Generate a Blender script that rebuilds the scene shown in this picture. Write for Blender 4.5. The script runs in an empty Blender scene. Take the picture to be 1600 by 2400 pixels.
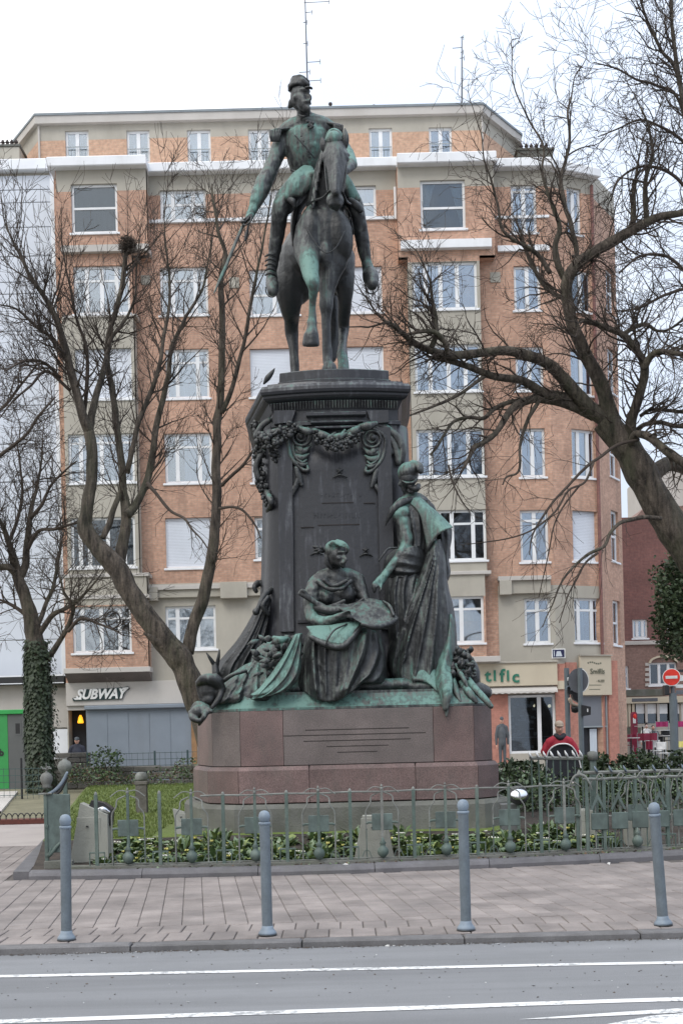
import bpy, math, random
import numpy as np
from mathutils import Vector, Matrix, noise

# ---------------------------------------------------------------- camera, light, exposure
SC = bpy.context.scene
COL = SC.collection
R = math.radians
ROLL = R(1.42)
FPX = 3000.0            # focal length in photo pixels (1600 wide)
EYE = 1.73
HX, HY = 800.0, 1720.0  # principal point of the photo (x, horizon row)

cam = bpy.data.cameras.new('camera')
camo = bpy.data.objects.new('camera', cam)
COL.objects.link(camo)
cam.sensor_fit = 'HORIZONTAL'; cam.sensor_width = 36.0
cam.lens = 36.0 * FPX / 1600.0
cam.shift_y = 520.0 / 1600.0
cam.clip_start = 0.1; cam.clip_end = 2000.0
cr, sr = math.cos(ROLL), math.sin(ROLL)
camo.matrix_world = Matrix(((cr, sr, 0, 0), (0, 0, -1, 0), (-sr, cr, 0, EYE), (0, 0, 0, 1)))
SC.camera = camo

w = bpy.data.worlds.new('World'); SC.world = w; w.use_nodes = True
nt = w.node_tree; nt.nodes.clear()
out = nt.nodes.new('ShaderNodeOutputWorld'); bg = nt.nodes.new('ShaderNodeBackground')
sky = nt.nodes.new('ShaderNodeTexSky'); sky.sky_type = 'NISHITA'; sky.sun_disc = False
SUN_EL, SUN_ROT = R(50), R(205)
sky.sun_elevation = SUN_EL; sky.sun_rotation = SUN_ROT
sky.air_density = 1.0; sky.dust_density = 2.0
tc = nt.nodes.new('ShaderNodeTexCoord')
mp = nt.nodes.new('ShaderNodeMapping'); mp.inputs['Scale'].default_value = (1.2, 1.2, 2.2)
mp.inputs['Location'].default_value = (0.35, 0.1, 0.0)
nz = nt.nodes.new('ShaderNodeTexNoise'); nz.inputs['Scale'].default_value = 2.6; nz.inputs['Detail'].default_value = 5.0
nz.inputs['Roughness'].default_value = 0.5
rmp = nt.nodes.new('ShaderNodeValToRGB')
rmp.color_ramp.elements[0].position = 0.40; rmp.color_ramp.elements[0].color = (8.4, 9.4, 11.1, 1)
rmp.color_ramp.elements[1].position = 0.60; rmp.color_ramp.elements[1].color = (12.6, 12.7, 12.8, 1)
sx = nt.nodes.new('ShaderNodeSeparateXYZ')
# the cloud layer is brighter overhead than low down, as an overcast sky is
mr = nt.nodes.new('ShaderNodeMapRange'); mr.inputs['From Min'].default_value = 0.0; mr.inputs['From Max'].default_value = 1.0
mr.inputs['To Min'].default_value = 0.80; mr.inputs['To Max'].default_value = 1.75
mulc = nt.nodes.new('ShaderNodeVectorMath'); mulc.operation = 'SCALE'
mix = nt.nodes.new('ShaderNodeMixRGB'); mix.inputs['Fac'].default_value = 0.93
L = nt.links.new
L(tc.outputs['Generated'], mp.inputs['Vector']); L(mp.outputs['Vector'], nz.inputs['Vector'])
sx0 = nt.nodes.new('ShaderNodeSeparateXYZ'); L(tc.outputs['Generated'], sx0.inputs['Vector'])
thin = nt.nodes.new('ShaderNodeMath'); thin.operation = 'MULTIPLY_ADD'; thin.inputs[1].default_value = -1.1; thin.inputs[2].default_value = 0.02
L(sx0.outputs['X'], thin.inputs[0])
addf = nt.nodes.new('ShaderNodeMath'); addf.operation = 'ADD'; L(nz.outputs['Fac'], addf.inputs[0]); L(thin.outputs[0], addf.inputs[1]); L(addf.outputs[0], rmp.inputs['Fac']); L(tc.outputs['Generated'], sx.inputs['Vector'])
L(sx.outputs['Z'], mr.inputs['Value']); L(rmp.outputs['Color'], mulc.inputs[0]); L(mr.outputs['Result'], mulc.inputs['Scale'])
L(sky.outputs['Color'], mix.inputs['Color1']); L(mulc.outputs['Vector'], mix.inputs['Color2'])
L(mix.outputs['Color'], bg.inputs['Color']); bg.inputs['Strength'].default_value = 0.082
L(bg.outputs['Background'], out.inputs['Surface'])

sun = bpy.data.lights.new('sun', 'SUN'); sun.energy = 0.9; sun.angle = R(22); sun.color = (1.0, 0.97, 0.93)
suno = bpy.data.objects.new('sun', sun); COL.objects.link(suno)
# light comes from behind the camera, a little from the left
sd = Vector((math.sin(SUN_ROT) * math.cos(SUN_EL), math.cos(SUN_ROT) * math.cos(SUN_EL), math.sin(SUN_EL)))
suno.rotation_euler = sd.to_track_quat('Z', 'Y').to_euler(); suno.location = (0, 0, 40)

vs = SC.view_settings
vs.view_transform = 'Standard'; vs.look = 'None'; vs.exposure = 0.33; vs.gamma = 1.0; vs.use_curve_mapping = False

rnd = random.Random(7)

# ---------------------------------------------------------------- photo pixel -> world
def ray(px, py):
    dx, dy = px - HX, HY - py
    return (dx * cr + dy * sr) / FPX, (-dx * sr + dy * cr) / FPX
def W(px, py, Y):
    a, b = ray(px, py)
    return Vector((a * Y, Y, EYE + b * Y))
def hitseg(px, py, seg):
    """ray through a pixel meets the vertical plane over a ground segment: (u along it, z)"""
    (ax, ay), (bx, by) = seg
    a, b = ray(px, py)
    dx, dy = bx - ax, by - ay
    Ln = math.hypot(dx, dy); nx, ny = -dy / Ln, dx / Ln
    t = (ax * nx + ay * ny) / (a * nx + ny)
    x, y = a * t, t
    return ((x - ax) * dx + (y - ay) * dy) / Ln, EYE + b * t

# ---------------------------------------------------------------- objects
WL = {}
def tag(o, label=None, cat=None, group=None, kind=None):
    if label: o['label'] = label
    if cat: o['category'] = cat
    if group: o['group'] = group
    if kind: o['kind'] = kind
    return o
def thing(name, loc, label, cat, group=None, rz=0.0):
    o = bpy.data.objects.new(name, None); COL.objects.link(o)
    o.location = loc; o.rotation_euler = (0, 0, rz); o.empty_display_size = 0.2
    WL[o.name] = Vector(loc)
    return tag(o, label, cat, group)
def link(name, me, parent=None, loc=None):
    o = bpy.data.objects.new(name, me); COL.objects.link(o)
    if parent is not None: o.parent = parent
    if loc is not None: o.location = loc
    WL[o.name] = (WL.get(parent.name, Vector((0, 0, 0))) if parent is not None else Vector((0, 0, 0))) + (Vector(loc) if loc is not None else Vector((0, 0, 0)))
    return o
def copy_tree(o, parent=None):
    c = o.copy(); COL.objects.link(c)
    if parent is not None: c.parent = parent
    for ch in [x for x in o.children]: copy_tree(ch, c)
    return c

def catmull(P, n):
    P = [np.array(p, float) for p in P]
    if len(P) < 3:
        return [P[0] + (P[-1] - P[0]) * t for t in np.linspace(0, 1, n + 1)]
    Q = [2 * P[0] - P[1]] + P + [2 * P[-1] - P[-2]]
    o = []
    for i in range(1, len(Q) - 2):
        a, b, c, d = Q[i - 1], Q[i], Q[i + 1], Q[i + 2]
        for k in range(n):
            t = k / n
            o.append(0.5 * ((2 * b) + (-a + c) * t + (2 * a - 5 * b + 4 * c - d) * t * t + (-a + 3 * b - 3 * c + d) * t ** 3))
    o.append(P[-1])
    return o

class MB:
    def __init__(s, T=None):
        s.v = []; s.f = []; s.m = []; s.mi = 0; s.T = T
    def add(s, vs_, fs_):
        b = len(s.v)
        if s.T: vs_ = [s.T(*p) for p in vs_]
        s.v.extend([tuple(p) for p in vs_])
        for f in fs_: s.f.append(tuple(b + i for i in f)); s.m.append(s.mi)
    def box(s, x0, x1, y0, y1, z0, z1, bev=0.0):
        if x0 > x1: x0, x1 = x1, x0
        if y0 > y1: y0, y1 = y1, y0
        if z0 > z1: z0, z1 = z1, z0
        b = min(bev, (x1 - x0) * .45, (y1 - y0) * .45, (z1 - z0) * .45)
        if b <= 0:
            V = [(x, y, z) for z in (z0, z1) for y in (y0, y1) for x in (x0, x1)]
            s.add(V, [(0, 2, 3, 1), (4, 5, 7, 6), (0, 1, 5, 4), (2, 6, 7, 3), (0, 4, 6, 2), (1, 3, 7, 5)])
        else:
            V = []; F = []
            for (z, e) in ((z0, b), (z0 + b, 0), (z1 - b, 0), (z1, b)):
                V += [(x0 + e, y0 + e, z), (x1 - e, y0 + e, z), (x1 - e, y1 - e, z), (x0 + e, y1 - e, z)]
            for k in range(3):
                for i in range(4):
                    j = (i + 1) % 4; F.append((4 * k + i, 4 * k + j, 4 * k + 4 + j, 4 * k + 4 + i))
            F += [(3, 2, 1, 0), (12, 13, 14, 15)]
            s.add(V, F)
    def prism(s, poly, z0, z1, top_scale=None):
        """poly in x,y extruded z0..z1"""
        n = len(poly); V = [(x, y, z0) for x, y in poly] + [(x, y, z1) for x, y in (top_scale or poly)]
        F = [tuple(range(n - 1, -1, -1)), tuple(range(n, 2 * n))]
        F += [(i, (i + 1) % n, n + (i + 1) % n, n + i) for i in range(n)]
        s.add(V, F)
    def prismy(s, poly, y0, y1):
        """poly in x,z extruded along y"""
        n = len(poly); V = [(x, y0, z) for x, z in poly] + [(x, y1, z) for x, z in poly]
        F = [tuple(range(n)), tuple(range(2 * n - 1, n - 1, -1))]
        F += [((i + 1) % n, i, n + i, n + (i + 1) % n) for i in range(n)]
        s.add(V, F)
    def tube(s, pts, rad, n=8, cap=True):
        pts = [Vector(p) for p in pts]
        if not hasattr(rad, '__len__'): rad = [rad] * len(pts)
        up = None; V = []; F = []
        for i, p in enumerate(pts):
            t = (pts[min(i + 1, len(pts) - 1)] - pts[max(i - 1, 0)])
            if t.length < 1e-9: t = Vector((0, 0, 1))
            t.normalize()
            if up is None:
                up = t.orthogonal()
            up = (up - t * up.dot(t))
            if up.length < 1e-6: up = t.orthogonal()
            up.normalize(); sd_ = t.cross(up)
            for k in range(n):
                a = 2 * math.pi * k / n
                q = p + (up * math.cos(a) + sd_ * math.sin(a)) * rad[i]
                V.append((q.x, q.y, q.z))
        m = len(pts)
        for i in range(m - 1):
            for k in range(n):
                F.append((i * n + k, i * n + (k + 1) % n, (i + 1) * n + (k + 1) % n, (i + 1) * n + k))
        if cap:
            F.append(tuple(range(n - 1, -1, -1))); F.append(tuple((m - 1) * n + k for k in range(n)))
        s.add(V, F)
    def limb(s, pts, n=14, sub=5, flat=None):
        """rounded tapering limb; pts = (x,y,z,r); flat = (axis, factor) squeezes the section along an axis"""
        P = catmull(pts, sub)
        a, b = P[0], P[-1]
        def cap_(p, q):
            d = np.array(p[:3]) - np.array(q[:3]); d = d / (np.linalg.norm(d) + 1e-9)
            o = []
            for ang in (75, 50, 25):
                th = R(ang); o.append(np.append(p[:3] + d * p[3] * math.sin(th), max(p[3] * math.cos(th), .002)))
            return o
        P = cap_(a, P[1]) + P + cap_(b, P[-2])[::-1]
        b0 = len(s.v)
        T = s.T; s.T = None
        s.tube([p[:3] for p in P], [max(float(p[3]), .003) for p in P], n)
        if flat:
            ax = Vector(flat[0]).normalized(); k = flat[1]
            for i, p in enumerate(P):
                c = Vector(p[:3])
                for j in range(n):
                    q = Vector(s.v[b0 + i * n + j]) - c
                    q = q + ax * q.dot(ax) * (k - 1); s.v[b0 + i * n + j] = tuple(c + q)
        s.T = T
    def ell(s, c, r, rot=None, nu=14, nv=9):
        V = [(0, 0, -1)]; F = []
        for j in range(1, nv):
            ph = -math.pi / 2 + math.pi * j / nv
            for i in range(nu):
                a = 2 * math.pi * i / nu
                V.append((math.cos(a) * math.cos(ph), math.sin(a) * math.cos(ph), math.sin(ph)))
        V.append((0, 0, 1))
        for i in range(nu):
            F.append((0, 1 + (i + 1) % nu, 1 + i))
            e = 1 + (nv - 2) * nu
            F.append((e + i, e + (i + 1) % nu, len(V) - 1))
        for j in range(nv - 2):
            for i in range(nu):
                a = 1 + j * nu
                F.append((a + i, a + (i + 1) % nu, a + nu + (i + 1) % nu, a + nu + i))
        M = rot if rot is not None else Matrix.Identity(3)
        c = Vector(c)
        V = [tuple(c + M @ Vector((x * r[0], y * r[1], z * r[2]))) for x, y, z in V]
        s.add(V, F)
    def lathe(s, prof, c=(0, 0, 0), n=20, sx=1.0, sy=1.0):
        V = []; F = []
        for r_, z in prof:
            for i in range(n):
                a = 2 * math.pi * i / n
                V.append((c[0] + r_ * sx * math.cos(a), c[1] + r_ * sy * math.sin(a), c[2] + z))
        m = len(prof)
        for j in range(m - 1):
            for i in range(n):
                F.append((j * n + i, j * n + (i + 1) % n, (j + 1) * n + (i + 1) % n, (j + 1) * n + i))
        F.append(tuple(range(n - 1, -1, -1))); F.append(tuple((m - 1) * n + i for i in range(n)))
        s.add(V, F)
    def grid(s, G, thick=0.0, axis=(0, 1, 0)):
        """G rows of points -> sheet with thickness along axis (towards it)"""
        nr, nc = len(G), len(G[0]); V = [tuple(p) for r_ in G for p in r_]
        F = [(i * nc + j, i * nc + j + 1, (i + 1) * nc + j + 1, (i + 1) * nc + j) for i in range(nr - 1) for j in range(nc - 1)]
        if thick:
            A = Vector(axis) * thick; N = len(V)
            V += [tuple(Vector(p) + A) for p in V]
            F2 = [tuple(N + i for i in f[::-1]) for f in F]
            bd = [j for j in range(nc)] + [i * nc + nc - 1 for i in range(1, nr)] + [(nr - 1) * nc + j for j in range(nc - 2, -1, -1)] + [i * nc for i in range(nr - 2, 0, -1)]
            F3 = [(bd[(k + 1) % len(bd)], bd[k], N + bd[k], N + bd[(k + 1) % len(bd)]) for k in range(len(bd))]
            F = F + F2 + F3
        s.add(V, F)
    def mesh(s, name, mats, off=Vector((0, 0, 0)), smooth=False):
        me = bpy.data.meshes.new(name)
        V = np.array(s.v, dtype=np.float32).reshape(-1, 3) - np.array(off, dtype=np.float32)
        me.from_pydata(V.tolist(), [], s.f)
        if not isinstance(mats, (list, tuple)): mats = [mats]
        for m_ in mats: me.materials.append(m_)
        if len(mats) > 1: me.polygons.foreach_set('material_index', s.m)
        if smooth: me.polygons.foreach_set('use_smooth', [True] * len(me.polygons))
        me.update()
        return me
    def build(s, name, mats, parent=None, smooth=False, label=None, fix=False):
        off = WL[parent.name] if parent is not None else Vector((0, 0, 0))
        me = s.mesh(name, mats, off, smooth)
        if fix:
            import bmesh
            bm = bmesh.new(); bm.from_mesh(me); bmesh.ops.recalc_face_normals(bm, faces=bm.faces); bm.to_mesh(me); bm.free()
        o = link(name, me, parent)
        if label: o['label'] = label
        return o

def top(o, label, cat, group=None):
    return tag(o, label, cat, group)
def struct(o):
    o['kind'] = 'structure'; return o

def bake(o):
    """apply an object's modifiers without operators"""
    dg = bpy.context.evaluated_depsgraph_get()
    me = bpy.data.meshes.new_from_object(o.evaluated_get(dg), depsgraph=dg)
    old = o.data; o.modifiers.clear(); o.data = me
    bpy.data.meshes.remove(old)
    return me

def sculpt(mb, name, mat_, parent, voxel=0.02, smooth=3, spots=(), base=0.0, detail=0.006, dscale=7.0, fold=0.0, fscale=(5, 5, 1.6)):
    """join overlapping solids into ONE continuous surface (voxel remesh), then relief and patina"""
    off = WL[parent.name]
    me = mb.mesh(name, mat_, off, True)
    o = link(name, me, parent)
    m = o.modifiers.new('r', 'REMESH'); m.mode = 'VOXEL'; m.voxel_size = voxel; m.use_smooth_shade = True
    m = o.modifiers.new('s', 'SMOOTH'); m.iterations = smooth; m.factor = 0.5
    me = bake(o)
    n = len(me.vertices)
    co = np.empty(n * 3, np.float32); me.vertices.foreach_get('co', co); co = co.reshape(-1, 3)
    no = np.empty(n * 3, np.float32); me.vertex_normals.foreach_get('vector', no); no = no.reshape(-1, 3)
    wc = co + np.array(off, np.float32)
    if detail or fold:
        d = np.empty(n, np.float32)
        for i in range(n):
            p = wc[i]
            v = detail * noise.noise(Vector((p[0] * dscale, p[1] * dscale, p[2] * dscale)))
            if fold:
                q = noise.noise(Vector((p[0] * fscale[0] + 3.1, p[1] * fscale[1], p[2] * fscale[2])))
                v += fold * (abs(q) * 2 - 0.5)
            d[i] = v
        co = co + no * d[:, None]
        me.vertices.foreach_set('co', co.ravel())
    at = me.attributes.new('patina', 'FLOAT', 'POINT')
    a = np.full(n, base, np.float32)
    for c, r_, k in spots:
        dd = np.linalg.norm(wc - np.array(c, np.float32), axis=1) / r_
        a += k * np.clip(1.3 - dd, 0, 1)
    at.data.foreach_set('value', a)
    me.materials.clear(); me.materials.append(mat_)
    me.polygons.foreach_set('use_smooth', [True] * len(me.polygons)); me.update()
    return o

def paint(o, base=0.0, spots=()):
    me = o.data; n = len(me.vertices)
    co = np.empty(n * 3, np.float32); me.vertices.foreach_get('co', co); wc = co.reshape(-1, 3) + np.array(WL[o.name], np.float32)
    a = np.full(n, base, np.float32)
    for c, r_, k in spots:
        a += k * np.clip(1.3 - np.linalg.norm(wc - np.array(c, np.float32), axis=1) / r_, 0, 1)
    at = me.attributes.new('patina', 'FLOAT', 'POINT'); at.data.foreach_set('value', a)
    return o

def text_mesh(txt, size, extrude, mat_, name, parent, loc, rot=(math.pi / 2, 0, 0), shear=0.0, bold=0.0, align='CENTER', squeeze=1.0, label=None):
    cu = bpy.data.curves.new(name, 'FONT'); cu.body = txt; cu.size = size; cu.extrude = extrude
    cu.shear = shear; cu.offset = bold; cu.align_x = align; cu.align_y = 'CENTER'; cu.resolution_u = 3
    t = bpy.data.objects.new('tmp', cu); COL.objects.link(t)
    dg = bpy.context.evaluated_depsgraph_get(); me = bpy.data.meshes.new_from_object(t.evaluated_get(dg), depsgraph=dg)
    bpy.data.objects.remove(t); bpy.data.curves.remove(cu)
    me.materials.clear(); me.materials.append(mat_)
    me.transform(Matrix.Diagonal((squeeze, 1, 1, 1)))
    off = WL[parent.name] if parent is not None else Vector((0, 0, 0))
    o = link(name, me, parent, Vector(loc) - off); o.rotation_euler = rot
    if label: o['label'] = label
    return o

# ---------------------------------------------------------------- materials
def nodes(name):
    m = bpy.data.materials.new(name); m.use_nodes = True
    t = m.node_tree; b = t.nodes['Principled BSDF']
    return m, t, b
def N(t, typ, **kw):
    n = t.nodes.new(typ)
    for k, v in kw.items():
        if k in n.inputs.keys(): n.inputs[k].default_value = v
        else: setattr(n, k, v)
    return n
def mat(name, col, rough=0.7, var=0.12, scale=3.0, bump=0.0, bscale=40.0, col2=None, metal=0.0, stretch=None, rand=0.0, spec=None, fine=0.0, fscale=60.0, dirt=None, dscale=0.5, coord='pos', bdist=0):
    """procedural surface: broad tone noise, second tone, fine grain, bump"""
    m, t, b = nodes(name); l = t.links.new
    if coord == 'pos':
        g = N(t, 'ShaderNodeNewGeometry'); src = g.outputs['Position']
    else:
        g = N(t, 'ShaderNodeTexCoord'); src = g.outputs['Object']
    mpn = N(t, 'ShaderNodeMapping')
    if stretch: mpn.inputs['Scale'].default_value = stretch
    l(src, mpn.inputs['Vector'])
    n1 = N(t, 'ShaderNodeTexNoise', Scale=scale, Detail=6.0, Roughness=0.6); l(mpn.outputs[0], n1.inputs['Vector'])
    c2 = col2 or tuple(max(c * (1 - var * 2.2), 0) for c in col)
    c1 = col if col2 else tuple(min(c * (1 + var), 1) for c in col)
    rp = N(t, 'ShaderNodeValToRGB'); rp.color_ramp.elements[0].position = 0.33; rp.color_ramp.elements[1].position = 0.67
    rp.color_ramp.elements[0].color = (*c2, 1); rp.color_ramp.elements[1].color = (*c1, 1)
    l(n1.outputs['Fac'], rp.inputs['Fac']); cur = rp.outputs['Color']
    if fine:
        n2 = N(t, 'ShaderNodeTexNoise', Scale=fscale, Detail=3.0); l(src, n2.inputs['Vector'])
        mrn = N(t, 'ShaderNodeMapRange'); mrn.inputs['From Min'].default_value = 0.3; mrn.inputs['From Max'].default_value = 0.7
        mrn.inputs['To Min'].default_value = 1 - fine; mrn.inputs['To Max'].default_value = 1 + fine
        l(n2.outputs['Fac'], mrn.inputs['Value'])
        mx = N(t, 'ShaderNodeVectorMath', operation='SCALE'); l(cur, mx.inputs[0]); l(mrn.outputs[0], mx.inputs['Scale']); cur = mx.outputs[0]
    if dirt:
        n3 = N(t, 'ShaderNodeTexNoise', Scale=dscale, Detail=8.0, Roughness=0.7)
        mp3 = N(t, 'ShaderNodeMapping'); mp3.inputs['Scale'].default_value = (1, 1, 0.25); l(src, mp3.inputs[0]); l(mp3.outputs[0], n3.inputs['Vector'])
        r3 = N(t, 'ShaderNodeValToRGB'); r3.color_ramp.elements[0].position = 0.48; r3.color_ramp.elements[1].position = 0.72
        l(n3.outputs['Fac'], r3.inputs['Fac'])
        mx3 = N(t, 'ShaderNodeMixRGB'); mx3.inputs['Color2'].default_value = (*dirt, 1)
        sc3 = N(t, 'ShaderNodeMath', operation='MULTIPLY'); sc3.inputs[1].default_value = 0.6; l(r3.outputs['Color'], sc3.inputs[0])
        l(sc3.outputs[0], mx3.inputs['Fac']); l(cur, mx3.inputs['Color1']); cur = mx3.outputs['Color']
    if rand:
        oi = N(t, 'ShaderNodeObjectInfo'); mr2 = N(t, 'ShaderNodeMapRange')
        mr2.inputs['To Min'].default_value = 1 - rand; mr2.inputs['To Max'].default_value = 1 + rand
        l(oi.outputs['Random'], mr2.inputs['Value'])
        mx2 = N(t, 'ShaderNodeVectorMath', operation='SCALE'); l(cur, mx2.inputs[0]); l(mr2.outputs[0], mx2.inputs['Scale']); cur = mx2.outputs[0]
    l(cur, b.inputs['Base Color']); b.inputs['Roughness'].default_value = rough; b.inputs['Metallic'].default_value = metal
    if spec is not None: b.inputs['Specular IOR Level'].default_value = spec
    if bump:
        n4 = N(t, 'ShaderNodeTexNoise', Scale=bscale, Detail=5.0); l(mpn.outputs[0] if bdist else src, n4.inputs['Vector'])
        bp = N(t, 'ShaderNodeBump', Strength=min(bump, 1.0), Distance=bdist or 0.02); l(n4.outputs['Fac'], bp.inputs['Height']); l(bp.outputs[0], b.inputs['Normal'])
    return m

def brick_mat(name, c1, c2, mortar, bw=0.22, rh=0.075, rough=0.85, plane='xz', tonevar=0.25, offset=0.5, dirt=False):
    m, t, b = nodes(name); l = t.links.new
    g = N(t, 'ShaderNodeNewGeometry'); s = N(t, 'ShaderNodeSeparateXYZ'); l(g.outputs['Position'], s.inputs[0])
    c = N(t, 'ShaderNodeCombineXYZ')
    ad = N(t, 'ShaderNodeMath', operation='ADD'); l(s.outputs['X'], ad.inputs[0]); l(s.outputs['Y'], ad.inputs[1])
    l(ad.outputs[0], c.inputs['X']); l(s.outputs['Z'], c.inputs['Y'])
    bt = N(t, 'ShaderNodeTexBrick'); bt.inputs['Scale'].default_value = 1.0
    bt.inputs['Brick Width'].default_value = bw; bt.inputs['Row Height'].default_value = rh; bt.inputs['Mortar Size'].default_value = 0.006
    bt.inputs['Mortar Smooth'].default_value = 0.3; bt.inputs['Bias'].default_value = 0.0; bt.offset = offset
    bt.inputs['Color1'].default_value = (*c1, 1); bt.inputs['Color2'].default_value = (*c2, 1); bt.inputs['Mortar'].default_value = (*mortar, 1)
    l(c.outputs[0], bt.inputs['Vector'])
    n = N(t, 'ShaderNodeTexNoise', Scale=0.55, Detail=8.0, Roughness=0.65); l(g.outputs['Position'], n.inputs['Vector'])
    mr_ = N(t, 'ShaderNodeMapRange'); mr_.inputs['From Min'].default_value = 0.3; mr_.inputs['From Max'].default_value = 0.7
    mr_.inputs['To Min'].default_value = 1 - tonevar; mr_.inputs['To Max'].default_value = 1 + tonevar; l(n.outputs['Fac'], mr_.inputs['Value'])
    mx = N(t, 'ShaderNodeVectorMath', operation='SCALE'); l(bt.outputs['Color'], mx.inputs[0]); l(mr_.outputs[0], mx.inputs['Scale'])
    n5 = N(t, 'ShaderNodeTexNoise', Scale=9.0, Detail=4.0); l(g.outputs['Position'], n5.inputs['Vector'])
    m5 = N(t, 'ShaderNodeMapRange'); m5.inputs['From Min'].default_value = 0.3; m5.inputs['From Max'].default_value = 0.7
    m5.inputs['To Min'].default_value = 0.84; m5.inputs['To Max'].default_value = 1.16; l(n5.outputs['Fac'], m5.inputs['Value'])
    mx5 = N(t, 'ShaderNodeVectorMath', operation='SCALE'); l(mx.outputs[0], mx5.inputs[0]); l(m5.outputs[0], mx5.inputs['Scale'])
    cur = mx5.outputs[0]
    if dirt:
        md = N(t, 'ShaderNodeMapping'); md.inputs['Scale'].default_value = (2.2, 2.2, 0.22); l(g.outputs['Position'], md.inputs[0])
        nd = N(t, 'ShaderNodeTexNoise', Scale=0.9, Detail=8.0, Roughness=0.65); l(md.outputs[0], nd.inputs['Vector'])
        rd = N(t, 'ShaderNodeMapRange'); rd.inputs['From Min'].default_value = 0.5; rd.inputs['From Max'].default_value = 0.75; rd.inputs['To Max'].default_value = 0.5; l(nd.outputs['Fac'], rd.inputs['Value'])
        mm_ = N(t, 'ShaderNodeMixRGB'); mm_.inputs['Color2'].default_value = (0.20, 0.135, 0.105, 1); l(rd.outputs[0], mm_.inputs['Fac']); l(cur, mm_.inputs['Color1']); cur = mm_.outputs['Color']
    l(cur, b.inputs['Base Color']); b.inputs['Roughness'].default_value = rough
    bp = N(t, 'ShaderNodeBump', Strength=0.5, Distance=0.01); bp.invert = True; l(bt.outputs['Fac'], bp.inputs['Height']); l(bp.outputs[0], b.inputs['Normal'])
    return m

def bronze_mat(name, bias=0.0, bst=0.55, green=(0.105, 0.190, 0.165), dark=(0.048, 0.051, 0.053)):
    """weathered bronze: dark sulphide film, verdigris on the rain-washed upper faces and in vertical runs"""
    m, t, b = nodes(name); l = t.links.new
    g = N(t, 'ShaderNodeNewGeometry'); at = N(t, 'ShaderNodeAttribute', attribute_name='patina')
    s = N(t, 'ShaderNodeSeparateXYZ'); l(g.outputs['Normal'], s.inputs[0])
    mpn = N(t, 'ShaderNodeMapping'); mpn.inputs['Scale'].default_value = (3.2, 3.2, 0.8); l(g.outputs['Position'], mpn.inputs[0])
    n1 = N(t, 'ShaderNodeTexNoise', Scale=1.5, Detail=8.0, Roughness=0.62); l(mpn.outputs[0], n1.inputs['Vector'])
    mp2 = N(t, 'ShaderNodeMapping'); mp2.inputs['Scale'].default_value = (14, 14, 1.6); l(g.outputs['Position'], mp2.inputs[0])
    n2 = N(t, 'ShaderNodeTexNoise', Scale=1.4, Detail=5.0); l(mp2.outputs[0], n2.inputs['Vector'])
    def M(op, a, bb, c=None):
        q = N(t, 'ShaderNodeMath', operation=op)
        for i, x in enumerate((a, bb, c)):
            if x is None: continue
            if isinstance(x, (int, float)): q.inputs[i].default_value = x
            else: l(x, q.inputs[i])
        return q.outputs[0]
    f = M('MULTIPLY_ADD', n1.outputs['Fac'], 1.7, -0.85)
    f = M('ADD', f, M('MULTIPLY_ADD', n2.outputs['Fac'], 1.5, -0.75))
    n3 = N(t, 'ShaderNodeTexNoise', Scale=9.0, Detail=8.0, Roughness=0.7); l(g.outputs['Position'], n3.inputs['Vector']); f = M('ADD', f, M('MULTIPLY_ADD', n3.outputs['Fac'], 0.7, -0.35))
    f = M('ADD', f, M('MULTIPLY', M('MAXIMUM', s.outputs['Z'], -0.25), 0.62))
    f = M('ADD', f, at.outputs['Fac'])
    f = M('ADD', f, 0.18 + bias)
    rp = N(t, 'ShaderNodeValToRGB'); e = rp.color_ramp.elements
    e[0].position = 0.0; e[0].color = (*[c * 0.45 for c in dark], 1); e[1].position = 1.0; e[1].color = (*[min(c * 1.25, 1) for c in green], 1)
    x = e.new(0.26); x.color = (*[c * .85 for c in dark], 1); x = e.new(0.5); x.color = (dark[0] * 1.8 + .008, dark[1] * 1.85 + .010, dark[2] * 1.65 + .008, 1)
    x = e.new(0.75); x.color = (green[0] * .75, green[1] * .75, green[2] * .75, 1)
    l(f, rp.inputs['Fac']); l(rp.outputs['Color'], b.inputs['Base Color'])
    mrn = N(t, 'ShaderNodeMapRange'); mrn.inputs['To Min'].default_value = 0.33; mrn.inputs['To Max'].default_value = 0.6; l(f, mrn.inputs['Value'])
    l(mrn.outputs[0], b.inputs['Roughness']); b.inputs['Metallic'].default_value = 0.15
    n4 = N(t, 'ShaderNodeTexNoise', Scale=15.0, Detail=8.0, Roughness=0.65); l(g.outputs['Position'], n4.inputs['Vector'])
    bp = N(t, 'ShaderNodeBump', Strength=bst, Distance=0.03); l(n4.outputs['Fac'], bp.inputs['Height']); l(bp.outputs[0], b.inputs['Normal'])
    return m

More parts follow.
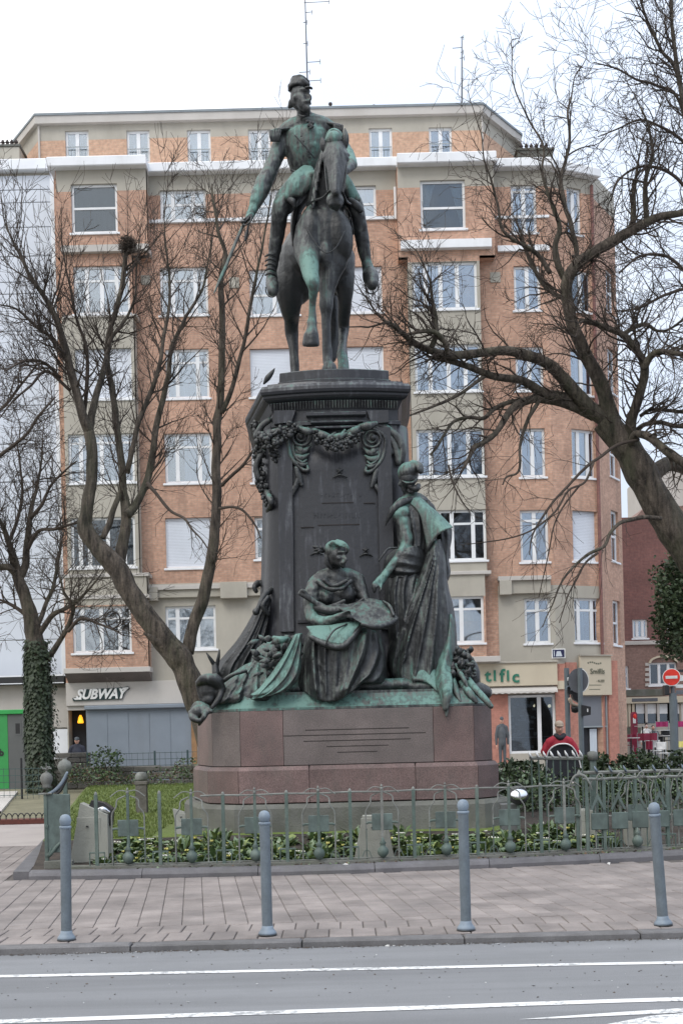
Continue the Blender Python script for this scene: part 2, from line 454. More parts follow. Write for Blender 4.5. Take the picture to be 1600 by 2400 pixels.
def glass_mat(name, tint=(0.75, 0.82, 0.88), mixf=0.24):
    m, t, b = nodes(name); l = t.links.new; t.nodes.remove(b)
    o = t.nodes['Material Output']
    tr = N(t, 'ShaderNodeBsdfTransparent', Color=(*tint, 1)); gl = N(t, 'ShaderNodeBsdfGlossy', Color=(0.9, 0.95, 1, 1), Roughness=0.03)
    fr = N(t, 'ShaderNodeFresnel', IOR=1.5); ad = N(t, 'ShaderNodeMath', operation='ADD'); ad.inputs[1].default_value = mixf; l(fr.outputs[0], ad.inputs[0])
    n4 = N(t, 'ShaderNodeTexNoise', Scale=0.9, Detail=1.0); g = N(t, 'ShaderNodeNewGeometry'); l(g.outputs['Position'], n4.inputs['Vector'])
    bp = N(t, 'ShaderNodeBump', Strength=0.25, Distance=0.05); l(n4.outputs['Fac'], bp.inputs['Height']); l(bp.outputs[0], gl.inputs['Normal'])
    mx = N(t, 'ShaderNodeMixShader'); l(ad.outputs[0], mx.inputs[0]); l(tr.outputs[0], mx.inputs[1]); l(gl.outputs[0], mx.inputs[2]); l(mx.outputs[0], o.inputs['Surface'])
    return m
def emit_mat(name, col, s):
    m, t, b = nodes(name); b.inputs['Base Color'].default_value = (*col, 1)
    b.inputs['Emission Color'].default_value = (*col, 1); b.inputs['Emission Strength'].default_value = s
    return m

M = {}
M['asphalt'] = mat('asphalt', (0.222, 0.226, 0.235), 0.85, 0.10, 1.3, 0.6, 160, fine=0.22, fscale=150, dirt=(0.165, 0.168, 0.175), dscale=0.5, stretch=(0.12, 1.6, 1))
M['paint'] = mat('road_paint', (0.72, 0.72, 0.71), 0.6, 0.05, 3.0, 0.2, 90, fine=0.06, fscale=60, dirt=(0.35, 0.35, 0.35), dscale=3.5)
def worn_paint():
    m, t, b = nodes('road_paint'); l = t.links.new; g = N(t, 'ShaderNodeNewGeometry')
    n = N(t, 'ShaderNodeTexNoise', Scale=22.0, Detail=8.0, Roughness=0.75); l(g.outputs['Position'], n.inputs['Vector'])
    n2 = N(t, 'ShaderNodeTexNoise', Scale=1.6, Detail=3.0); l(g.outputs['Position'], n2.inputs['Vector'])
    a = N(t, 'ShaderNodeMath', operation='MULTIPLY_ADD'); l(n2.outputs['Fac'], a.inputs[0]); a.inputs[1].default_value = .45; l(n.outputs['Fac'], a.inputs[2])
    r = N(t, 'ShaderNodeValToRGB'); r.color_ramp.elements[0].position = .74; r.color_ramp.elements[0].color = (.70, .70, .69, 1); r.color_ramp.elements[1].position = .86; r.color_ramp.elements[1].color = (.28, .285, .29, 1)
    l(a.outputs[0], r.inputs['Fac']); l(r.outputs['Color'], b.inputs['Base Color']); b.inputs['Roughness'].default_value = .7
    return m
M['paint'] = worn_paint()
M['paver'] = mat('paver_concrete', (0.262, 0.228, 0.213), 0.85, 0.16, 1.6, 0.5, 90, fine=0.17, fscale=110, rand=0.12, dirt=(0.155, 0.14, 0.135), dscale=1.1)
M['joint'] = mat('joint_sand', (0.10, 0.088, 0.08), 0.95, 0.1, 8)
M['kerb'] = mat('kerb_granite', (0.155, 0.15, 0.152), 0.7, 0.12, 5, 0.4, 120, fine=0.15, fscale=90, rand=0.08, dirt=(0.09, 0.085, 0.08), dscale=1.6)
M['kerb_dark'] = mat('kerb_bluestone', (0.125, 0.12, 0.128), 0.6, 0.12, 4, 0.3, 90, fine=0.1, rand=0.08, dirt=(0.07, 0.07, 0.06), dscale=2)
M['bollard'] = mat('bollard_paint', (0.125, 0.152, 0.175), 0.5, 0.08, 7, 0.2, 60, dirt=(0.075, 0.085, 0.088), dscale=5, fine=.08, fscale=50)
M['bollard_base'] = mat('bollard_foot_paint', (0.19, 0.235, 0.285), 0.5, 0.1, 8, 0.1, 60)
M['soil'] = mat('soil', (0.045, 0.034, 0.026), 0.95, 0.25, 6, 0.9, 30)
M['lawn'] = mat('lawn_grass', (0.105, 0.145, 0.032), 0.95, 0.12, 2.5, 0.8, 60, fine=0.2, fscale=40, col2=(0.12, 0.155, 0.042))
M['gravel'] = mat('sandy_gravel', (0.20, 0.185, 0.12), 0.95, 0.1, 2, 0.5, 60, fine=0.15)
M['path'] = mat('beige_path', (0.37, 0.33, 0.31), 0.9, 0.06, 1, 0.3, 80, fine=0.06)
M['background'] = mat('far_ground', (0.16, 0.155, 0.15), 0.9, 0.1, 0.6, 0.2, 60)
M['granite_red'] = mat('red_granite', (0.160, 0.104, 0.096), 0.5, 0.16, 1.6, 0.4, 120, fine=0.38, fscale=62, rand=0.14, dirt=(0.085, 0.078, 0.070), dscale=2.2)
M['granite_brown'] = mat('brown_granite', (0.155, 0.126, 0.118), 0.5, 0.12, 1.6, 0.3, 120, fine=0.30, fscale=62, dirt=(0.10, 0.092, 0.086), dscale=2.2)
M['groove'] = mat('groove_dark', (0.03, 0.024, 0.022), 0.9)
M['footing'] = mat('concrete_footing', (0.15, 0.15, 0.135), 0.9, 0.15, 2, 0.5, 40, dirt=(0.09, 0.10, 0.06), dscale=1.4)
M['concrete'] = mat('pale_concrete', (0.30, 0.30, 0.265), 0.85, 0.08, 2.5, 0.3, 60, dirt=(0.20, 0.21, 0.17), dscale=1.5)
M['bronze'] = bronze_mat('bronze_statue', 0.0)
M['bronze_dark'] = bronze_mat('bronze_dark', -0.32)
M['bronze_ped'] = bronze_mat('bronze_pedestal', -0.20, .18, dark=(0.058, 0.060, 0.070))
M['bronze_green'] = bronze_mat('bronze_verdigris', 0.10)
M['iron_green'] = mat('green_painted_iron', (0.080, 0.115, 0.100), 0.55, 0.12, 8, 0.3, 60, dirt=(0.20, 0.23, 0.20), dscale=5)
M['iron_pale'] = mat('pale_oxidised_iron', (0.19, 0.20, 0.185), 0.65, 0.15, 8, 0.3, 60, dirt=(0.09, 0.08, 0.07), dscale=5)
M['plaque'] = mat('green_plate', (0.095, 0.130, 0.120), 0.5, 0.2, 6, dirt=(0.05, 0.06, 0.05), dscale=5)
M['black'] = mat('black_metal', (0.018, 0.018, 0.020), 0.4, 0.1, 8)
M['chrome'] = mat('chrome', (0.75, 0.76, 0.78), 0.12, 0.02, 8, metal=1.0)
M['brick'] = brick_mat('orange_brick', (0.545, 0.33, 0.235), (0.45, 0.262, 0.185), (0.40, 0.31, 0.245), tonevar=.22, dirt=True)
M['brick_pale'] = brick_mat('pale_attic_brick', (0.56, 0.36, 0.25), (0.52, 0.32, 0.22), (0.46, 0.34, 0.25), tonevar=0.1)
M['brick_red'] = brick_mat('red_brick', (0.23, 0.105, 0.09), (0.19, 0.09, 0.08), (0.15, 0.10, 0.09), tonevar=0.2)
M['brick_brown'] = brick_mat('brown_brick', (0.27, 0.17, 0.14), (0.23, 0.14, 0.115), (0.2, 0.15, 0.13), tonevar=0.15)
M['pink'] = brick_mat('salmon_painted_brick', (0.46, 0.21, 0.16), (0.44, 0.20, 0.15), (0.40, 0.20, 0.15), tonevar=0.08)
M['render'] = mat('beige_render', (0.435, 0.405, 0.345), 0.9, 0.05, 0.8, 0.2, 60, fine=0.03, dirt=(0.31, 0.285, 0.24), dscale=0.7)
M['render_light'] = mat('light_render', (0.52, 0.49, 0.455), 0.9, 0.04, 0.8, 0.1, 60, dirt=(0.42, 0.39, 0.35), dscale=0.7)
M['ledge'] = mat('white_ledge', (0.80, 0.81, 0.83), 0.6, 0.03, 1, dirt=(0.6, 0.6, 0.6), dscale=1.5)
M['white'] = mat('white_window_paint', (0.78, 0.79, 0.80), 0.5, 0.03, 3, dirt=(0.62, 0.62, 0.60), dscale=1.5)
M['frame_grey'] = mat('grey_frame', (0.30, 0.33, 0.34), 0.5, 0.05, 3)
M['glass'] = glass_mat('window_glass')
M['glass_dark'] = glass_mat('window_glass_dark', (0.6, 0.66, 0.7), 0.06)
M['curtain'] = mat('net_curtain', (0.56, 0.61, 0.66), 0.95, 0.06, 5, stretch=(6, 6, 0.4))
M['curtain_white'] = mat('white_curtain', (0.75, 0.76, 0.76), 0.95, 0.05, 5)
M['curtain_grey'] = mat('grey_curtain', (0.22, 0.24, 0.26), 0.95, 0.06, 5, stretch=(6, 6, 0.4))
M['blind_grey'] = mat('grey_roller_blind', (0.20, 0.20, 0.215), 0.8, 0.08, 3, stretch=(6, 6, 0.3))
M['blind_white'] = mat('white_shutter', (0.70, 0.735, 0.80), 0.6, 0.03, 1)
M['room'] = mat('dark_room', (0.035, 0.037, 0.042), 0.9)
M['zinc'] = mat('zinc_roof', (0.20, 0.23, 0.25), 0.5, 0.08, 2)
M['clad'] = mat('pale_cladding', (0.66, 0.70, 0.77), 0.5, 0.05, 0.25, 0.0, dirt=(0.56, 0.60, 0.68), dscale=0.2)
M['clad_white'] = mat('white_cladding_trim', (0.80, 0.82, 0.86), 0.5, 0.03, 1)
M['clay'] = mat('clay_pot', (0.06, 0.045, 0.042), 0.8)
M['bark'] = mat('tree_bark', (0.098, 0.080, 0.064), 0.95, 0.35, 9, 1.0, 16, stretch=(1, 1, .22), dirt=(0.080, 0.088, 0.048), dscale=2.0, fine=.25, fscale=30, bdist=.07)
M['bark_twig'] = mat('twig_bark', (0.070, 0.054, 0.043), 0.95, 0.2, 4)
M['ivy'] = mat('ivy_leaf', (0.014, 0.026, 0.012), 0.6, 0.3, 9, rand=0.0, col2=(0.032, 0.050, 0.018))
M['evergreen'] = mat('evergreen_leaf', (0.022, 0.040, 0.016), 0.6, 0.3, 3, col2=(0.045, 0.070, 0.022))
M['leaf_a'] = mat('leaf_mid_green', (0.085, 0.140, 0.042), 0.55, 0.2, 9, col2=(0.045, 0.080, 0.028))
M['leaf_b'] = mat('leaf_grey_green', (0.20, 0.26, 0.15), 0.5, 0.2, 9, col2=(0.10, 0.15, 0.08))
M['leaf_c'] = mat('leaf_yellow_green', (0.22, 0.26, 0.075), 0.55, 0.2, 9, col2=(0.13, 0.18, 0.05))
M['petal_white'] = mat('white_petal', (0.80, 0.79, 0.70), 0.6)
M['petal_yellow'] = mat('yellow_petal', (0.75, 0.68, 0.22), 0.6)
M['litter'] = mat('dead_leaf', (0.12, 0.075, 0.045), 0.9, 0.3, 9)
M['pole'] = mat('grey_steel_pole', (0.13, 0.155, 0.17), 0.5, 0.06, 5)
M['sign_back'] = mat('sign_back_grey', (0.11, 0.115, 0.13), 0.5)
M['sign_white'] = mat('sign_white', (0.80, 0.80, 0.78), 0.4)
M['sign_red'] = mat('sign_red', (0.75, 0.035, 0.02), 0.4)
M['cream'] = mat('cream_board', (0.56, 0.49, 0.37), 0.7, 0.03, 1, dirt=(0.48, 0.41, 0.31), dscale=1)
M['sign_green'] = mat('sign_green', (0.03, 0.19, 0.12), 0.4)
M['sign_olive'] = mat('sign_olive', (0.13, 0.14, 0.10), 0.6)
M['blue_plate'] = mat('blue_enamel', (0.015, 0.016, 0.07), 0.4)
M['shutter'] = mat('steel_shutter', (0.215, 0.25, 0.29), 0.55, 0.05, 0.8, dirt=(0.18, 0.20, 0.22), dscale=0.8)
M['panel_grey'] = mat('grey_panel', (0.17, 0.18, 0.20), 0.55, 0.05, 1)
M['wood'] = mat('brown_wood', (0.30, 0.17, 0.08), 0.6, 0.15, 3)
M['kiosk_green'] = mat('kiosk_green', (0.035, 0.30, 0.075), 0.45, 0.06, 2)
M['kiosk_lime'] = mat('kiosk_bright_green', (0.03, 0.36, 0.08), 0.45, 0.05, 2)
M['kiosk_grey'] = mat('kiosk_grey', (0.12, 0.125, 0.125), 0.6, 0.06, 2)
M['stone'] = mat('rough_stone', (0.15, 0.14, 0.125), 0.9, 0.2, 2, 0.8, 20, rand=0.2, dirt=(0.08, 0.09, 0.06), dscale=2)
M['wire'] = mat('green_wire', (0.045, 0.085, 0.085), 0.5)
M['skin'] = mat('skin', (0.62, 0.36, 0.27), 0.6, 0.06, 10)
M['cloth_red'] = mat('red_jacket', (0.33, 0.012, 0.03), 0.7, 0.1, 8, coord='obj')
M['cloth_black'] = mat('black_cloth', (0.020, 0.021, 0.027), 0.8, 0.1, 8)
M['cloth_white'] = mat('white_trim', (0.75, 0.72, 0.72), 0.7)
M['cloth_navy'] = mat('navy_cloth', (0.025, 0.028, 0.045), 0.8)
M['cloth_grey'] = mat('grey_cloth', (0.09, 0.10, 0.11), 0.8)
M['cap_tan'] = mat('tan_cap', (0.40, 0.32, 0.25), 0.8)
M['magenta'] = mat('magenta_fabric', (0.42, 0.035, 0.15), 0.7)
M['crimson'] = mat('crimson_panel', (0.23, 0.015, 0.045), 0.6)
M['lamp_warm'] = emit_mat('warm_lamp', (1.0, 0.42, 0.02), 1.2)
M['lamp_white'] = emit_mat('white_lamp', (1.0, 0.82, 0.55), 1.1)
M['terracotta'] = mat('dark_red_paint', (0.12, 0.03, 0.02), 0.6)

M['litter_'] = mat('gutter_leaf', (0.11, 0.075, 0.05), 0.9)
M['stone_'] = mat('gutter_grit', (0.17, 0.16, 0.15), 0.9)
# ================================================================ GROUND
def kerbY(x):
    """front line of the garden kerb (distance from the camera) for a given x"""
    return 15.78 + 0.024 * (x + 1.1) ** 2 * (1.0 if x > -1.1 else 1.0) + 0.018 * max(x, 0)
GX0 = -3.95        # left end of the garden at the kerb
def lerp(a, b, t): return a + (b - a) * t
def sstep(t): t = min(max(t, 0), 1); return t * t * (3 - 2 * t)
def gz(x, y):
    """garden surface height"""
    s = y - kerbY(x)
    z = 0.10 + 0.22 * sstep((s - 0.3) / 3.0) + 0.13 * sstep((y - 20) / 14.0)
    fall = sstep((x - 3.6) / 3.0)
    return lerp(z, 0.12 + 0.03 * sstep(s / 4), fall) + 0.012 * noise.noise(Vector((x * 1.3, y * 1.3, 0)))
def left_edge(y): return GX0 - 0.16 * (y - 16.0)

m = MB(); m.box(-300, 300, -60, 500, -0.5, -0.10); struct(m.build('ground', M['background']))
m = MB(); m.box(-60, 60, -30, 10.74, -0.45, -0.06); struct(m.build('road', M['asphalt']))
# painted lines (slightly out of true like the real ones)
def marking(pts_front, pts_back, name='road_marking'):
    mm = MB(); V = [(x, y, -0.056) for x, y in pts_front] + [(x, y, -0.056) for x, y in pts_back]
    n = len(pts_front)
    mm.add(V, [(i, i + 1, n + i + 1, n + i) for i in range(n - 1)])
    return struct(mm.build(name, M['paint']))
def road_line(p0, p1, width):
    """through two photo pixels lying on the road"""
    def g(px, py):
        a, b = ray(px, py); t = -(EYE + 0.056) / b; return Vector((a * t, t))
    A, B = g(*p0), g(*p1); d = (B - A).normalized(); A, B = A - d * 14, B + d * 14
    fr = []; bk = []
    for i in range(57):
        p = A + (B - A) * (i / 56); wv = 0.006 * math.sin(i * 1.7) + 0.004 * math.sin(i * 4.1)
        fr.append((p.x, p.y - width / 2 + wv)); bk.append((p.x, p.y + width / 2 + wv * .6))
    marking(fr, bk)
road_line((0, 2289), (1600, 2256), 0.10)
road_line((0, 2395), (1600, 2342), 0.115)
def gp(px, py, z=-0.056):
    a, b = ray(px, py); t = (z - EYE) / b; return (a * t, t)
A, B, C, D_ = gp(1215, 2390), gp(1640, 2361), gp(1640, 2372), gp(1300, 2388)
marking([A, D_, C], [A, ((A[0] + B[0]) / 2, (A[1] + B[1]) / 2 + .01), B])
P = [gp(1418, 2402), gp(1530, 2381), gp(1660, 2371)]
mm = MB(); V = [(x, y, -0.056) for x, y in P] + [(4.4, 7.2, -0.056), (1.75, 7.2, -0.056)]
mm.add(V, [(4, 3, 2, 1, 0)]); struct(mm.build('road_marking', M['paint']))

m = MB(); m.box(-60, 60, 10.93, 21.2, -0.4, -0.012); pav = struct(m.build('pavement', M['joint']))
# kerb stones along the road
kb = MB(); kb.box(-60, 60, 10.9, 10.93, -0.4, -0.015)
kerb = struct(kb.build('kerb', M['kerb']))
x = -9.0; i = 0
xs = []
while x < 9.0:
    Lk = 1.35 + 0.25 * rnd.random(); xs.append((x, Lk)); x += Lk
for (x, Lk) in xs:
    q = MB(); q.box(0.006, Lk - 0.006, 0, 0.17, -0.39, 0.0, 0.014)
    o = link('kerb_stone', q.mesh('kerb_stone', M['kerb']), kerb, (x, 10.745 + rnd.uniform(-.004, .004), rnd.uniform(-.004, .004)))
for sx_ in (-60, 9.0):
    q = MB(); xe = xs[-1][0] + xs[-1][1]
    q.box(*((-60, -9.0) if sx_ < 0 else (xe, 60)), 10.745, 10.915, -0.39, 0.0, 0.014); link('kerb_run', q.mesh('kerb_run', M['kerb']), kerb)

q = MB(); rg = random.Random(17)
for i in range(1500):
    x = rg.uniform(-4.5, 4.8)
    if rg.random() < .8: y = 10.735 - abs(rg.gauss(0, .035)); z = -.056
    else: y = rg.uniform(8.5, 10.7); z = -.058
    s_ = rg.uniform(.004, .013) * (1.6 if rg.random() < .08 else 1); a = rg.uniform(0, 6.28); q.mi = rg.choice((0, 0, 1, 2)) if rg.random() < .9 else 3
    V = [(x + s_ * math.cos(a + k * 2.1), y + s_ * .7 * math.sin(a + k * 2.1), z + rg.uniform(0, .006)) for k in range(3)]
    q.add(V + [(x, y, z - .002)], [(0, 1, 2), (0, 1, 3), (1, 2, 3), (2, 0, 3)])
o = q.build('gutter_grit', [M['joint'], M['litter_'], M['stone_'], M['paint']]); tag(o, 'grit and leaf crumbs lying along the road gutter', 'grit', kind='stuff')
# pavers: courses run away from the road, a straight border course beside the kerb
pm = []
for L_, Wd in ((0.42, 0.205), (0.42, 0.2), (0.21, 0.205)):
    for v in range(4):
        q = MB(); r_ = random.Random(v + int(L_ * 100))
        q.box(-Wd / 2 + .003, Wd / 2 - .003, -L_ / 2 + .003, L_ / 2 - .003, -0.05, 0.0, 0.006)
        V = [list(p) for p in q.v]
        for p in V: p[2] += 0.0022 * (p[0] * r_.uniform(-8, 8) + p[1] * r_.uniform(-5, 5)) * (1 if p[2] > -0.04 else 0)
        q.v = [tuple(p) for p in V]
        pm.append(q.mesh('paver', M['paver']))
slots = []
phi = math.atan2(-0.115, 1.0)
cph, sph = math.cos(phi), math.sin(phi)
for iu in range(-52, 60):
    v = 11.79; k = 0
    while v < 21.2:
        L_ = 0.21 if (k == 0 and iu % 2) else 0.42
        vc = v + L_ / 2; v += L_; k += 1
        x = iu * 0.205 - (vc - 12) * 0.115; y = vc
        if x > GX0 - 0.3 and y > kerbY(x) + 0.1: continue
        if y > 16.4 and x > -3.9: continue
        slots.append((x, y, 0.114, 8 if L_ < .3 else 0))
for iu in range(-48, 50):
    for iv in range(2):
        u = iu * 0.203 + (0.1 if iv else 0)
        slots.append((u - 0.05, 10.93 + 0.215 + iv * 0.425, 0.0, 4))
def visible(x, y):
    return abs(x) < y * 0.29 + 0.3
vis = [s for s in slots if visible(s[0], s[1])]
vis.sort(key=lambda s: s[1])
rest = MB()
for k, (x, y, rz, b_) in enumerate(vis):
    zz = rnd.uniform(-0.0025, 0.0025)
    if k < 300:
        o = link('paver', pm[b_ + rnd.randrange(4)], pav, (x, y, zz)); o.rotation_euler = (0, 0, rz)
    else:
        c_, s_ = math.cos(rz), math.sin(rz)
        rest.T = lambda a, b, c, x=x, y=y, zz=zz, c_=c_, s_=s_: (x + a * c_ - b * s_, y + a * s_ + b * c_, c + zz)
        rest.box(-.0995, .0995, -.207, .207, -.05, 0, .006)
rest.T = None
o = rest.build('far_pavers', M['paver'], pav); tag(o, kind='stuff')
side = MB()
for s in slots:
    if not visible(s[0], s[1]):
        side.box(s[0] - .0995, s[0] + .0995, s[1] - .205, s[1] + .205, -.05, 0)
o = side.build('side_pavers', M['paver'], pav); tag(o, kind='stuff')

# left: beige path, red kerb, gravel rise
m = MB(); m.box(-30, -3.9, 21.2, 27.0, -0.4, 0.002); struct(m.build('path', M['path']))
m = MB()
G = [[(lerp(-30, left_edge(y), i / 12), y, 0.02 + 0.31 * sstep((y - 27) / 9)) for i in range(13)] for y in [27, 29, 31, 33, 35, 36, 38, 40, 42, 44.5]]
m.grid(G); struct(m.build('gravel_ground', M['gravel']))
m = MB(); m.box(-30, 40, 38, 44.6, -0.4, 0.01); struct(m.build('far_pavement', M['path']))
m = MB(); m.box(-14, left_edge(27), 26.7, 27.0, 0, 0.11, 0.01); o = m.build('low_border_wall', M['terracotta'])
tag(o, 'low dark red painted border wall beside the beige path at far left', 'border wall')

# garden earth and lawn
def sheet(y0, y1, ny, mat_, name, x1=13.0, nx=70, xs0=None):
    G = []
    for j in range(ny + 1):
        row = []
        for i in range(nx + 1):
            t = i / nx
            yy = lerp(y0, y1, j / ny); x0 = left_edge(yy) if xs0 is None else xs0
            x = lerp(x0, x1, t)
            if y0 < 17: yy = lerp(kerbY(x) + 0.10, y1, j / ny)
            row.append((x, yy, gz(x, yy)))
        G.append(row)
    q = MB(); q.grid(G, 0.3, (0, 0, -1)); return struct(q.build(name, mat_, smooth=True))
sheet(16.0, 18.5, 10, M['soil'], 'planting_bed_soil')
sheet(18.5, 36.0, 26, M['lawn'], 'lawn', x1=2.4)
sheet(18.5, 36.0, 26, M['soil'], 'shrubbery_soil', xs0=2.4)

# rounded bluestone kerb of the garden
gk = MB(); gk.box(-3.7, -3.6, 16.25, 16.3, -0.1, 0.02)
gkerb = struct(gk.build('garden_kerb', M['kerb_dark']))
pts = []
x = GX0
while x < 12: pts.append((x, kerbY(x))); x += 0.12
seg = []
k = 0
while k < len(pts) - 1:
    n_ = min(12, len(pts) - 1 - k); seg.append(pts[k:k + n_ + 1]); k += n_
for sg in seg:
    q = MB(); prof = [(0.0, -0.05), (0.0, 0.045), (0.025, 0.085), (0.07, 0.105), (0.16, 0.11), (0.22, 0.10), (0.22, -0.05)]
    V = []; F = []
    e0, e1 = sg[0], sg[-1]; g_ = 0.004
    for i, (x, y) in enumerate(sg):
        xx = x + (g_ if i == 0 else -g_ if i == len(sg) - 1 else 0)
        for (d, z) in prof: V.append((xx - e0[0], y + d - e0[1], z))
    n_ = len(prof)
    for i in range(len(sg) - 1):
        for j in range(n_ - 1): F.append((i * n_ + j, (i + 1) * n_ + j, (i + 1) * n_ + j + 1, i * n_ + j + 1))
    F.append(tuple(range(n_))); F.append(tuple((len(sg) - 1) * n_ + j for j in range(n_ - 1, -1, -1)))
    q.add(V, F); me = q.mesh('kerb_stone', M['kerb_dark']); link('kerb_stone', me, gkerb, (e0[0], e0[1], rnd.uniform(-.003, .003)))
q = MB()
ring = [(GX0, 16.0), (left_edge(20), 20), (left_edge(24), 24), (left_edge(28), 28)]
for a, b in zip(ring[:-1], ring[1:]):
    q.prism([(a[0] - .2, a[1] + .02), (a[0] + .0, a[1] + .02), (b[0] + .0, b[1]), (b[0] - .2, b[1])], -0.05, 0.10)
link('side_kerb_run', q.mesh('side_kerb_run', M['kerb_dark']), gkerb)

# ================================================================ APARTMENT BUILDING
YB = 45.0
def PX(px, py, Y=YB):
    v = W(px, py, Y); return v
def xz(px, py, Y): v = W(px, py, Y); return v.x, v.z
bld = thing('apartment_building', (PX(750, 1720).x, YB, 0), 'long six storey orange brick apartment building with beige bays and white ledge behind the monument', 'building')
S_MAIN = ((PX(140, 1000).x, YB), (PX(1290, 1000).x, YB))
S_BAYL = ((-12, 44.35), (-5, 44.35)); S_BAYR = ((-5, 44.4), (8, 44.4))
xc0 = S_MAIN[1][0]; xc1 = xc0 + 1.75
S_CH = ((xc0, YB), (xc1, YB + 0.85))
xs1 = xc1 + 1.38
S_SIDE = ((xc1, YB + 0.85), (xs1, YB + 3.2))
S_ATT = ((-12, 47.2), (10, 47.2))
def segT(seg):
    (ax, ay), (bx, by) = seg; L_ = math.hypot(bx - ax, by - ay); dx, dy = (bx - ax) / L_, (by - ay) / L_
    # w = towards the camera
    return lambda u, w_, z: (ax + u * dx + w_ * dy, ay + u * dy - w_ * dx, z)
def prect(seg, x0, y0, x1, y1):
    """pixel rectangle -> u0,u1,z0,z1 on a wall"""
    cx, cy = (x0 + x1) / 2, (y0 + y1) / 2
    u0, _ = hitseg(x0, cy, seg); u1, _ = hitseg(x1, cy, seg)
    _, z1 = hitseg(cx, y0, seg); _, z0 = hitseg(cx, y1, seg)
    return u0, u1, z0, z1
def holed_wall(seg, u0, u1, z0, z1, holes, thick, paints, default=0, w=0.0, mb=None):
    """wall slab with real openings. paints = [(mat_index,u0,u1,z0,z1)], later ones win"""
    q = mb or MB(segT(seg)); q.T = segT(seg)
    us = {u0, u1}; zs = {z0, z1}
    for h in list(holes) + [p[1:] for p in paints]:
        for a in h[:2]:
            if u0 < a < u1: us.add(a)
        for a in h[2:]:
            if z0 < a < z1: zs.add(a)
    us = sorted(us); zs = sorted(zs)
    def inh(a, b): return any(h[0] < a < h[1] and h[2] < b < h[3] for h in holes)
    for i in range(len(us) - 1):
        for j in range(len(zs) - 1):
            a, b = us[i], us[i + 1]; c, d = zs[j], zs[j + 1]
            if b - a < 1e-5 or d - c < 1e-5: continue
            mu, mz = (a + b) / 2, (c + d) / 2
            if inh(mu, mz): continue
            mi = default
            for p in paints:
                if p[1] < mu < p[2] and p[3] < mz < p[4]: mi = p[0]
            q.mi = mi
            q.add([(a, w, c), (b, w, c), (b, w, d), (a, w, d)], [(0, 1, 2, 3)])
            for (e0, e1, tst) in (((a, c), (a, d), (a - 1e-3, mz)), ((b, c), (b, d), (b + 1e-3, mz)), ((a, c), (b, c), (mu, c - 1e-3)), ((a, d), (b, d), (mu, d + 1e-3))):
                if inh(*tst) or tst[0] < u0 or tst[0] > u1 or tst[1] < z0 or tst[1] > z1:
                    q.add([(e0[0], w, e0[1]), (e1[0], w, e1[1]), (e1[0], w - thick, e1[1]), (e0[0], w - thick, e0[1])], [(0, 1, 2, 3), ])
    return q

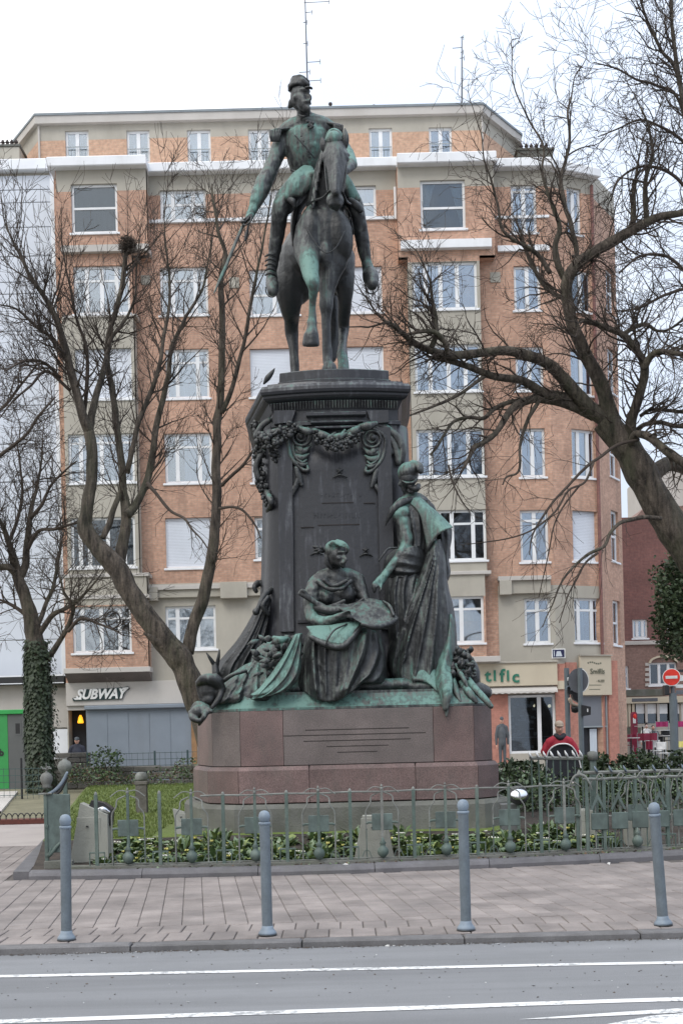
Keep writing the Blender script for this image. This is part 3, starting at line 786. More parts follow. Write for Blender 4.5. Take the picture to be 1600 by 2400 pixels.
wcount = 0
S_PB_ = None
def add_window(seg, rect, cols=(1, 1), transom=None, style='curtain', parent=bld, sill=True, w=0.0, fr=0.085, label=None, dark=False, rail=False):
    """frame with mullions > pane, curtain, sill.  cols = relative light widths; transom = height fraction from the top"""
    global wcount; wcount += 1
    u0, u1, z0, z1 = rect; T = segT(seg); wf = w - 0.10
    q = MB(T)
    mf = M['white']
    if style == 'shutter_white':
        q.box(u0, u1, wf - .04, wf, z0, z0 + .07); q.box(u0, u0 + .04, wf - .04, wf, z0 + .07, z1); q.box(u1 - .04, u1, wf - .04, wf, z0 + .07, z1)
        o = q.build('window', mf, parent, fix=True)
        q = MB(T); n_ = max(int((z1 - z0) / 0.055), 4)
        zz = z0 + .07; hh = (z1 - zz) / n_
        for i in range(n_): q.box(u0 + .04, u1 - .04, wf - .035, wf - .012 - .004, zz + i * hh, zz + (i + 1) * hh - .006)
        q.build('roller_shutter', M['blind_white'], o, fix=True)
    else:
        q.box(u0, u1, wf - .06, wf, z0, z0 + fr); q.box(u0, u1, wf - .06, wf, z1 - fr, z1)
        q.box(u0, u0 + fr, wf - .06, wf, z0 + fr, z1 - fr); q.box(u1 - fr, u1, wf - .06, wf, z0 + fr, z1 - fr)
        tot = sum(cols); a = u0; zt = z1 - transom * (z1 - z0) if transom else None
        lights = []
        for k, c in enumerate(cols):
            b = a + (u1 - u0) * c / tot
            if k: q.box(a - fr * .8, a + fr * .8, wf - .06, wf + .008, z0 + fr, z1 - fr)
            lights.append((a, b)); a = b
        if zt: q.box(u0 + fr, u1 - fr, wf - .055, wf - .004, zt - fr * .45, zt + fr * .45)
        o = q.build('window', mf, parent, fix=True)
        for (a, b) in lights:
            p = MB(T); p.box(a + fr * .5, b - fr * .5, wf - .040, wf - .030, z0 + fr * .6, z1 - fr * .6)
            p.build('pane', M['glass_dark'] if dark else M['glass'], o, fix=True)
        cm = {'curtain': M['curtain'], 'white': M['curtain_white'], 'grey': M['curtain_grey'], 'blind': M['blind_grey']}.get(style)
        if cm:
            c = MB(T); n_ = int((u1 - u0) * 26); wr_ = random.Random(wcount * 7 + 3)
            ca, cb, cz = u0 + .02, u1 - .02, z0 + .05
            if style in ('curtain', 'grey') and seg is not S_PB_:
                k_ = wr_.random()
                if k_ < .22: cb = lerp(u0, u1, wr_.uniform(.45, .7))
                elif k_ < .44: ca = lerp(u0, u1, wr_.uniform(.3, .5))
                elif k_ < .62: cz = lerp(z0, z1, wr_.uniform(.25, .55))
            G = [[(lerp(ca, cb, i / n_), wf - .16 + (0.018 * math.sin(i * 1.25) if style != 'blind' else 0), z) for i in range(n_ + 1)] for z in (cz, z1 - .03)]
            c.grid(G, 0.004, (0, -1, 0)); c.build('curtain', cm, o)
        if style == 'tied':
            for s_ in (0, 1):
                c = MB(T); G = []
                for j in range(9):
                    t = j / 8; z = lerp(z1 - .03, z0 + .04, t); wd = lerp(0.52, 0.10, t ** .8)
                    G.append([((u0 + .03 + wd * i / 8) if s_ == 0 else (u1 - .03 - wd * i / 8), wf - .16 + .015 * math.sin(i * 2.0), z) for i in range(9)])
                c.grid(G, 0.004, (0, -1, 0)); c.build('curtain', M['curtain_white'], o)
            c = MB(T); c.box(u0 + .03, u1 - .03, wf - .24, wf - .23, z0 + .03, z1); c.build('blind', M['blind_grey'], o)
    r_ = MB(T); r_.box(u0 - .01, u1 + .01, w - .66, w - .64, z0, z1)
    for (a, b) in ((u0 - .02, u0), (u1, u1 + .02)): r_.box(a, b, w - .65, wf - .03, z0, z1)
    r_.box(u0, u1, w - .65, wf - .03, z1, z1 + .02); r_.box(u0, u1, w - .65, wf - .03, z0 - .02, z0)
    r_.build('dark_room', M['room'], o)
    if sill:
        s_ = MB(T); s_.box(u0 - .07, u1 + .07, w - .09, w + .055, z0 - .075, z0 - .002, .008); s_.build('sill', M['ledge'], o, fix=True)
    if rail:
        s_ = MB(T); zr = z0 + .42 * (z1 - z0)
        s_.box(u0 + .02, u1 - .02, w - .02, w + .0, zr - .015, zr + .015)
        for i in range(7):
            a = lerp(u0 + .05, u1 - .05, i / 6); s_.box(a - .005, a + .005, w - .015, w - .005, z0, zr)
        s_.build('window_rail', M['frame_grey'], o, fix=True)
    if label: o['label'] = label
    return o

BR, BE, LT = 0, 1, 2
WM = [M['brick'], M['render'], M['render_light']]
# --- main wall
mainw = []   # (pixel rect, kwargs)
def WN(x0, y0, x1, y1, **k): return ((x0, y0, x1, y1), k)
three = dict(cols=(0.7, 1.25, 0.7), transom=0.27)
mainw += [
 WN(375, 444, 482, 518, cols=(1, 1.6, 1), transom=.45, style='grey'), WN(592, 442, 690, 517, cols=(1, 1), transom=.5, style='curtain'), WN(826, 434, 881, 509, cols=(1,), transom=.55, style='curtain'),
 WN(375, 625, 487, 738, style='curtain', **three), WN(585, 630, 700, 738, style='curtain', cols=(1, 1), transom=.55), WN(800, 623, 895, 732, style='shutter_white'),
 WN(388, 817, 490, 933, style='curtain', **three), WN(586, 816, 690, 930, style='shutter_white'), WN(800, 811, 899, 900, style='shutter_white'),
 WN(386, 1015, 497, 1132, style='curtain', **three), WN(589, 1014, 700, 1130, style='curtain', **three), WN(800, 1010, 905, 1126, style='curtain', **three),
 WN(388, 1213, 498, 1331, style='shutter_white'), WN(597, 1211, 705, 1310, style='curtain', **three), WN(805, 1208, 910, 1325, style='curtain', **three),
 WN(388, 1420, 506, 1522, style='curtain', cols=(1, 1.7, 1.5), transom=.28), WN(640, 1412, 750, 1515, style='grey', **three), WN(800, 1410, 910, 1512, style='grey', **three),
 WN(1197, 432, 1257, 545, style='white', cols=(1, 1), transom=.12), WN(1204, 622, 1266, 727, style='curtain', cols=(1, 1)), WN(1208, 812, 1273, 915, style='white', cols=(1, 1)),
 WN(1218, 1004, 1277, 1118, style='curtain', cols=(1, 1)), WN(1219, 1195, 1285, 1317, style='curtain', cols=(1, 1), transom=.2), WN(1229, 1402, 1290, 1508, style='grey', cols=(1, 1), transom=.27),
]
u_of = lambda seg, px, py: hitseg(px, py, seg)[0]
z_of = lambda seg, px, py: hitseg(px, py, seg)[1]
def paintrect(mi, seg, x0, y0, x1, y1): return (mi,) + prect(seg, x0, y0, x1, y1)
ztop = z_of(S_MAIN, 750, 388)
Lm = S_MAIN[1][0] - S_MAIN[0][0]
holes = [prect(S_MAIN, *r) for r, k in mainw]
zS = z_of(S_MAIN, 750, 1592)     # top of the shop level
paints = [(BE, -1, Lm + 1, z_of(S_MAIN, 750, 448), ztop + 1),
          (BE, -1, u_of(S_MAIN, 952, 1450), 0, z_of(S_MAIN, 480, 1366)),
          (BE, u_of(S_MAIN, 1168, 1450), Lm + 1, 0, z_of(S_MAIN, 1250, 1372)),
          (BE, u_of(S_MAIN, 1130, 1560), u_of(S_MAIN, 1168, 1560), 0, z_of(S_MAIN, 1150, 1548)),
          (BR, -1, u_of(S_MAIN, 150, 1000), zS, ztop)]
q = holed_wall(S_MAIN, 0, Lm, zS, ztop, holes, 0.32, paints)
q.build('wall', WM, bld)
for r, k in mainw: add_window(S_MAIN, prect(S_MAIN, *r), **k)
# --- chamfered right end
Lc = math.hypot(xc1 - xc0, .85)
chw = [WN(1328, 440, 1362, 548, style='curtain', cols=(1, 1)), WN(1336, 634, 1388, 730, style='curtain', cols=(1, 1), dark=True), WN(1337, 818, 1392, 925, style='curtain', cols=(1, 1)),
       WN(1340, 1007, 1397, 1119, style='curtain', cols=(1, 1.3, 1)), WN(1342, 1198, 1402, 1316, style='shutter_white'), WN(1346, 1402, 1408, 1506, style='grey', cols=(1, 2.6, 1.5), transom=.27)]
holes = [prect(S_CH, *r) for r, k in chw]
paints = [(BE, -1, 9, z_of(S_MAIN, 750, 448), 99), (BE, -1, 9, 0, z_of(S_MAIN, 1250, 1372))]
q = holed_wall(S_CH, 0, Lc, zS, ztop, holes, 0.3, paints); q.build('wall', WM, bld)
for r, k in chw: add_window(S_CH, prect(S_CH, *r), **k)
Ls = math.hypot(xs1 - xc1, 2.35)
flw = [(1420, 1438, 634, 735), (1424, 1442, 818, 920), (1428, 1446, 1010, 1118), (1432, 1449, 1198, 1316), (1436, 1453, 1408, 1512)]
flh = [prect(S_SIDE, x0_, y0_, x1_, y1_) for x0_, x1_, y0_, y1_ in flw]
q = holed_wall(S_SIDE, 0, Ls, 0, ztop, flh, 0.3, [(BE, -1, 9, z_of(S_MAIN, 750, 448), 99)]); q.build('wall', WM, bld)
# corner bay strips at the far right of the facade
q = MB()
for (y0, y1) in ((612, 750), (1060, 1190)):
    pass
# solid core behind the walls so nothing shows through
q = MB(); q.box(S_MAIN[0][0] + .05, xc0 - .05, YB + .70, YB + 11, 0, ztop - .05); q.box(xc0 - .05, xs1 - .4, YB + 4.0, YB + 11, 0, ztop - .05)
q.build('core', M['room'], bld)
q = MB(); q.box(S_MAIN[0][0] + .02, xs1, YB + 11, YB + 11.3, 0, ztop - .02); q.box(S_MAIN[0][0] - .0, S_MAIN[0][0] + .3, YB + .75, YB + 11, 0, ztop - .02); q.box(xs1 - .3, xs1, YB + 3.65, YB + 11, 0, ztop - .02)
q.build('rear_wall', M['brick'], bld)
q = MB(); q.box(S_MAIN[0][0] - .0, S_MAIN[0][0] + .04, YB + .03, YB + .75, 0, ztop - .02); q.build('end_wall', M['render'], bld)

# --- bays
def bay(segY, px0, px1, ytop, ybot, wins, paints_px, default, name, back=YB):
    xa, xb = W(px0, (ytop + ybot) / 2, segY).x, W(px1, (ytop + ybot) / 2, segY).x
    seg = ((xa, segY), (xb, segY))
    zt, zb = z_of(seg, (px0 + px1) / 2, ytop), z_of(seg, (px0 + px1) / 2, ybot)
    hs = [prect(seg, *r) for r, k in wins]
    ps = [paintrect(mi, seg, *r) for mi, r in paints_px]
    q = holed_wall(seg, 0, xb - xa, zb, zt, hs, 0.25, ps, default)
    q.mi = default
    for (u, s_) in ((0, -1), (xb - xa, 1)):
        # sides, painted like the front
        zz = sorted({zb, zt} | {p[3] for p in ps if zb < p[3] < zt} | {p[4] for p in ps if zb < p[4] < zt})
        for c, d in zip(zz[:-1], zz[1:]):
            mi = default
            for p in ps:
                if p[3] < (c + d) / 2 < p[4] and p[1] <= u + 0.02 and p[2] >= u - 0.02: mi = p[0]
            q.mi = mi; D = back - segY
            q.add([(u, 0, c), (u, 0, d), (u, -D, d), (u, -D, c)], [(0, 1, 2, 3) if s_ < 0 else (3, 2, 1, 0)])
    q.mi = default
    D = back - segY
    q.add([(0, 0, zb), (xb - xa, 0, zb), (xb - xa, -D, zb), (0, -D, zb)], [(3, 2, 1, 0)]); q.add([(0, 0, zt), (xb - xa, 0, zt), (xb - xa, -D, zt), (0, -D, zt)], [(0, 1, 2, 3)])
    q.build(name, WM, bld)
    for (r, k), h in zip(wins, hs): add_window(seg, h, **k)
    return seg
four = dict(cols=(.55, .5, 1, 1, .6), transom=0.25)
bayl = [WN(167, 430, 275, 545, style='blind', cols=(1,), transom=.48, dark=True), WN(172, 622, 304, 735, style='curtain', cols=(.9, 1, 1, .9), transom=.3),
        WN(176, 816, 309, 935, style='shutter_white'), WN(160, 1016, 315, 1131, style='curtain', cols=(.6, 1, .9, .7), transom=.18),
        WN(166, 1212, 317, 1330, style='grey', cols=(.5, .5, 1, .9, .6), dark=True), WN(170, 1421, 308, 1530, style='grey', transom=.27, cols=(.5, .95, .95, .6))]
# F6 part of the left bay is wider
s1 = bay(44.35, 131, 344, 396, 600, bayl[:1], [(BR, (131, 447, 344, 600)), (BE, (131, 396, 344, 447))], BR, 'bay')
s2 = bay(44.35, 150, 318, 600, 1345, bayl[1:5], [(BE, (140, 742, 330, 1012)), (BE, (140, 1012, 330, 1345)), (BR, (140, 600, 330, 742))], BE, 'bay')
s3 = bay(44.35, 154, 346, 1345, 1572, bayl[5:], [(BE, (140, 1345, 360, 1418)), (BR, (140, 1418, 360, 1572))], BR, 'bay')
bayr = [WN(985, 421, 1090, 536, style='tied', cols=(1,), transom=.55, dark=True), WN(966, 613, 1118, 724, style='curtain', cols=(.8, .9, 1, 1.2), transom=None),
        WN(972, 806, 1127, 917, style='white', cols=(1, 1.2, 1.1, 1)), WN(976, 1005, 1135, 1117, style='curtain', cols=(.9, 1.2, 1.2, 1)),
        WN(985, 1195, 1139, 1314, style='none', cols=(.9, .6, 1, .6), transom=.27, dark=True), WN(1000, 1398, 1134, 1508, style='grey', cols=(.4, 1, .9), transom=.27)]
s4 = bay(44.4, 931, 1158, 388, 600, bayr[:1], [(BR, (931, 437, 1158, 600)), (BE, (931, 388, 1158, 437))], BR, 'bay')
s5 = bay(44.4, 964, 1132, 600, 1345, bayr[1:5], [(BE, (950, 726, 1150, 1345)), (BR, (950, 600, 1150, 612))], BE, 'bay')
s6 = bay(44.4, 985, 1138, 1345, 1545, bayr[5:], [(BE, (960, 1345, 1190, 1398)), (BR, (960, 1509, 1190, 1545))], BR, 'bay')

# --- string courses, cornices, ledges
def strip(name, Y, x0, y0, x1, y1, proj, mat_, bev=.01, Yb=None):
    v0 = W(x0, (y0 + y1) / 2, Y); v1 = W(x1, (y0 + y1) / 2, Y); cx = (x0 + x1) / 2
    z1 = W(cx, y0, Y).z; z0 = W(cx, y1, Y).z
    q = MB(); q.box(v0.x, v1.x, Y - proj, (Yb or Y) + .02, z0, z1, bev); return q.build(name, mat_, bld)
strip('string_course', YB, 290, 513, 690, 521, .09, M['ledge']); strip('string_course', YB, 820, 508, 930, 516, .09, M['ledge'])
strip('string_course', YB, 1158, 505, 1286, 512, .05, M['ledge'])
strip('cornice', 44.35, 146, 578, 350, 594, .22, M['render_light'], Yb=YB); strip('cornice', 44.4, 938, 566, 1150, 586, .25, M['ledge'], Yb=YB)
strip('string_course', YB, 1165, 576, 1286, 590, .12, M['ledge'])
for ys in ((742, 750),): strip('cornice', 44.35, 147, 738, 322, 744, .05, M['render_light'], Yb=YB)
strip('cornice', 44.35, 147, 1345, 350, 1353, .06, M['render_light'], Yb=YB); strip('cornice', 44.35, 148, 1395, 350, 1404, .06, M['render_light'], Yb=YB)
strip('cornice', YB, 350, 1367, 940, 1378, .25, M['render_light']); strip('cornice', YB, 352, 1378, 938, 1396, .16, M['render'])
strip('cornice', 44.4, 960, 1340, 1150, 1348, .08, M['render_light'], Yb=YB)
strip('cornice', YB, 1165, 1352, 1288, 1362, .30, M['render_light']); strip('cornice', YB, 1172, 1362, 1288, 1392, .18, M['render'])
for xa in (518,): strip('bracket', YB, xa, 1366, xa + 62, 1404, .33, M['render'])
strip('bracket', YB, 1168, 1362, 1196, 1396, .32, M['render'])
for (a, b) in ((352, 372),): strip('bracket', YB, a, 1378, b, 1410, .3, M['render'])
strip('bay_soffit_moulding', 44.35, 150, 1565, 352, 1577, .06, M['render_light'], Yb=YB)
# bay underside (curved corbel)
v0, v1 = W(152, 1580, 44.35), W(350, 1580, 44.35); q = MB(); zt_ = W(250, 1577, 44.35).z
q.prism([(v0.x, 44.38), (v1.x, 44.38), (v1.x, YB), (v0.x, YB)], zt_ - .30, zt_, [(v0.x, 44.3), (v1.x, 44.3), (v1.x, YB), (v0.x, YB)])
q.v = [(x, (y if z > zt_ - .1 else min(y + .5, YB)), z) for x, y, z in q.v]; q.build('bay_corbel', M['granite_brown'], bld)
v0, v1 = W(1110, 1560, 44.4), W(1160, 1560, 44.4)
strip('cornice', 44.4, 985, 1540, 1172, 1553, .06, M['render_light'], Yb=YB)
# panels of pale stone between windows
for (x0, y0, x1, y1) in ((330, 645, 352, 668), (1148, 638, 1172, 662), (537, 650, 560, 675)): strip('stone_panel', YB, x0, y0, x1, y1, .04, M['render'])
# down pipes
for px in (921, 152):
    a, b = W(px, 430, YB), W(px, 520, YB)
q = MB(); a, b = W(925, 440, YB), W(928, 515, YB); q.tube([(a.x, YB - .08, a.z), (a.x, YB - .08, b.z)], .05, 8); q.build('downpipe', M['white'], bld)
q = MB(); a, b = W(1402, 640, 45.9), W(1440, 1420, 45.9); q.tube([(xc1 + .02, 45.75, 3.5), (xc1 + .05, 45.75, ztop - .6)], .06, 8); q.build('downpipe', M['brick_red'], bld)
# white corner windows on the far right flank
for h_ in flh: add_window(S_SIDE, h_, cols=(1,), transom=.5, style='white', sill=True)

# --- white ledge and parapet under the attic
def ledge_piece(Y, x0, x1, y0, y1, proj, back):
    v0, v1 = W(x0, (y0 + y1) / 2, Y), W(x1, (y0 + y1) / 2, Y); cx = (x0 + x1) / 2
    z1 = W(cx, y0, Y).z; z0 = W(cx, y1, Y).z
    q = MB(); q.box(v0.x, v1.x, Y - proj, back, z0, z1, .03); return q.build('roof_ledge', M['ledge'], bld)
ledge_piece(44.35, 114, 345, 374, 397, .35, 47.1); ledge_piece(YB, 343, 932, 383, 405, .35, 47.1)
ledge_piece(44.4, 929, 1160, 365, 389, .35, 47.1); ledge_piece(YB, 1158, 1292, 378, 399, .35, 47.1)
q = MB(segT(S_CH)); z0, z1 = z_of(S_MAIN, 1280, 399), z_of(S_MAIN, 1280, 378); q.box(0, Lc + .25, -2.5, .35, z0, z1, .03); q.build('roof_ledge', M['ledge'], bld, fix=True)

# --- attic storey
ya = 47.2; xa0, xa1 = W(89, 320, ya).x, W(1128, 320, ya).x
zA0, zA1 = W(600, 410, ya).z, W(600, 282, ya).z
S_AT = ((xa0, ya), (xa1, ya))
attw = [WN(153, 305, 208, 371, style='grey', cols=(1, 1), rail=True, sill=False), WN(297, 304, 351, 380, style='grey', cols=(1, 1), rail=True, sill=False), WN(439, 303, 494, 382, style='white', cols=(1, 1), rail=True, sill=False),
        WN(582, 302, 634, 380, style='grey', cols=(1, 1), rail=True, sill=False), WN(722, 301, 776, 378, style='grey', cols=(1, 1), rail=True, sill=False), WN(865, 299, 919, 376, style='white', cols=(1, 1), rail=True, sill=False), WN(1005, 297, 1059, 364, style='grey', cols=(1, 1), rail=True, sill=False)]
holes = [prect(S_AT, *r) for r, k in attw]
zsplit = W(600, 317, ya).z
MA = [M['brick_pale'], M['render']]
q = holed_wall(S_AT, 0, xa1 - xa0, zA0, zA1, holes, .3, [(1, -1, 99, zsplit, 99)]); q.build('attic_wall', MA, bld)
for r, k in attw: add_window(S_AT, prect(S_AT, *r), **k)
q = MB()
def side_att(a, b):
    (ax, ay), (bx, by) = a, b
    for mi, z0, z1 in ((0, zA0, zsplit), (1, zsplit, zA1)):
        q.mi = mi; q.add([(ax, ay, z0), (bx, by, z0), (bx, by, z1), (ax, ay, z1)], [(0, 1, 2, 3)])
xl = W(43, 330, 49.2).x; xr = W(1209, 330, 49.6).x
side_att((xl, 49.2), (xa0, ya)); side_att((xa1, ya), (xr, 49.6)); side_att((xr, 49.6), (xr, 56)); side_att((xl, 56), (xl, 49.2)); side_att((xr, 56), (xl, 56))
q.build('attic_wall', MA, bld)
def roofpoly(e): return [(xl - e, 49.2 - e * .4), (xa0 - e * .3, ya - e), (xa1 + e * .3, ya - e), (xr + e, 49.6 - e * .4), (xr + e, 56 + e), (xl - e, 56 + e)]
q = MB(); q.prism(roofpoly(.20), zA1, zA1 + .28); q.build('roof_fascia', M['render_light'], bld)
q = MB(); q.prism(roofpoly(.24), zA1 + .28, zA1 + .36); q.build('roof', M['zinc'], bld)
q = MB(); q.prism([(a * .999, b + .15) for a, b in roofpoly(-.25)], zA0 - .2, zA1); q.T = None
# attic core set in
q2 = MB(); q2.box(xa0 + .2, xa1 - .2, ya + .75, 55.5, zA0, zA1 - .02); q2.build('core', M['room'], bld)
q = MB(); a, b = W(560, 300, ya), 0
for px in (89 + 3, 1130): 
    v = W(px, 330, ya); q.box(v.x - .03, v.x + .03, ya - .07, ya, zA0, zA1)
q.build('downpipe', M['render_light'], bld)
# small roof vents
for (px, pyt, w_) in ((774, 244, 3.2), (876, 249, 2.6)):
    v = W(px, pyt, 47.6); q = MB(); q.lathe([(w_ * .02, zA1 + .3), (w_ * .017, v.z), (w_ * .024, v.z), (w_ * .02, v.z + .06)], (v.x, 47.6, 0), 10); q.build('roof_vent', M['clay'], bld)

# --- shop level: walls between the shop fronts
zg = 0.0
Tm = segT(S_MAIN)
shop_holes = [prect(S_MAIN, 158, 1665, 204, 1870), prect(S_MAIN, 1192, 1627, 1302, 1766), prect(S_MAIN, 500, 1660, 640, 1850), prect(S_MAIN, 760, 1660, 980, 1850)]
paints = [(BE, -1, 99, -1, 99), (LT, u_of(S_MAIN, 150, 1620), u_of(S_MAIN, 480, 1620), 0, zS)]
q = holed_wall(S_MAIN, 0, Lm, zg, zS, shop_holes, .4, paints, BE); q.build('shop_wall', WM, bld)
q = holed_wall(S_CH, 0, Lc, zg, zS, [prect(S_CH, 1362, 1632, 1424, 1800)], .4, [(BE, -1, 99, -1, 99)], BE); q.build('shop_wall', WM, bld)
# salmon brick pilasters
def pil(seg, x0, x1, y0, y1, w0=.06, m_='pink'):
    u0, u1, z0, z1 = prect(seg, x0, y0, x1, y1); q = MB(segT(seg)); q.box(u0, u1, 0, w0, max(z0, 0), z1); return q.build('pilaster', M[m_], bld, fix=True)
pil(S_MAIN, 1150, 1192, 1628, 1850); pil(S_MAIN, 1302, 1326, 1556, 1850, .08); pil(S_CH, 1327, 1352, 1553, 1850, .07); pil(S_CH, 1425, 1447, 1549, 1850, .07)
q = MB(segT(S_SIDE)); q.box(0, 1.2, .0, .05, 0, z_of(S_MAIN, 1400, 1560)); q.build('pilaster', M['pink'], bld, fix=True)
q = MB(segT(S_MAIN)); u0, u1, z0, z1 = prect(S_MAIN, 1304, 1596, 1326, 1616); q.box(u0, u1, .08, .13, z0, z1); q.build('stone_panel', M['cream'], bld, fix=True)
# left sandwich shop front: fascia, doorway, lowered grey shutter
u0, u1, z0, z1 = prect(S_MAIN, 156, 1598, 446, 1652); q = MB(Tm); q.box(u0, u1, 0, .10, z0, z1, .01); q.build('shop_fascia', M['render_light'], bld, fix=True)
u0, u1, z0, z1 = prect(S_MAIN, 203, 1652, 452, 1835)
q = MB(Tm); q.box(u0 + .02, u1, .0, .09, z0, z1 - .16); 
sh = q.build('roller_shutter', M['shutter'], bld, fix=True)
q = MB(Tm); q.box(u0, u1, .0, .30, z1 - .15, z1, .03); q.build('shutter_box', M['shutter'], sh, fix=True)
n_ = 5
for i in range(n_):
    a = lerp(u0 + .05, u1, i / n_); q = MB(Tm); q.box(a, a + (u1 - u0) / n_ - .04, .09, .105, z0, z1 - .24, .01); q.build('shutter_panel', M['shutter'], sh, fix=True)
u2, u3, z2, z3 = prect(S_MAIN, 450, 1660, 462, 1835); q = MB(Tm); q.box(u2, u3, .0, .14, max(z2, 0), z3); q.build('shop_post', M['wood'], bld, fix=True)
# dark doorway interior with a lit lamp
u0, u1, z0, z1 = prect(S_MAIN, 158, 1665, 204, 1870)
q = MB(Tm); q.box(u0 - .02, u1 + .02, -.69, -.67, 0, z1 + .02); q.box(u0 - .02, u0, -.67, -.3, 0, z1); q.box(u1, u1 + .02, -.67, -.3, 0, z1)
q.build('doorway_interior', M['room'], bld)
v = W(188, 1687, 45.3); q = MB(); q.lathe([(.03, .26), (.07, .18), (.10, .05), (.11, 0), (.09, -.03)], (v.x, 45.35, v.z - .1), 14)
o = q.build('hanging_lamp', M['lamp_warm'], None, True); tag(o, 'glowing orange pendant lamp inside the dark sandwich shop doorway', 'lamp')
# sandwich shop sign: white italic letters on a dark green shaped board
v = W(235, 1628, 44.85)
sg = thing('shop_sign', (v.x, 44.85, v.z), 'white slanted SUBWAY letters outlined in dark green above the left shop', 'shop sign')
q = MB(); hw, hh = .88, .19
q.prismy([(v.x - hw - .08, v.z - hh - .02), (v.x + hw - .12, v.z - hh + .01), (v.x + hw + .02, v.z + hh - .08), (v.x + hw + .16, v.z + hh - .02), (v.x + hw + .10, v.z + hh + .08), (v.x + hw - .08, v.z + hh + .04), (v.x - hw + .28, v.z + hh + .0), (v.x - hw + .12, v.z - .06), (v.x - hw - .10, v.z - .1)], 44.84, 44.89)
q.build('sign_board', M['sign_green'], sg); sg.children[0].data.materials[0] = M['black'] if False else mat('sign_dark_green', (0.012, 0.035, 0.035), .5)
text_mesh('SUBWAY', .47, .02, M['sign_white'], 'lettering', sg, (v.x, 44.83, v.z + .0), shear=.32, bold=.018, squeeze=.90)
q = MB(); q.prismy([(v.x + .72, v.z + .07), (v.x + .82, v.z + .17), (v.x + .82, v.z + .13), (v.x + 1.0, v.z + .17), (v.x + 1.0, v.z + .24), (v.x + .8, v.z + .22)], 44.815, 44.84); q.prismy([(v.x - .88, v.z - .17), (v.x - .66, v.z - .17), (v.x - .66, v.z - .11), (v.x - .95, v.z - .11)], 44.815, 44.84)
q.build('arrow_tail', M['sign_white'], sg)
# right-hand shop: board with green lettering, scalloped awning, display window
u0, u1, z0, z1 = prect(S_MAIN, 1070, 1556, 1303, 1609)
v = W(1187, 1583, 44.7)
bd = thing('shop_sign', (v.x, YB, v.z), 'cream fascia board with green lowercase letters ending in tific', 'shop sign')
q = MB(Tm); q.box(u0, u1, .10, .24, z0, z1, .01); q.build('sign_board', M['cream'], bd, fix=True)
q = MB(Tm); q.box(u0 - .03, u1 + .03, .06, .30, z1, z1 + .07, .01); q.build('top_moulding', M['render'], bd, fix=True)
for ch_, px_, sz_ in (('t', 1143, .60), ('I', 1159, .50), ('f', 1176, .62), ('I', 1190, .50), ('c', 1208, .60)):
    va = W(px_, 1585 if ch_ != 'c' else 1587, 44.74); text_mesh(ch_, sz_, .02, M['sign_green'], 'letter', bd, (va.x, 44.74, va.z), bold=.014)
vb = W(1118, 1590, 44.74); text_mesh('n', .42, .02, M['black'], 'lettering', bd, (vb.x, 44.74, vb.z - .02), bold=.014)
u0, u1, z0, z1 = prect(S_MAIN, 1130, 1610, 1302, 1628)
q = MB(Tm); n_ = 60; G = []
for (z, w_) in ((z1, .10), (z0 + .1, .42)): G.append([(lerp(u0, u1, i / n_), w_, z) for i in range(n_ + 1)])
G.append([(lerp(u0, u1, i / n_), .43, z0 + .02 + .035 * abs(math.sin(i * .62))) for i in range(n_ + 1)])
q.grid(G, .01, (0, 0, -1)); o = q.build('awning', M['render_light'], bld)
u0, u1, z0, z1 = prect(S_MAIN, 1192, 1629, 1302, 1766)
add_window(S_MAIN, (u0, u1, z0, z1), cols=(1.95, 1), transom=None, style='none', sill=False, dark=True, label='large dark display window with a doorway light')
q = MB(Tm); rr = random.Random(3)
for i in range(46):
    a = rr.uniform(u0 + .05, u0 + .95); c = rr.uniform(z0 + .1, z1 - .3); q.mi = rr.randrange(2); q.box(a, a + rr.uniform(.05, .16), -.35, -.33 + rr.uniform(0, .02), c, c + rr.uniform(.04, .14))
q.box(u0, u1 - .1, -.30, -.28, z0 + .55, z0 + .58); q.mi = 1; q.box(u1 - .55, u1 - .1, -.3, -.25, z0, z0 + .5)
q.build('window_display', [M['curtain_grey'], M['panel_grey']], bld, fix=True)
for (px, py) in ((1287, 1655), (1251, 1654)):
    v = W(px, py, 45.4); q = MB(); q.ell((v.x, 45.4, v.z), (.06, .06, .06) if px > 1280 else (.035, .035, .06), nu=10, nv=7)
    o = q.build('interior_lamp', M['lamp_white'], None, True); tag(o, 'small lit globe lamp behind the dark display window' if px > 1280 else 'small dim lamp left of the lit globe behind the display window', 'lamp')
# cream panel with the second shop's name and a door with a half lowered grey shutter
u0, u1, z0, z1 = prect(S_CH, 1353, 1538, 1426, 1630)
pn = thing('shop_sign', Tm(0, 0, 0) and (segT(S_CH)((u0 + u1) / 2, .1, z0)), 'tall cream name panel above the grey shuttered corner door', 'shop sign')
Tc = segT(S_CH); q = MB(Tc); q.box(u0, u1, .08, .16, z0, z1, .01); q.build('sign_board', M['cream'], pn, fix=True)
q = MB(Tc); q.box(u0 - .02, u1 + .02, .08, .22, z1, z1 + .04); q.build('top_moulding', M['render'], pn, fix=True)
rzc = math.atan2(.85, xc1 - xc0); cu_ = (u0 + u1) / 2
p = Tc(cu_ + .06, .175, lerp(z0, z1, .60)); text_mesh('Smifils', .27, .008, M['sign_olive'], 'lettering', pn, p, rot=(math.pi / 2, 0, rzc), squeeze=.95)
p = Tc(cu_ + .18, .175, lerp(z0, z1, .36)); text_mesh('- 8-233', .12, .006, M['sign_olive'], 'lettering', pn, p, rot=(math.pi / 2, 0, rzc))
q = MB(Tc)
for i, f_ in enumerate((.25, .14)): q.box(cu_ - .32, cu_ + .22 - .06 * i, .16, .168, lerp(z0, z1, f_), lerp(z0, z1, f_) + .02)
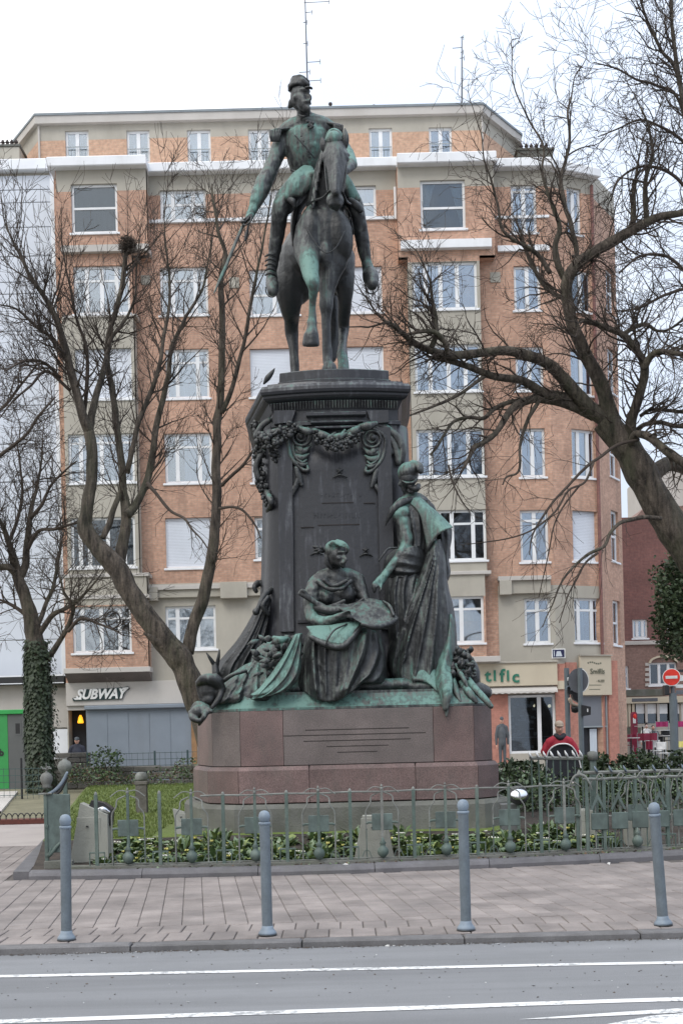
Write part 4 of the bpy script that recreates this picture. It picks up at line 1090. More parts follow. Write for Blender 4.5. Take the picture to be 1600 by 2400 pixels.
for i in range(7): q.box(cu_ - .36 + i * .09, cu_ - .30 + i * .09, .16, .168, lerp(z0, z1, .80) + .03 * math.sin(i), lerp(z0, z1, .80) + .03 * math.sin(i) + .05)
q.build('small_print', M['sign_olive'], pn, fix=True)
u0, u1, z0, z1 = prect(S_CH, 1362, 1632, 1424, 1800)
dr = thing('shop_door', Tc((u0 + u1) / 2, 0, 0), 'corner shop door under a half lowered plain grey shutter', 'door')
zm = z_of(S_CH, 1393, 1702)
q = MB(Tc); q.box(u0 + .05, u1 - .05, -.06, -.03, zm, z1); q.build('shutter', M['panel_grey'], dr, fix=True)
q = MB(Tc); q.box(u0, u0 + .05, -.1, .0, 0, z1); q.box(u1 - .05, u1, -.1, .0, 0, z1); q.box(u0 + .05, u1 - .05, -.1, 0, zm - .05, zm)
q.build('frame', M['frame_grey'], dr, fix=True)
q = MB(Tc); q.box(u0 + .05, u1 - .05, -.2, -.18, 0, zm - .05); q.build('glass_leaf', M['room'], dr, fix=True)
q = MB(Tc); q.box(u0 + .44, u0 + .74, -.12, -.10, .4, zm - .1); q.build('notice', M['curtain'], dr, fix=True)
# street name plate
v = W(1308, 1532, YB); pl = thing('street_name_plate', (v.x, YB, v.z), 'small dark blue enamel street name plate on the beige corner wall', 'sign')
q = MB(); q.box(v.x - .24, v.x + .24, YB - .03, YB - .003, v.z - .17, v.z + .17, .004); q.build('border', M['sign_white'], pl)
q = MB(); q.box(v.x - .205, v.x + .205, YB - .038, YB - .031, v.z - .135, v.z + .135); q.build('plate', M['blue_plate'], pl)
q = MB(); q.mi = 0
q.box(v.x - .17, v.x - .14, YB - .042, YB - .039, v.z - .1, v.z + .1); q.prismy([(v.x - .10, v.z - .10), (v.x + .13, v.z - .10), (v.x + .07, v.z + .08), (v.x - .06, v.z + .08)], YB - .042, YB - .039)
q.build('worn_marks', M['curtain'], pl)
# a black bicycle tyre hung in the first-floor bay window
v = W(264, 1453, 44.2); q = MB(); ring = [(v.x + .26 * math.cos(a), 44.18, v.z + .29 * math.sin(a)) for a in np.linspace(0, 2 * math.pi, 33)]
q.tube(ring, .028, 7, False); o = q.build('tyre_ring', M['black'], None, True); tag(o, 'black tyre ring hanging in front of the lowest left bay window', 'ring')

# ---------------- left neighbour: pale clad gable with a shop strip below
yl = 45.6
xL1 = W(150, 1000, yl).x - .12
nb = thing('clad_building', (-12.5, yl, 0), 'neighbouring building hidden behind pale blue grey horizontal cladding at far left', 'building')
ztl = W(60, 396, yl).z; zbl = W(60, 1586, yl).z
q = MB(); q.box(-20, xL1 - .02, yl + .06, yl + 9, 0, ztl - .1); q.build('wall', M['render'], nb)
ys_ = [1586, 1500, 1405, 1310, 1220, 1130, 1040, 950, 862, 775, 688, 660, 600, 532, 474, 444, 410]
rr = random.Random(5)
for a, b in zip(ys_[:-1], ys_[1:]):
    z0, z1 = W(60, a, yl).z, W(60, b, yl).z
    q = MB(); q.box(-20, xL1 - .16, yl, yl + .05, z0 + .012, z1 - .012, .01); q.build('cladding_panel', M['clad'], nb)
q = MB(); q.box(xL1 - .16, xL1 - .0, yl - .05, yl + .1, zbl - .3, ztl); q.box(-20, xL1 - .0, yl - .25, yl + .6, ztl - .12, ztl + .28, .03); q.build('white_trim', M['clad_white'], nb)
z0, z1 = W(60, 1606, yl).z, W(60, 1588, yl).z
q = MB(); q.box(-20, xL1, yl - .5, yl + .05, z0, z1); q.build('gutter', M['black'], nb)
q = MB(); q.box(-20, xL1, yl - .52, yl - .5, z0 + .02, z0 + .05); q.box(-20, xL1, yl - .52, yl - .45, z1, z1 + .05); q.build('gutter_trim', M['clad_white'], nb)
q = MB(); q.box(-20, W(120, 1650, yl).x, yl - .02, yl + .05, W(60, 1664, yl).z, z0); q.build('shop_band', M['render_light'], nb)
for i, (ya_, yb_) in enumerate(((1612, 1706), (1709, 1780))):
    q = MB(); q.box(W(122, 1650, yl).x, xL1 + .02, yl - .06, yl + .04, W(130, yb_, yl).z, W(130, ya_, yl).z - .01); q.build('wall_panel', M['clad_white'] if i else M['render_light'], nb)
q = MB(); q.box(-20, xL1, yl - .03, yl + .04, 0, W(60, 1785, yl).z); q.build('base_wall', M['footing'], nb)
# chimney stacks with rows of pots
def chimney(x0, x1, ytop, ybase, Y, n, label):
    a, b = W(x0, ytop, Y), W(x1, ybase, Y)
    c = thing('chimney_stack', ((a.x + b.x) / 2, Y, b.z), label, 'chimney')
    q = MB(); q.box(a.x, b.x, Y, Y + 1.0, b.z - 1.2, a.z, .02); q.build('stack', M['render'] if 'beige' in label else M['footing'], c)
    q = MB(); q.box(a.x - .05, b.x + .05, Y - .05, Y + 1.05, a.z, a.z + .07); q.build('cap', M['footing'], c)
    for i in range(n):
        x = lerp(a.x + .1, b.x - .1, (i + .5) / n); q = MB(); q.lathe([(.07, 0), (.055, .2), (.085, .22), (.05, .26), (.03, .32)], (x, Y + .3, a.z + .07), 8); q.build('chimney_pot', M['clay'], c)
chimney(-30, 46, 344, 388, 46.8, 6, 'beige chimney stack with a row of dark pots at the far left roof')
chimney(1212, 1296, 352, 378, 48.5, 6, 'long grey chimney stack with a row of dark pots right of the attic')
# aerials
def aerial(px0, py0, px1, py1, Y, bars, label):
    a, b = W(px0, py0, Y), W(px1, py1, Y)
    t = thing('roof_aerial', (a.x, Y, a.z), label, 'aerial')
    q = MB(); q.tube([a, b], [.035, .02], 6); q.build('mast', M['sign_back'], t)
    for (f_, l0, l1) in bars:
        p = a.lerp(b, f_); q = MB(); q.tube([p + Vector((-l0, 0, 0)), p + Vector((l1, 0, .02))], .014, 5); q.tube([p + Vector((l1, 0, -.08)), p + Vector((l1, 0, .1))], .012, 5); q.build('cross_arm', M['sign_back'], t)
aerial(722, 262, 714, -30, 48, ((.25, .05, .5), (.32, .3, .1), (.40, .0, .5), (.55, .12, .05), (.72, .1, .05), (.88, .05, .9), (.8, .0, .25)), 'tall thin roof mast with short arms rising behind the rider')
aerial(1082, 256, 1082, 84, 48, ((.78, .05, .05), (.98, .06, .06), (.70, .08, .08), (.84, .35, .0)), 'thin shorter roof mast right of the rider')

# ---------------- far right: brick corner pub
yp = 62.0
pb = thing('brick_corner_house', (W(1530, 1700, yp).x, yp, 0), 'dark red brick corner house with cream bar front at far right', 'building')
def prc(x0, y0, x1, y1, Y):
    a = W(x0, (y0 + y1) / 2, Y); b = W(x1, (y0 + y1) / 2, Y); cx = (x0 + x1) / 2
    return a.x, b.x, W(cx, y1, Y).z, W(cx, y0, Y).z
S_PB = ((W(1380, 1500, yp).x, yp), (W(1760, 1500, yp).x, yp))
pbw = [WN(1482, 1452, 1517, 1496, style='grey', cols=(1, 1.2, 1)), WN(1563, 1456, 1580, 1484, style='white', cols=(1,)), WN(1521, 1553, 1586, 1606, style='none', cols=(1.1, 1, .9), dark=True), WN(1460, 1561, 1473, 1614, style='curtain', cols=(1,), transom=.45)]
holes = [prect(S_PB, *r) for r, k in pbw] + [prect(S_PB, 1478, 1649, 1592, 1696)]
zgb = W(1500, 1510, yp).z; zt1 = W(1500, 1212, yp).z; zsh = W(1500, 1634, yp).z
q = holed_wall(S_PB, 0, 8.5, 0, zt1, holes, .3, [(1, -1, 99, -1, zgb), (2, -1, 99, -1, zsh)]); q.build('wall', [M['brick_red'], M['brick_brown'], M['render']], pb)
for r, k in pbw: add_window(S_PB, prect(S_PB, *r), parent=pb, **k)
q = MB(); q.box(S_PB[0][0], S_PB[0][0] + 8.5, yp + .8, yp + 9, 0, zt1 - .02); q.build('core', M['room'], pb)
def pst(nm, x0, y0, x1, y1, proj, m_):
    a, b, c, d = prc(x0, y0, x1, y1, yp); q = MB(); q.box(a, b, yp - proj, yp + .01, c, d, .01); return q.build(nm, M[m_], pb)
pst('string_course', 1450, 1502, 1600, 1511, .12, 'render_light'); pst('grey_band', 1460, 1616, 1558, 1632, .04, 'footing'); pst('bar_fascia', 1461, 1634, 1640, 1648, .22, 'cream')
pst('base_panel', 1462, 1706, 1500, 1724, .12, 'sign_olive'); pst('fascia_lettering_patch', 1478, 1637, 1538, 1645, .235, 'sign_back')
for px in (1463, 1471, 1480): pst('pilaster', px, 1650, px + 6, 1704, .1, 'cream')
for px in (1511, 1539, 1595): pst('mullion', px, 1649, px + 5.5, 1694, .06, 'render_light')
for (a, b) in ((1490, 1510), (1517, 1538), (1545, 1564), (1580, 1594)):
    c = prc(a, 1650, b, 1673, yp); q = MB(); q.box(c[0], c[1], yp + .05, yp + .07, c[2], c[3]); q.build('blind', M['curtain_white'], pb)
    c = prc(a, 1650, b, 1696, yp); q = MB(); q.box(c[0], c[1], yp + .10, yp + .12, c[2], c[3]); q.build('pane', M['glass_dark'], pb)
# arch over the white window
v = W(1553, 1553, yp); q = MB(); rx = .62; arc = [(v.x + .70 * math.cos(a), v.z - .02 + .36 * math.sin(a)) for a in np.linspace(math.pi, 0, 15)]; ar2 = [(v.x + .60 * math.cos(a), v.z - .02 + .27 * math.sin(a)) for a in np.linspace(0, math.pi, 15)]
q.prismy(arc + ar2, yp - .12, yp); q.build('arch', M['cream'], pb)
for i in range(5):
    c = prc(1511, 1554 + i * 12, 1521, 1561 + i * 12, yp); q = MB(); q.box(c[0], c[1], yp - .05, yp, c[2], c[3]); q.build('quoin', M['render_light'], pb)
# sloping roof edge / taller dark wall behind
yq = 66
a = W(1462, 1255, yq); b = W(1512, 1215, yq); q = MB(); q.prismy([(a.x - .3, 4), (a.x - .3, a.z), (b.x, b.z + .6), (b.x + 6, b.z + .6), (b.x + 6, 4)], yq, yq + 5)
o = q.build('gable_house', M['brick_brown']); tag(o, 'darker brick gable rising behind the bar at the right edge', 'building')
a = prc(1520, 1080, 1700, 1210, 72); q = MB(); q.box(a[0] + .6, a[1], 72, 80, 0, a[3]); o = q.build('white_house', M['render_light']); tag(o, 'distant white house seen behind the leaning tree trunk at right edge', 'building')
# ================================================================ MONUMENT
def J(px, py, Y, r): v = W(px, py, Y); return (v.x, v.y, v.z, r * Y / 3000.0)
def V3(px, py, Y): return tuple(W(px, py, Y))
def offset_poly(P, d):
    n = len(P); o = []
    for i in range(n):
        a, b, c = Vector(P[i - 1]), Vector(P[i]), Vector(P[(i + 1) % n])
        e1, e2 = (b - a).normalized(), (c - b).normalized()
        n1, n2 = Vector((e1.y, -e1.x)), Vector((e2.y, -e2.x))
        k = (n1 + n2); k = k / max(k.dot(n1), .3)
        o.append(tuple(b + k * d))
    return o
def loft_poly(q, P, prof, cap=True):
    n = len(P); b = []
    V = []; F = []
    for off, z in prof: V += [(x, y, z) for x, y in offset_poly(P, off)]
    for j in range(len(prof) - 1):
        for i in range(n): F.append((j * n + i, j * n + (i + 1) % n, (j + 1) * n + (i + 1) % n, (j + 1) * n + i))
    if cap: F.append(tuple(range(n - 1, -1, -1))); F.append(tuple((len(prof) - 1) * n + i for i in range(n)))
    q.add(V, F)

def drape(rows, folds, thick=.22, nu=84, nv=72, wr=.006, hem=None, seed=0, pw=.5, q=None):
    """hanging cloth: traced outline rows (pyL,pyR,pxL,pxR,Yedge,Yfront) filled with ridged folds [(path [(v,u)..], width, height)]"""
    q = q or MB(); n = len(rows); G = []
    C = catmull([list(map(float, r_)) for r_ in rows], 12); m = len(C) - 1
    for i in range(nv + 1):
        v = i / nv; k = v * m; a = int(min(k, m - 1)); r_ = C[a] + (C[a + 1] - C[a]) * (k - a); row = []
        for j in range(nu + 1):
            u = j / nu; Y = r_[4] - (r_[4] - r_[5]) * max(1 - (2 * u - 1) ** 2, 0) ** pw; d = 0.0
            for path, w_, h_ in folds:
                uf = np.interp(v, [a_[0] for a_ in path], [a_[1] for a_ in path]); fade = min(1, max(0, (v - path[0][0]) * 6 + .15)) * min(1, max(0, (path[-1][0] - v) * 6 + .15))
                t = (u - uf) / w_; t = -t if t < 0 else t * 2.2
                if t < 1: d += h_ * (1 - t) ** 1.35 * fade
            d += wr * noise.noise(Vector((u * 7 + seed, v * 5, .3))) + wr * .6 * noise.noise(Vector((u * 19 + seed, v * 9, 1.3)))
            py = r_[0] + (r_[1] - r_[0]) * u + (hem(u) * v ** 3 if hem else 0) + d * 60 * v ** 4
            row.append(tuple(W(r_[2] + (r_[3] - r_[2]) * u, py, Y - d)))
        G.append(row)
    q.grid(G, thick, (0, 1, 0)); return q

ped = thing('monument_pedestal', (0.05, 21.8, 0.33), 'tall dark bronze pedestal with scrolls and garlands on a red granite base', 'pedestal')
# polygons run counter-clockwise seen from above, outward normals = (dy,-dx)
GB = [(-1.505, 19.0), (1.965, 19.0), (2.27, 19.35), (2.30, 24.6), (-2.40, 24.6), (-2.36, 21.0), (-1.965, 19.45)]
z_top, z_mid, z_low, z_ft = 2.10, 1.27, 0.72, 0.26
q = MB(); loft_poly(q, GB, [(.24, 0.05), (.24, z_low - .07), (.20, z_low - .01)]); q.build('concrete_footing', M['footing'], ped)
q = MB(); loft_poly(q, GB, [(.02, z_low), (.02, z_mid), (-.06, z_mid), (-.06, z_top - .02)]); q.build('granite_core', M['groove'], ped)
def blocks(P, off_out, z0, z1, cuts, name, top_bev, mats_):
    """individual granite blocks along each face of the polygon"""
    Po = offset_poly(P, off_out); n = len(P); k = 0
    Pi = offset_poly(P, off_out - .35)
    for i in range(n):
        a, b = Vector(Po[i]), Vector(Po[(i + 1) % n]); ai, bi = Vector(Pi[i]), Vector(Pi[(i + 1) % n])
        cs = [0.0] + list(cuts.get(i, [])) + [1.0]
        Ln = (b - a).length; g = .004 / Ln
        for c0, c1 in zip(cs[:-1], cs[1:]):
            p0, p1 = a.lerp(b, c0 + g), a.lerp(b, c1 - g); r1, r0 = ai.lerp(bi, c1 - g), ai.lerp(bi, c0 + g)
            e = (b - a).normalized(); nn = Vector((e.y, -e.x)); q = MB(); bv = .012
            rings = []
            for (d, z, s_) in ((-bv, z0 + .003, bv), (0, z0 + bv, 0), (0, z1 - top_bev[1] - .001, 0), (-top_bev[0], z1 - .002, bv)):
                rings.append([(p0 + nn * d + e * s_, z), (p1 + nn * d - e * s_, z), (r1, z), (r0, z)])
            Vv = []; F = []
            for r_ in rings: Vv += [(p.x, p.y, z) for p, z in r_]
            for j in range(3):
                for t in range(4): F.append((j * 4 + t, j * 4 + (t + 1) % 4, j * 4 + 4 + (t + 1) % 4, j * 4 + 4 + t))
            F += [(3, 2, 1, 0), (12, 13, 14, 15)]
            q.add(Vv, F); q.build(name, mats_[k % len(mats_)] if not isinstance(mats_, dict) else mats_.get((i, cs.index(c0)), mats_['d']), ped); k += 1
def fr(px, a=559.0, b=1107.0): return (px - a) / (b - a)
blocks(GB, 0.0, z_mid, z_top, {0: [fr(660), fr(1012)], 2: [.5], 5: []}, 'granite_block', (.012, .012), {'d': M['granite_red'], (0, 1): M['granite_brown'], (6, 0): M['granite_brown']})
blocks(GB, 0.085, z_low, z_mid, {0: [fr(721), fr(964)], 2: [.4], 5: []}, 'granite_block', (.05, .06), {'d': M['granite_red']})
# engraved lines of the inscription (worn to plain strokes)
q = MB()
for (x0, y0, x1, y1) in ((715, 1713, 958, 1705), (664, 1726, 997, 1717), (711, 1738, 962, 1732), (765, 1751, 910, 1746), (790, 1764, 884, 1761)):
    a, b = W(x0, y0, 19.0), W(x1, y1, 19.0)
    q.box(a.x, b.x, 18.9975, 19.02, (a.z + b.z) / 2 - .006, (a.z + b.z) / 2 + .006)
q.build('engraved_lines', M['groove'], ped)
# bronze plinth plate with ogee
q = MB(); loft_poly(q, GB, [(-.005, z_top), (-.005, z_top + .035), (-.03, z_top + .05), (-.07, z_top + .10), (-.13, z_top + .17), (-.16, z_top + .23), (-.16, z_top + .27)])
o = q.build('bronze_plinth_plate', M['bronze'], ped); paint(o, 0.10, [((-1.6, 19, 2.2), .9, .4), ((1.2, 19, 2.2), 1.0, .15)])
ZP = z_top + .27
# shaft
SY = 20.3
xl_, xr_ = W(641, 1040, SY).x, W(932, 1040, SY).x
SH = [(xl_, SY), (xr_, SY), (xr_ + .18, SY + .35), (xr_ + .2, 24.0), (xl_ - .32, 24.0), (xl_ - .30, SY + .75), (xl_ - .02, SY + .72), (xl_ - .02, SY + .1)]
SHc = [(lerp(xl_ + .12, xr_ - .12, i / 8), SY - .035 * (1 - (i / 4 - 1) ** 2)) for i in range(9)] + [(xr_ - .12 + .30 * math.sin(a), SY + .36 * (1 - math.cos(a))) for a in (.35, .7, 1.05, 1.4)] + [(xr_ + .2, SY + .6), (xr_ + .2, 24.0), (xl_ - .28, 24.0), (xl_ - .22, SY + .70)] + [(xl_ + .12 - .30 * math.sin(a), SY + .5 * (1 - math.cos(a))) for a in (1.4, 1.05, .7, .35)]
prof = [(.46, ZP - .01), (.44, ZP + .16), (.30, ZP + .28), (.24, ZP + .42), (.17, 3.35), (.115, 3.8), (.07, 4.4), (.035, 5.1), (.01, 5.9), (0.0, 6.62)]
q = MB(); loft_poly(q, SHc, prof)
q.v = q.v; o = q.build('shaft', M['bronze_ped'], ped, True); paint(o, -.06)
o.data.polygons.foreach_set('use_smooth', [len(f_.vertices) == 4 for f_ in o.data.polygons])
# raised side strips and a recessed inscription panel on the front
def sfront(z):
    for (o0, z0), (o1, z1) in zip(prof[:-1], prof[1:]):
        if z0 <= z <= z1: return SY - .036 - lerp(o0, o1, (z - z0) / (z1 - z0))
    return SY - .036
def stripf(xa0, xa1, z0, z1, d, name, m_, n=12, taper=0):
    q = MB(); G = []
    for j in range(n + 1):
        z = lerp(z0, z1, j / n); y = sfront(z) - d; t = taper * (1 - j / n)
        G.append([(xa0 - t, y, z), (xa1 - (t if xa1 < 0 else -t), y, z)])
    q.grid(G, d + .02, (0, 1, 0)); o = q.build(name, m_, ped); paint(o, -.05); return o
xa, xb = W(641, 1200, SY).x, W(689, 1200, SY).x
stripf(xa + .10, xb, 3.35, 6.55, .07, 'side_pilaster', M['bronze_ped'], taper=.04)
xa, xb = W(886, 1200, SY).x, W(934, 1200, SY).x
o = stripf(xa, xb - .10, 3.35, 6.55, .07, 'side_pilaster', M['bronze_ped'])
# panel frame mouldings and faint inscription
x0_, x1_ = W(692, 1200, SY).x, W(884, 1200, SY).x
q = MB()
for z in (W(700, 1460, SY).z, ): q.box(x0_, x1_, sfront(z) - .04, sfront(z) + .02, z - .02, z + .02)
q.box(x0_, x1_, sfront(3.2) - .07, sfront(3.2) + .03, 3.14, 3.24)
o = q.build('panel_moulding', M['bronze_ped'], ped); paint(o, -.05)
for (px0, px1, py) in ((754, 828, 1181), (852, 878, 1181), (745, 842, 1233), (705, 736, 1238)):
    a, b = W(px0, py, SY), W(px1, py, SY)
    q = MB(); q.box(a.x, b.x, sfront(a.z) - .008, sfront(a.z) + .01, a.z - .006, a.z + .006); q.build('inscription_rule', M['groove'], ped)
rr = random.Random(11)
for (px0, px1, py, h) in ((752, 846, 1166, 9), (735, 845, 1215, 12)):
    q = MB(); x = px0
    while x < px1:
        wd = rr.uniform(3, 6); a = W(x, py, SY); b = W(x + wd, py, SY); hh = h / 148.0
        yy = sfront(a.z) - .006
        q.box(a.x, a.x + .012, yy, yy + .02, a.z, a.z + hh)
        if rr.random() < .7: q.box(a.x + .012, b.x, yy, yy + .02, a.z + hh * rr.choice((0, .45, .85)), a.z + hh * rr.choice((.1, .55, 1)) + .008)
        x += wd + rr.uniform(3, 5)
    o = q.build('worn_raised_letters', M['bronze_ped'], ped, fix=True); paint(o, .02)
# emblem: small star with leaves (three of them on the pedestal)
def emblem(px, py, Y, s):
    c = W(px, py, Y); q = MB()
    for k in range(5):
        a = math.pi / 2 + k * 2 * math.pi / 5
        q.limb([(c.x, c.y, c.z, .022 * s), (c.x + .055 * s * math.cos(a), c.y, c.z + .055 * s * math.sin(a), .008 * s)], 6, 3)
    q.limb([(c.x - .11 * s, c.y, c.z - .11 * s, .01 * s), (c.x, c.y - .02, c.z - .07 * s, .02 * s), (c.x + .11 * s, c.y, c.z - .11 * s, .01 * s)], 6, 4)
    o = q.build('star_emblem', M['bronze_dark'], ped, True); paint(o, -.2); return o
emblem(796, 1103, SY - .09, 1.0); emblem(742, 1286, sfront(4.65) - .02, .9); emblem(857, 1289, sfront(4.65) - .02, .9)

# cornice with a bowed front
def bow(x0, x1, y0, dy, n=14): return [(lerp(x0, x1, i / n), y0 - dy * (1 - (2 * i / n - 1) ** 2)) for i in range(n + 1)]
def cpoly(hl, hr, yf, dy, back=24.3, flare=.34): return bow(-hl + .03, hr + .03, yf, dy) + [(hr + .10, yf + 1.6), (hr + .08, back), (-hl - flare, back), (-hl - flare + .02, yf + 1.7)]
CP = cpoly(1.0, 1.0, 20.34, .14)
q = MB(); loft_poly(q, CP, [(-.02, 6.56), (-.02, 6.60), (.03, 6.62), (.03, 6.67), (-.01, 6.69), (-.01, 6.86)])
o = q.build('frieze', M['bronze_ped'], ped); paint(o, .05)
q = MB(); loft_poly(q, CP, [(.0, 6.86), (.06, 6.99), (.09, 7.0), (.13, 7.02), (.155, 7.05), (.16, 7.08), (.19, 7.10), (.205, 7.14), (.20, 7.19), (.17, 7.235), (.12, 7.25), (.08, 7.26), (.07, 7.29), (.0, 7.30)])
o = q.build('cornice', M['bronze_ped'], ped, False); paint(o, .02)
CD = cpoly(.87, .86, 20.32, .17, 24.0, .1)
q = MB(); loft_poly(q, CD, [(.03, 7.28), (.03, 7.32), (.0, 7.335), (.0, 7.47), (-.02, 7.485)])
o = q.build('top_platform', M['bronze_ped'], ped); paint(o, .02)
ZD = 7.485
# dentils
q = MB(); bb = bow(-1.03 + .03, 1.03 + .0, 20.32, .14, 44)
for i in range(44):
    a, b = bb[i], bb[i + 1]; xm, ym = (a[0] + b[0]) / 2, (a[1] + b[1]) / 2
    q.tube([(xm, ym - .035, 6.865), (xm, ym - .075, 6.975)], [.010, .0155], 6)
o = q.build('egg_moulding', M['bronze'], ped); paint(o, .35)
# stepped tablet in the frieze
for (a, b, y0, y1, d) in ((717, 857, 962, 975, .09), (727, 851, 982, 991, .07), (737, 845, 994, 1003, .05)):
    va, vb = W(a, y1, 20.1), W(b, y0, 20.1); q = MB(); q.box(va.x, vb.x, 20.2 - d, 20.36, va.z, vb.z, .012); o = q.build('frieze_tablet', M['bronze_ped'], ped); paint(o, .08)
for s_, px in ((-1, 667), (1, 885)):
    q = MB(); v = W(px, 975, 20.1); q.prismy([(v.x - .17, v.z + .11), (v.x + .17, v.z + .11), (v.x + (.17 if s_ > 0 else .10), v.z - .08), (v.x - (.17 if s_ < 0 else .1), v.z - .1)], 20.17, 20.4); o = q.build('frieze_block', M['bronze_ped'], ped); paint(o, .06)

# scroll volutes, one on each side of the front
def volute(cx, cy, s_, name='scroll_volute'):
    q = MB(); Y0 = SY - .10; k = 20.2 / 3000
    c = W(cx, cy, Y0)
    pts = []; rad = []
    for i in range(46):
        a = i / 45 * 2 * math.pi * 1.9; r_ = .04 + .13 * (i / 45)
        ang = math.pi * .5 - s_ * a
        pts.append((c.x + r_ * math.cos(ang) * 1.0, Y0 - .05 + .03 * (i / 45), c.z + r_ * math.sin(ang))); rad.append(.016 + .012 * i / 45)
    q.tube(pts, rad, 8)
    q.ell((c.x, Y0 - .06, c.z), (.05, .045, .05))
    q.limb([J(cx, cy - 24, Y0, 4), J(cx + s_ * 27, cy - 6, Y0, 5), J(cx + s_ * 29, cy + 22, Y0, 5), J(cx + s_ * 20, cy + 52, Y0, 5), J(cx - s_ * 3, cy + 76, Y0, 5), J(cx - s_ * 16, cy + 78, Y0 - .02, 5), J(cx - s_ * 15, cy + 68, Y0, 3)], 8, 6)
    q.limb([J(cx + s_ * 18, cy + 6, Y0, 3), J(cx + s_ * 16, cy + 40, Y0, 4), J(cx - s_ * 2, cy + 60, Y0 - .02, 4), J(cx - s_ * 12, cy + 54, Y0, 3)], 8, 5)
    for (a0, b0, a1, b1, r_) in ((8, 34, -22, 22, 8), (12, 46, -18, 40, 8), (6, 58, -14, 62, 7), (6, 24, -10, 28, 9)):
        q.limb([J(cx + s_ * a0, cy + b0, Y0, r_), J(cx + s_ * (a0 + a1) / 2, cy + (b0 + b1) / 2 + 5, Y0 - .03, r_ * .8), J(cx + s_ * a1, cy + b1, Y0, 2.5)], 8, 4, ((0, 1, 0), .5))
    q.limb([J(cx + s_ * 10, cy + 74, Y0, 6), J(cx + s_ * 4, cy + 96, Y0, 8), J(cx - s_ * 2, cy + 112, Y0 - .01, 4)], 8, 4, ((0, 1, 0), .6))
    q.limb([J(cx - s_ * 0, cy + 100, Y0 + .03, 5), J(cx + s_ * 12, cy + 118, Y0, 6), J(cx + s_ * 20, cy + 134, Y0, 5)], 8, 4, ((0, 1, 0), .6))
    o = q.build(name, M['bronze'], ped, True); paint(o, -.04, [(V3(cx + s_ * 20, cy + 40, Y0), .25, .4)]); return o
volute(705, 1024, -1); volute(873, 1028, 1)
rr = random.Random(21)
def cluster(q, path, rad, n, size, Yj=.05):
    """a swag of leaves, flowers and fruit: many small overlapping lobes round a path"""
    P = catmull(path, 8)
    for i in range(n):
        p = P[rr.randrange(len(P))]; a = rr.uniform(0, 2 * math.pi); t = rr.random() ** .5
        c = (p[0] + rad * t * math.cos(a), p[1] - rr.random() * rad * .9, p[2] + rad * t * math.sin(a))
        s_ = size * rr.uniform(.6, 1.3)
        q.ell(c, (s_, s_ * .7, s_ * rr.uniform(.5, 1)), Matrix.Rotation(rr.uniform(0, 3), 3, 'Y'), 7, 5)
q = MB(); cluster(q, [W(738, 1018, 20.12), W(760, 1038, 20.08), W(790, 1045, 20.05), W(818, 1036, 20.08), W(840, 1018, 20.12)], .085, 150, .034)
o = q.build('front_garland', M['bronze_dark'], ped, True); paint(o, .05)
q = MB()
for (a, b, c, d, r_) in ((700, 1003, 737, 1012, 9), (735, 1008, 780, 1025, 9), (775, 1024, 815, 1016, 9), (815, 1014, 845, 1000, 10), (842, 1000, 880, 992, 11), (755, 1030, 785, 1015, 6), (790, 1030, 808, 1008, 6), (812, 1028, 828, 1004, 6)):
    q.limb([J(a, b, 20.12, r_ * .6), J((a + c) / 2, (b + d) / 2 + 3, 20.04, r_), J(c, d, 20.1, r_ * .5)], 8, 4, ((0, 1, 0), .6))
o = q.build('ribbon', M['bronze_green'], ped, True); paint(o, .08)
q = MB()
for pts in (((880, 994), (905, 1004), (932, 1026), (941, 1048)), ((885, 1006), (915, 1030), (930, 1060), (934, 1083)), ((880, 1000), (905, 1035), (915, 1060)), ((930, 1024), (943, 1050), (940, 1080))):
    q.limb([J(x, y, 20.25, 9) for x, y in pts], 8, 5, ((0, 1, 0), .7))
o = q.build('ribbon', M['bronze'], ped, True); paint(o, .1)
q = MB(); cluster(q, [W(618, 1030, 20.3), W(640, 1036, 20.1), W(660, 1020, 20.1), W(690, 1005, 20.1)], .11, 150, .042)
o = q.build('side_garland', M['bronze_dark'], ped, True); paint(o, -.02); q = MB()
cluster(q, [W(612, 1035, 20.5), W(606, 1070, 20.6), W(608, 1110, 20.6), W(618, 1150, 20.5), W(632, 1180, 20.4)], .085, 150, .038)
o = q.build('side_garland', M['bronze_dark'], ped, True); paint(o, -.02); q = MB()
cluster(q, [W(600, 1002, 20.9), W(610, 1025, 20.8)], .08, 40, .05)
o = q.build('side_garland', M['bronze_dark'], ped, True); paint(o, -.02); q = MB()
cluster(q, [W(640, 1060, 20.25), W(648, 1075, 20.25)], .07, 30, .04)
o = q.build('side_garland', M['bronze_dark'], ped, True); paint(o, -.02)
q = MB()
for pts in (((630, 985), (612, 1000), (600, 1022)), ((700, 1000), (672, 1004), (640, 1012)), ((615, 1060), (600, 1090), (604, 1120)), ((622, 1150), (636, 1176), (628, 1196)), ((700, 1120), (692, 1140), (677, 1156))):
    q = MB(); q.limb([J(x, y, 20.2 if x > 635 else 20.5, 7) for x, y in pts], 8, 4, ((0, 1, 0), .6)); o = q.build('hanging_ribbon', M['bronze'], ped, True); paint(o, -.05)
q = MB(); q.limb([J(619, 898, 20.35, 3), J(627, 886, 20.35, 7), J(637, 873, 20.35, 5), J(643, 864, 20.35, 1.5)], 8, 4); o = q.build('corner_leaf', M['bronze_dark'], ped, True); paint(o, -.2)
# small emblem poking out at the left of the shaft and its ledge
q = MB(); q.limb([J(604, 1368, 20.9, 9), J(596, 1376, 20.8, 6), J(600, 1386, 20.8, 5)], 8, 4); q.limb([J(608, 1366, 20.9, 7), J(618, 1372, 20.9, 8)], 8, 4); o = q.build('side_mask', M['bronze_dark'], ped, True); paint(o, -.3)

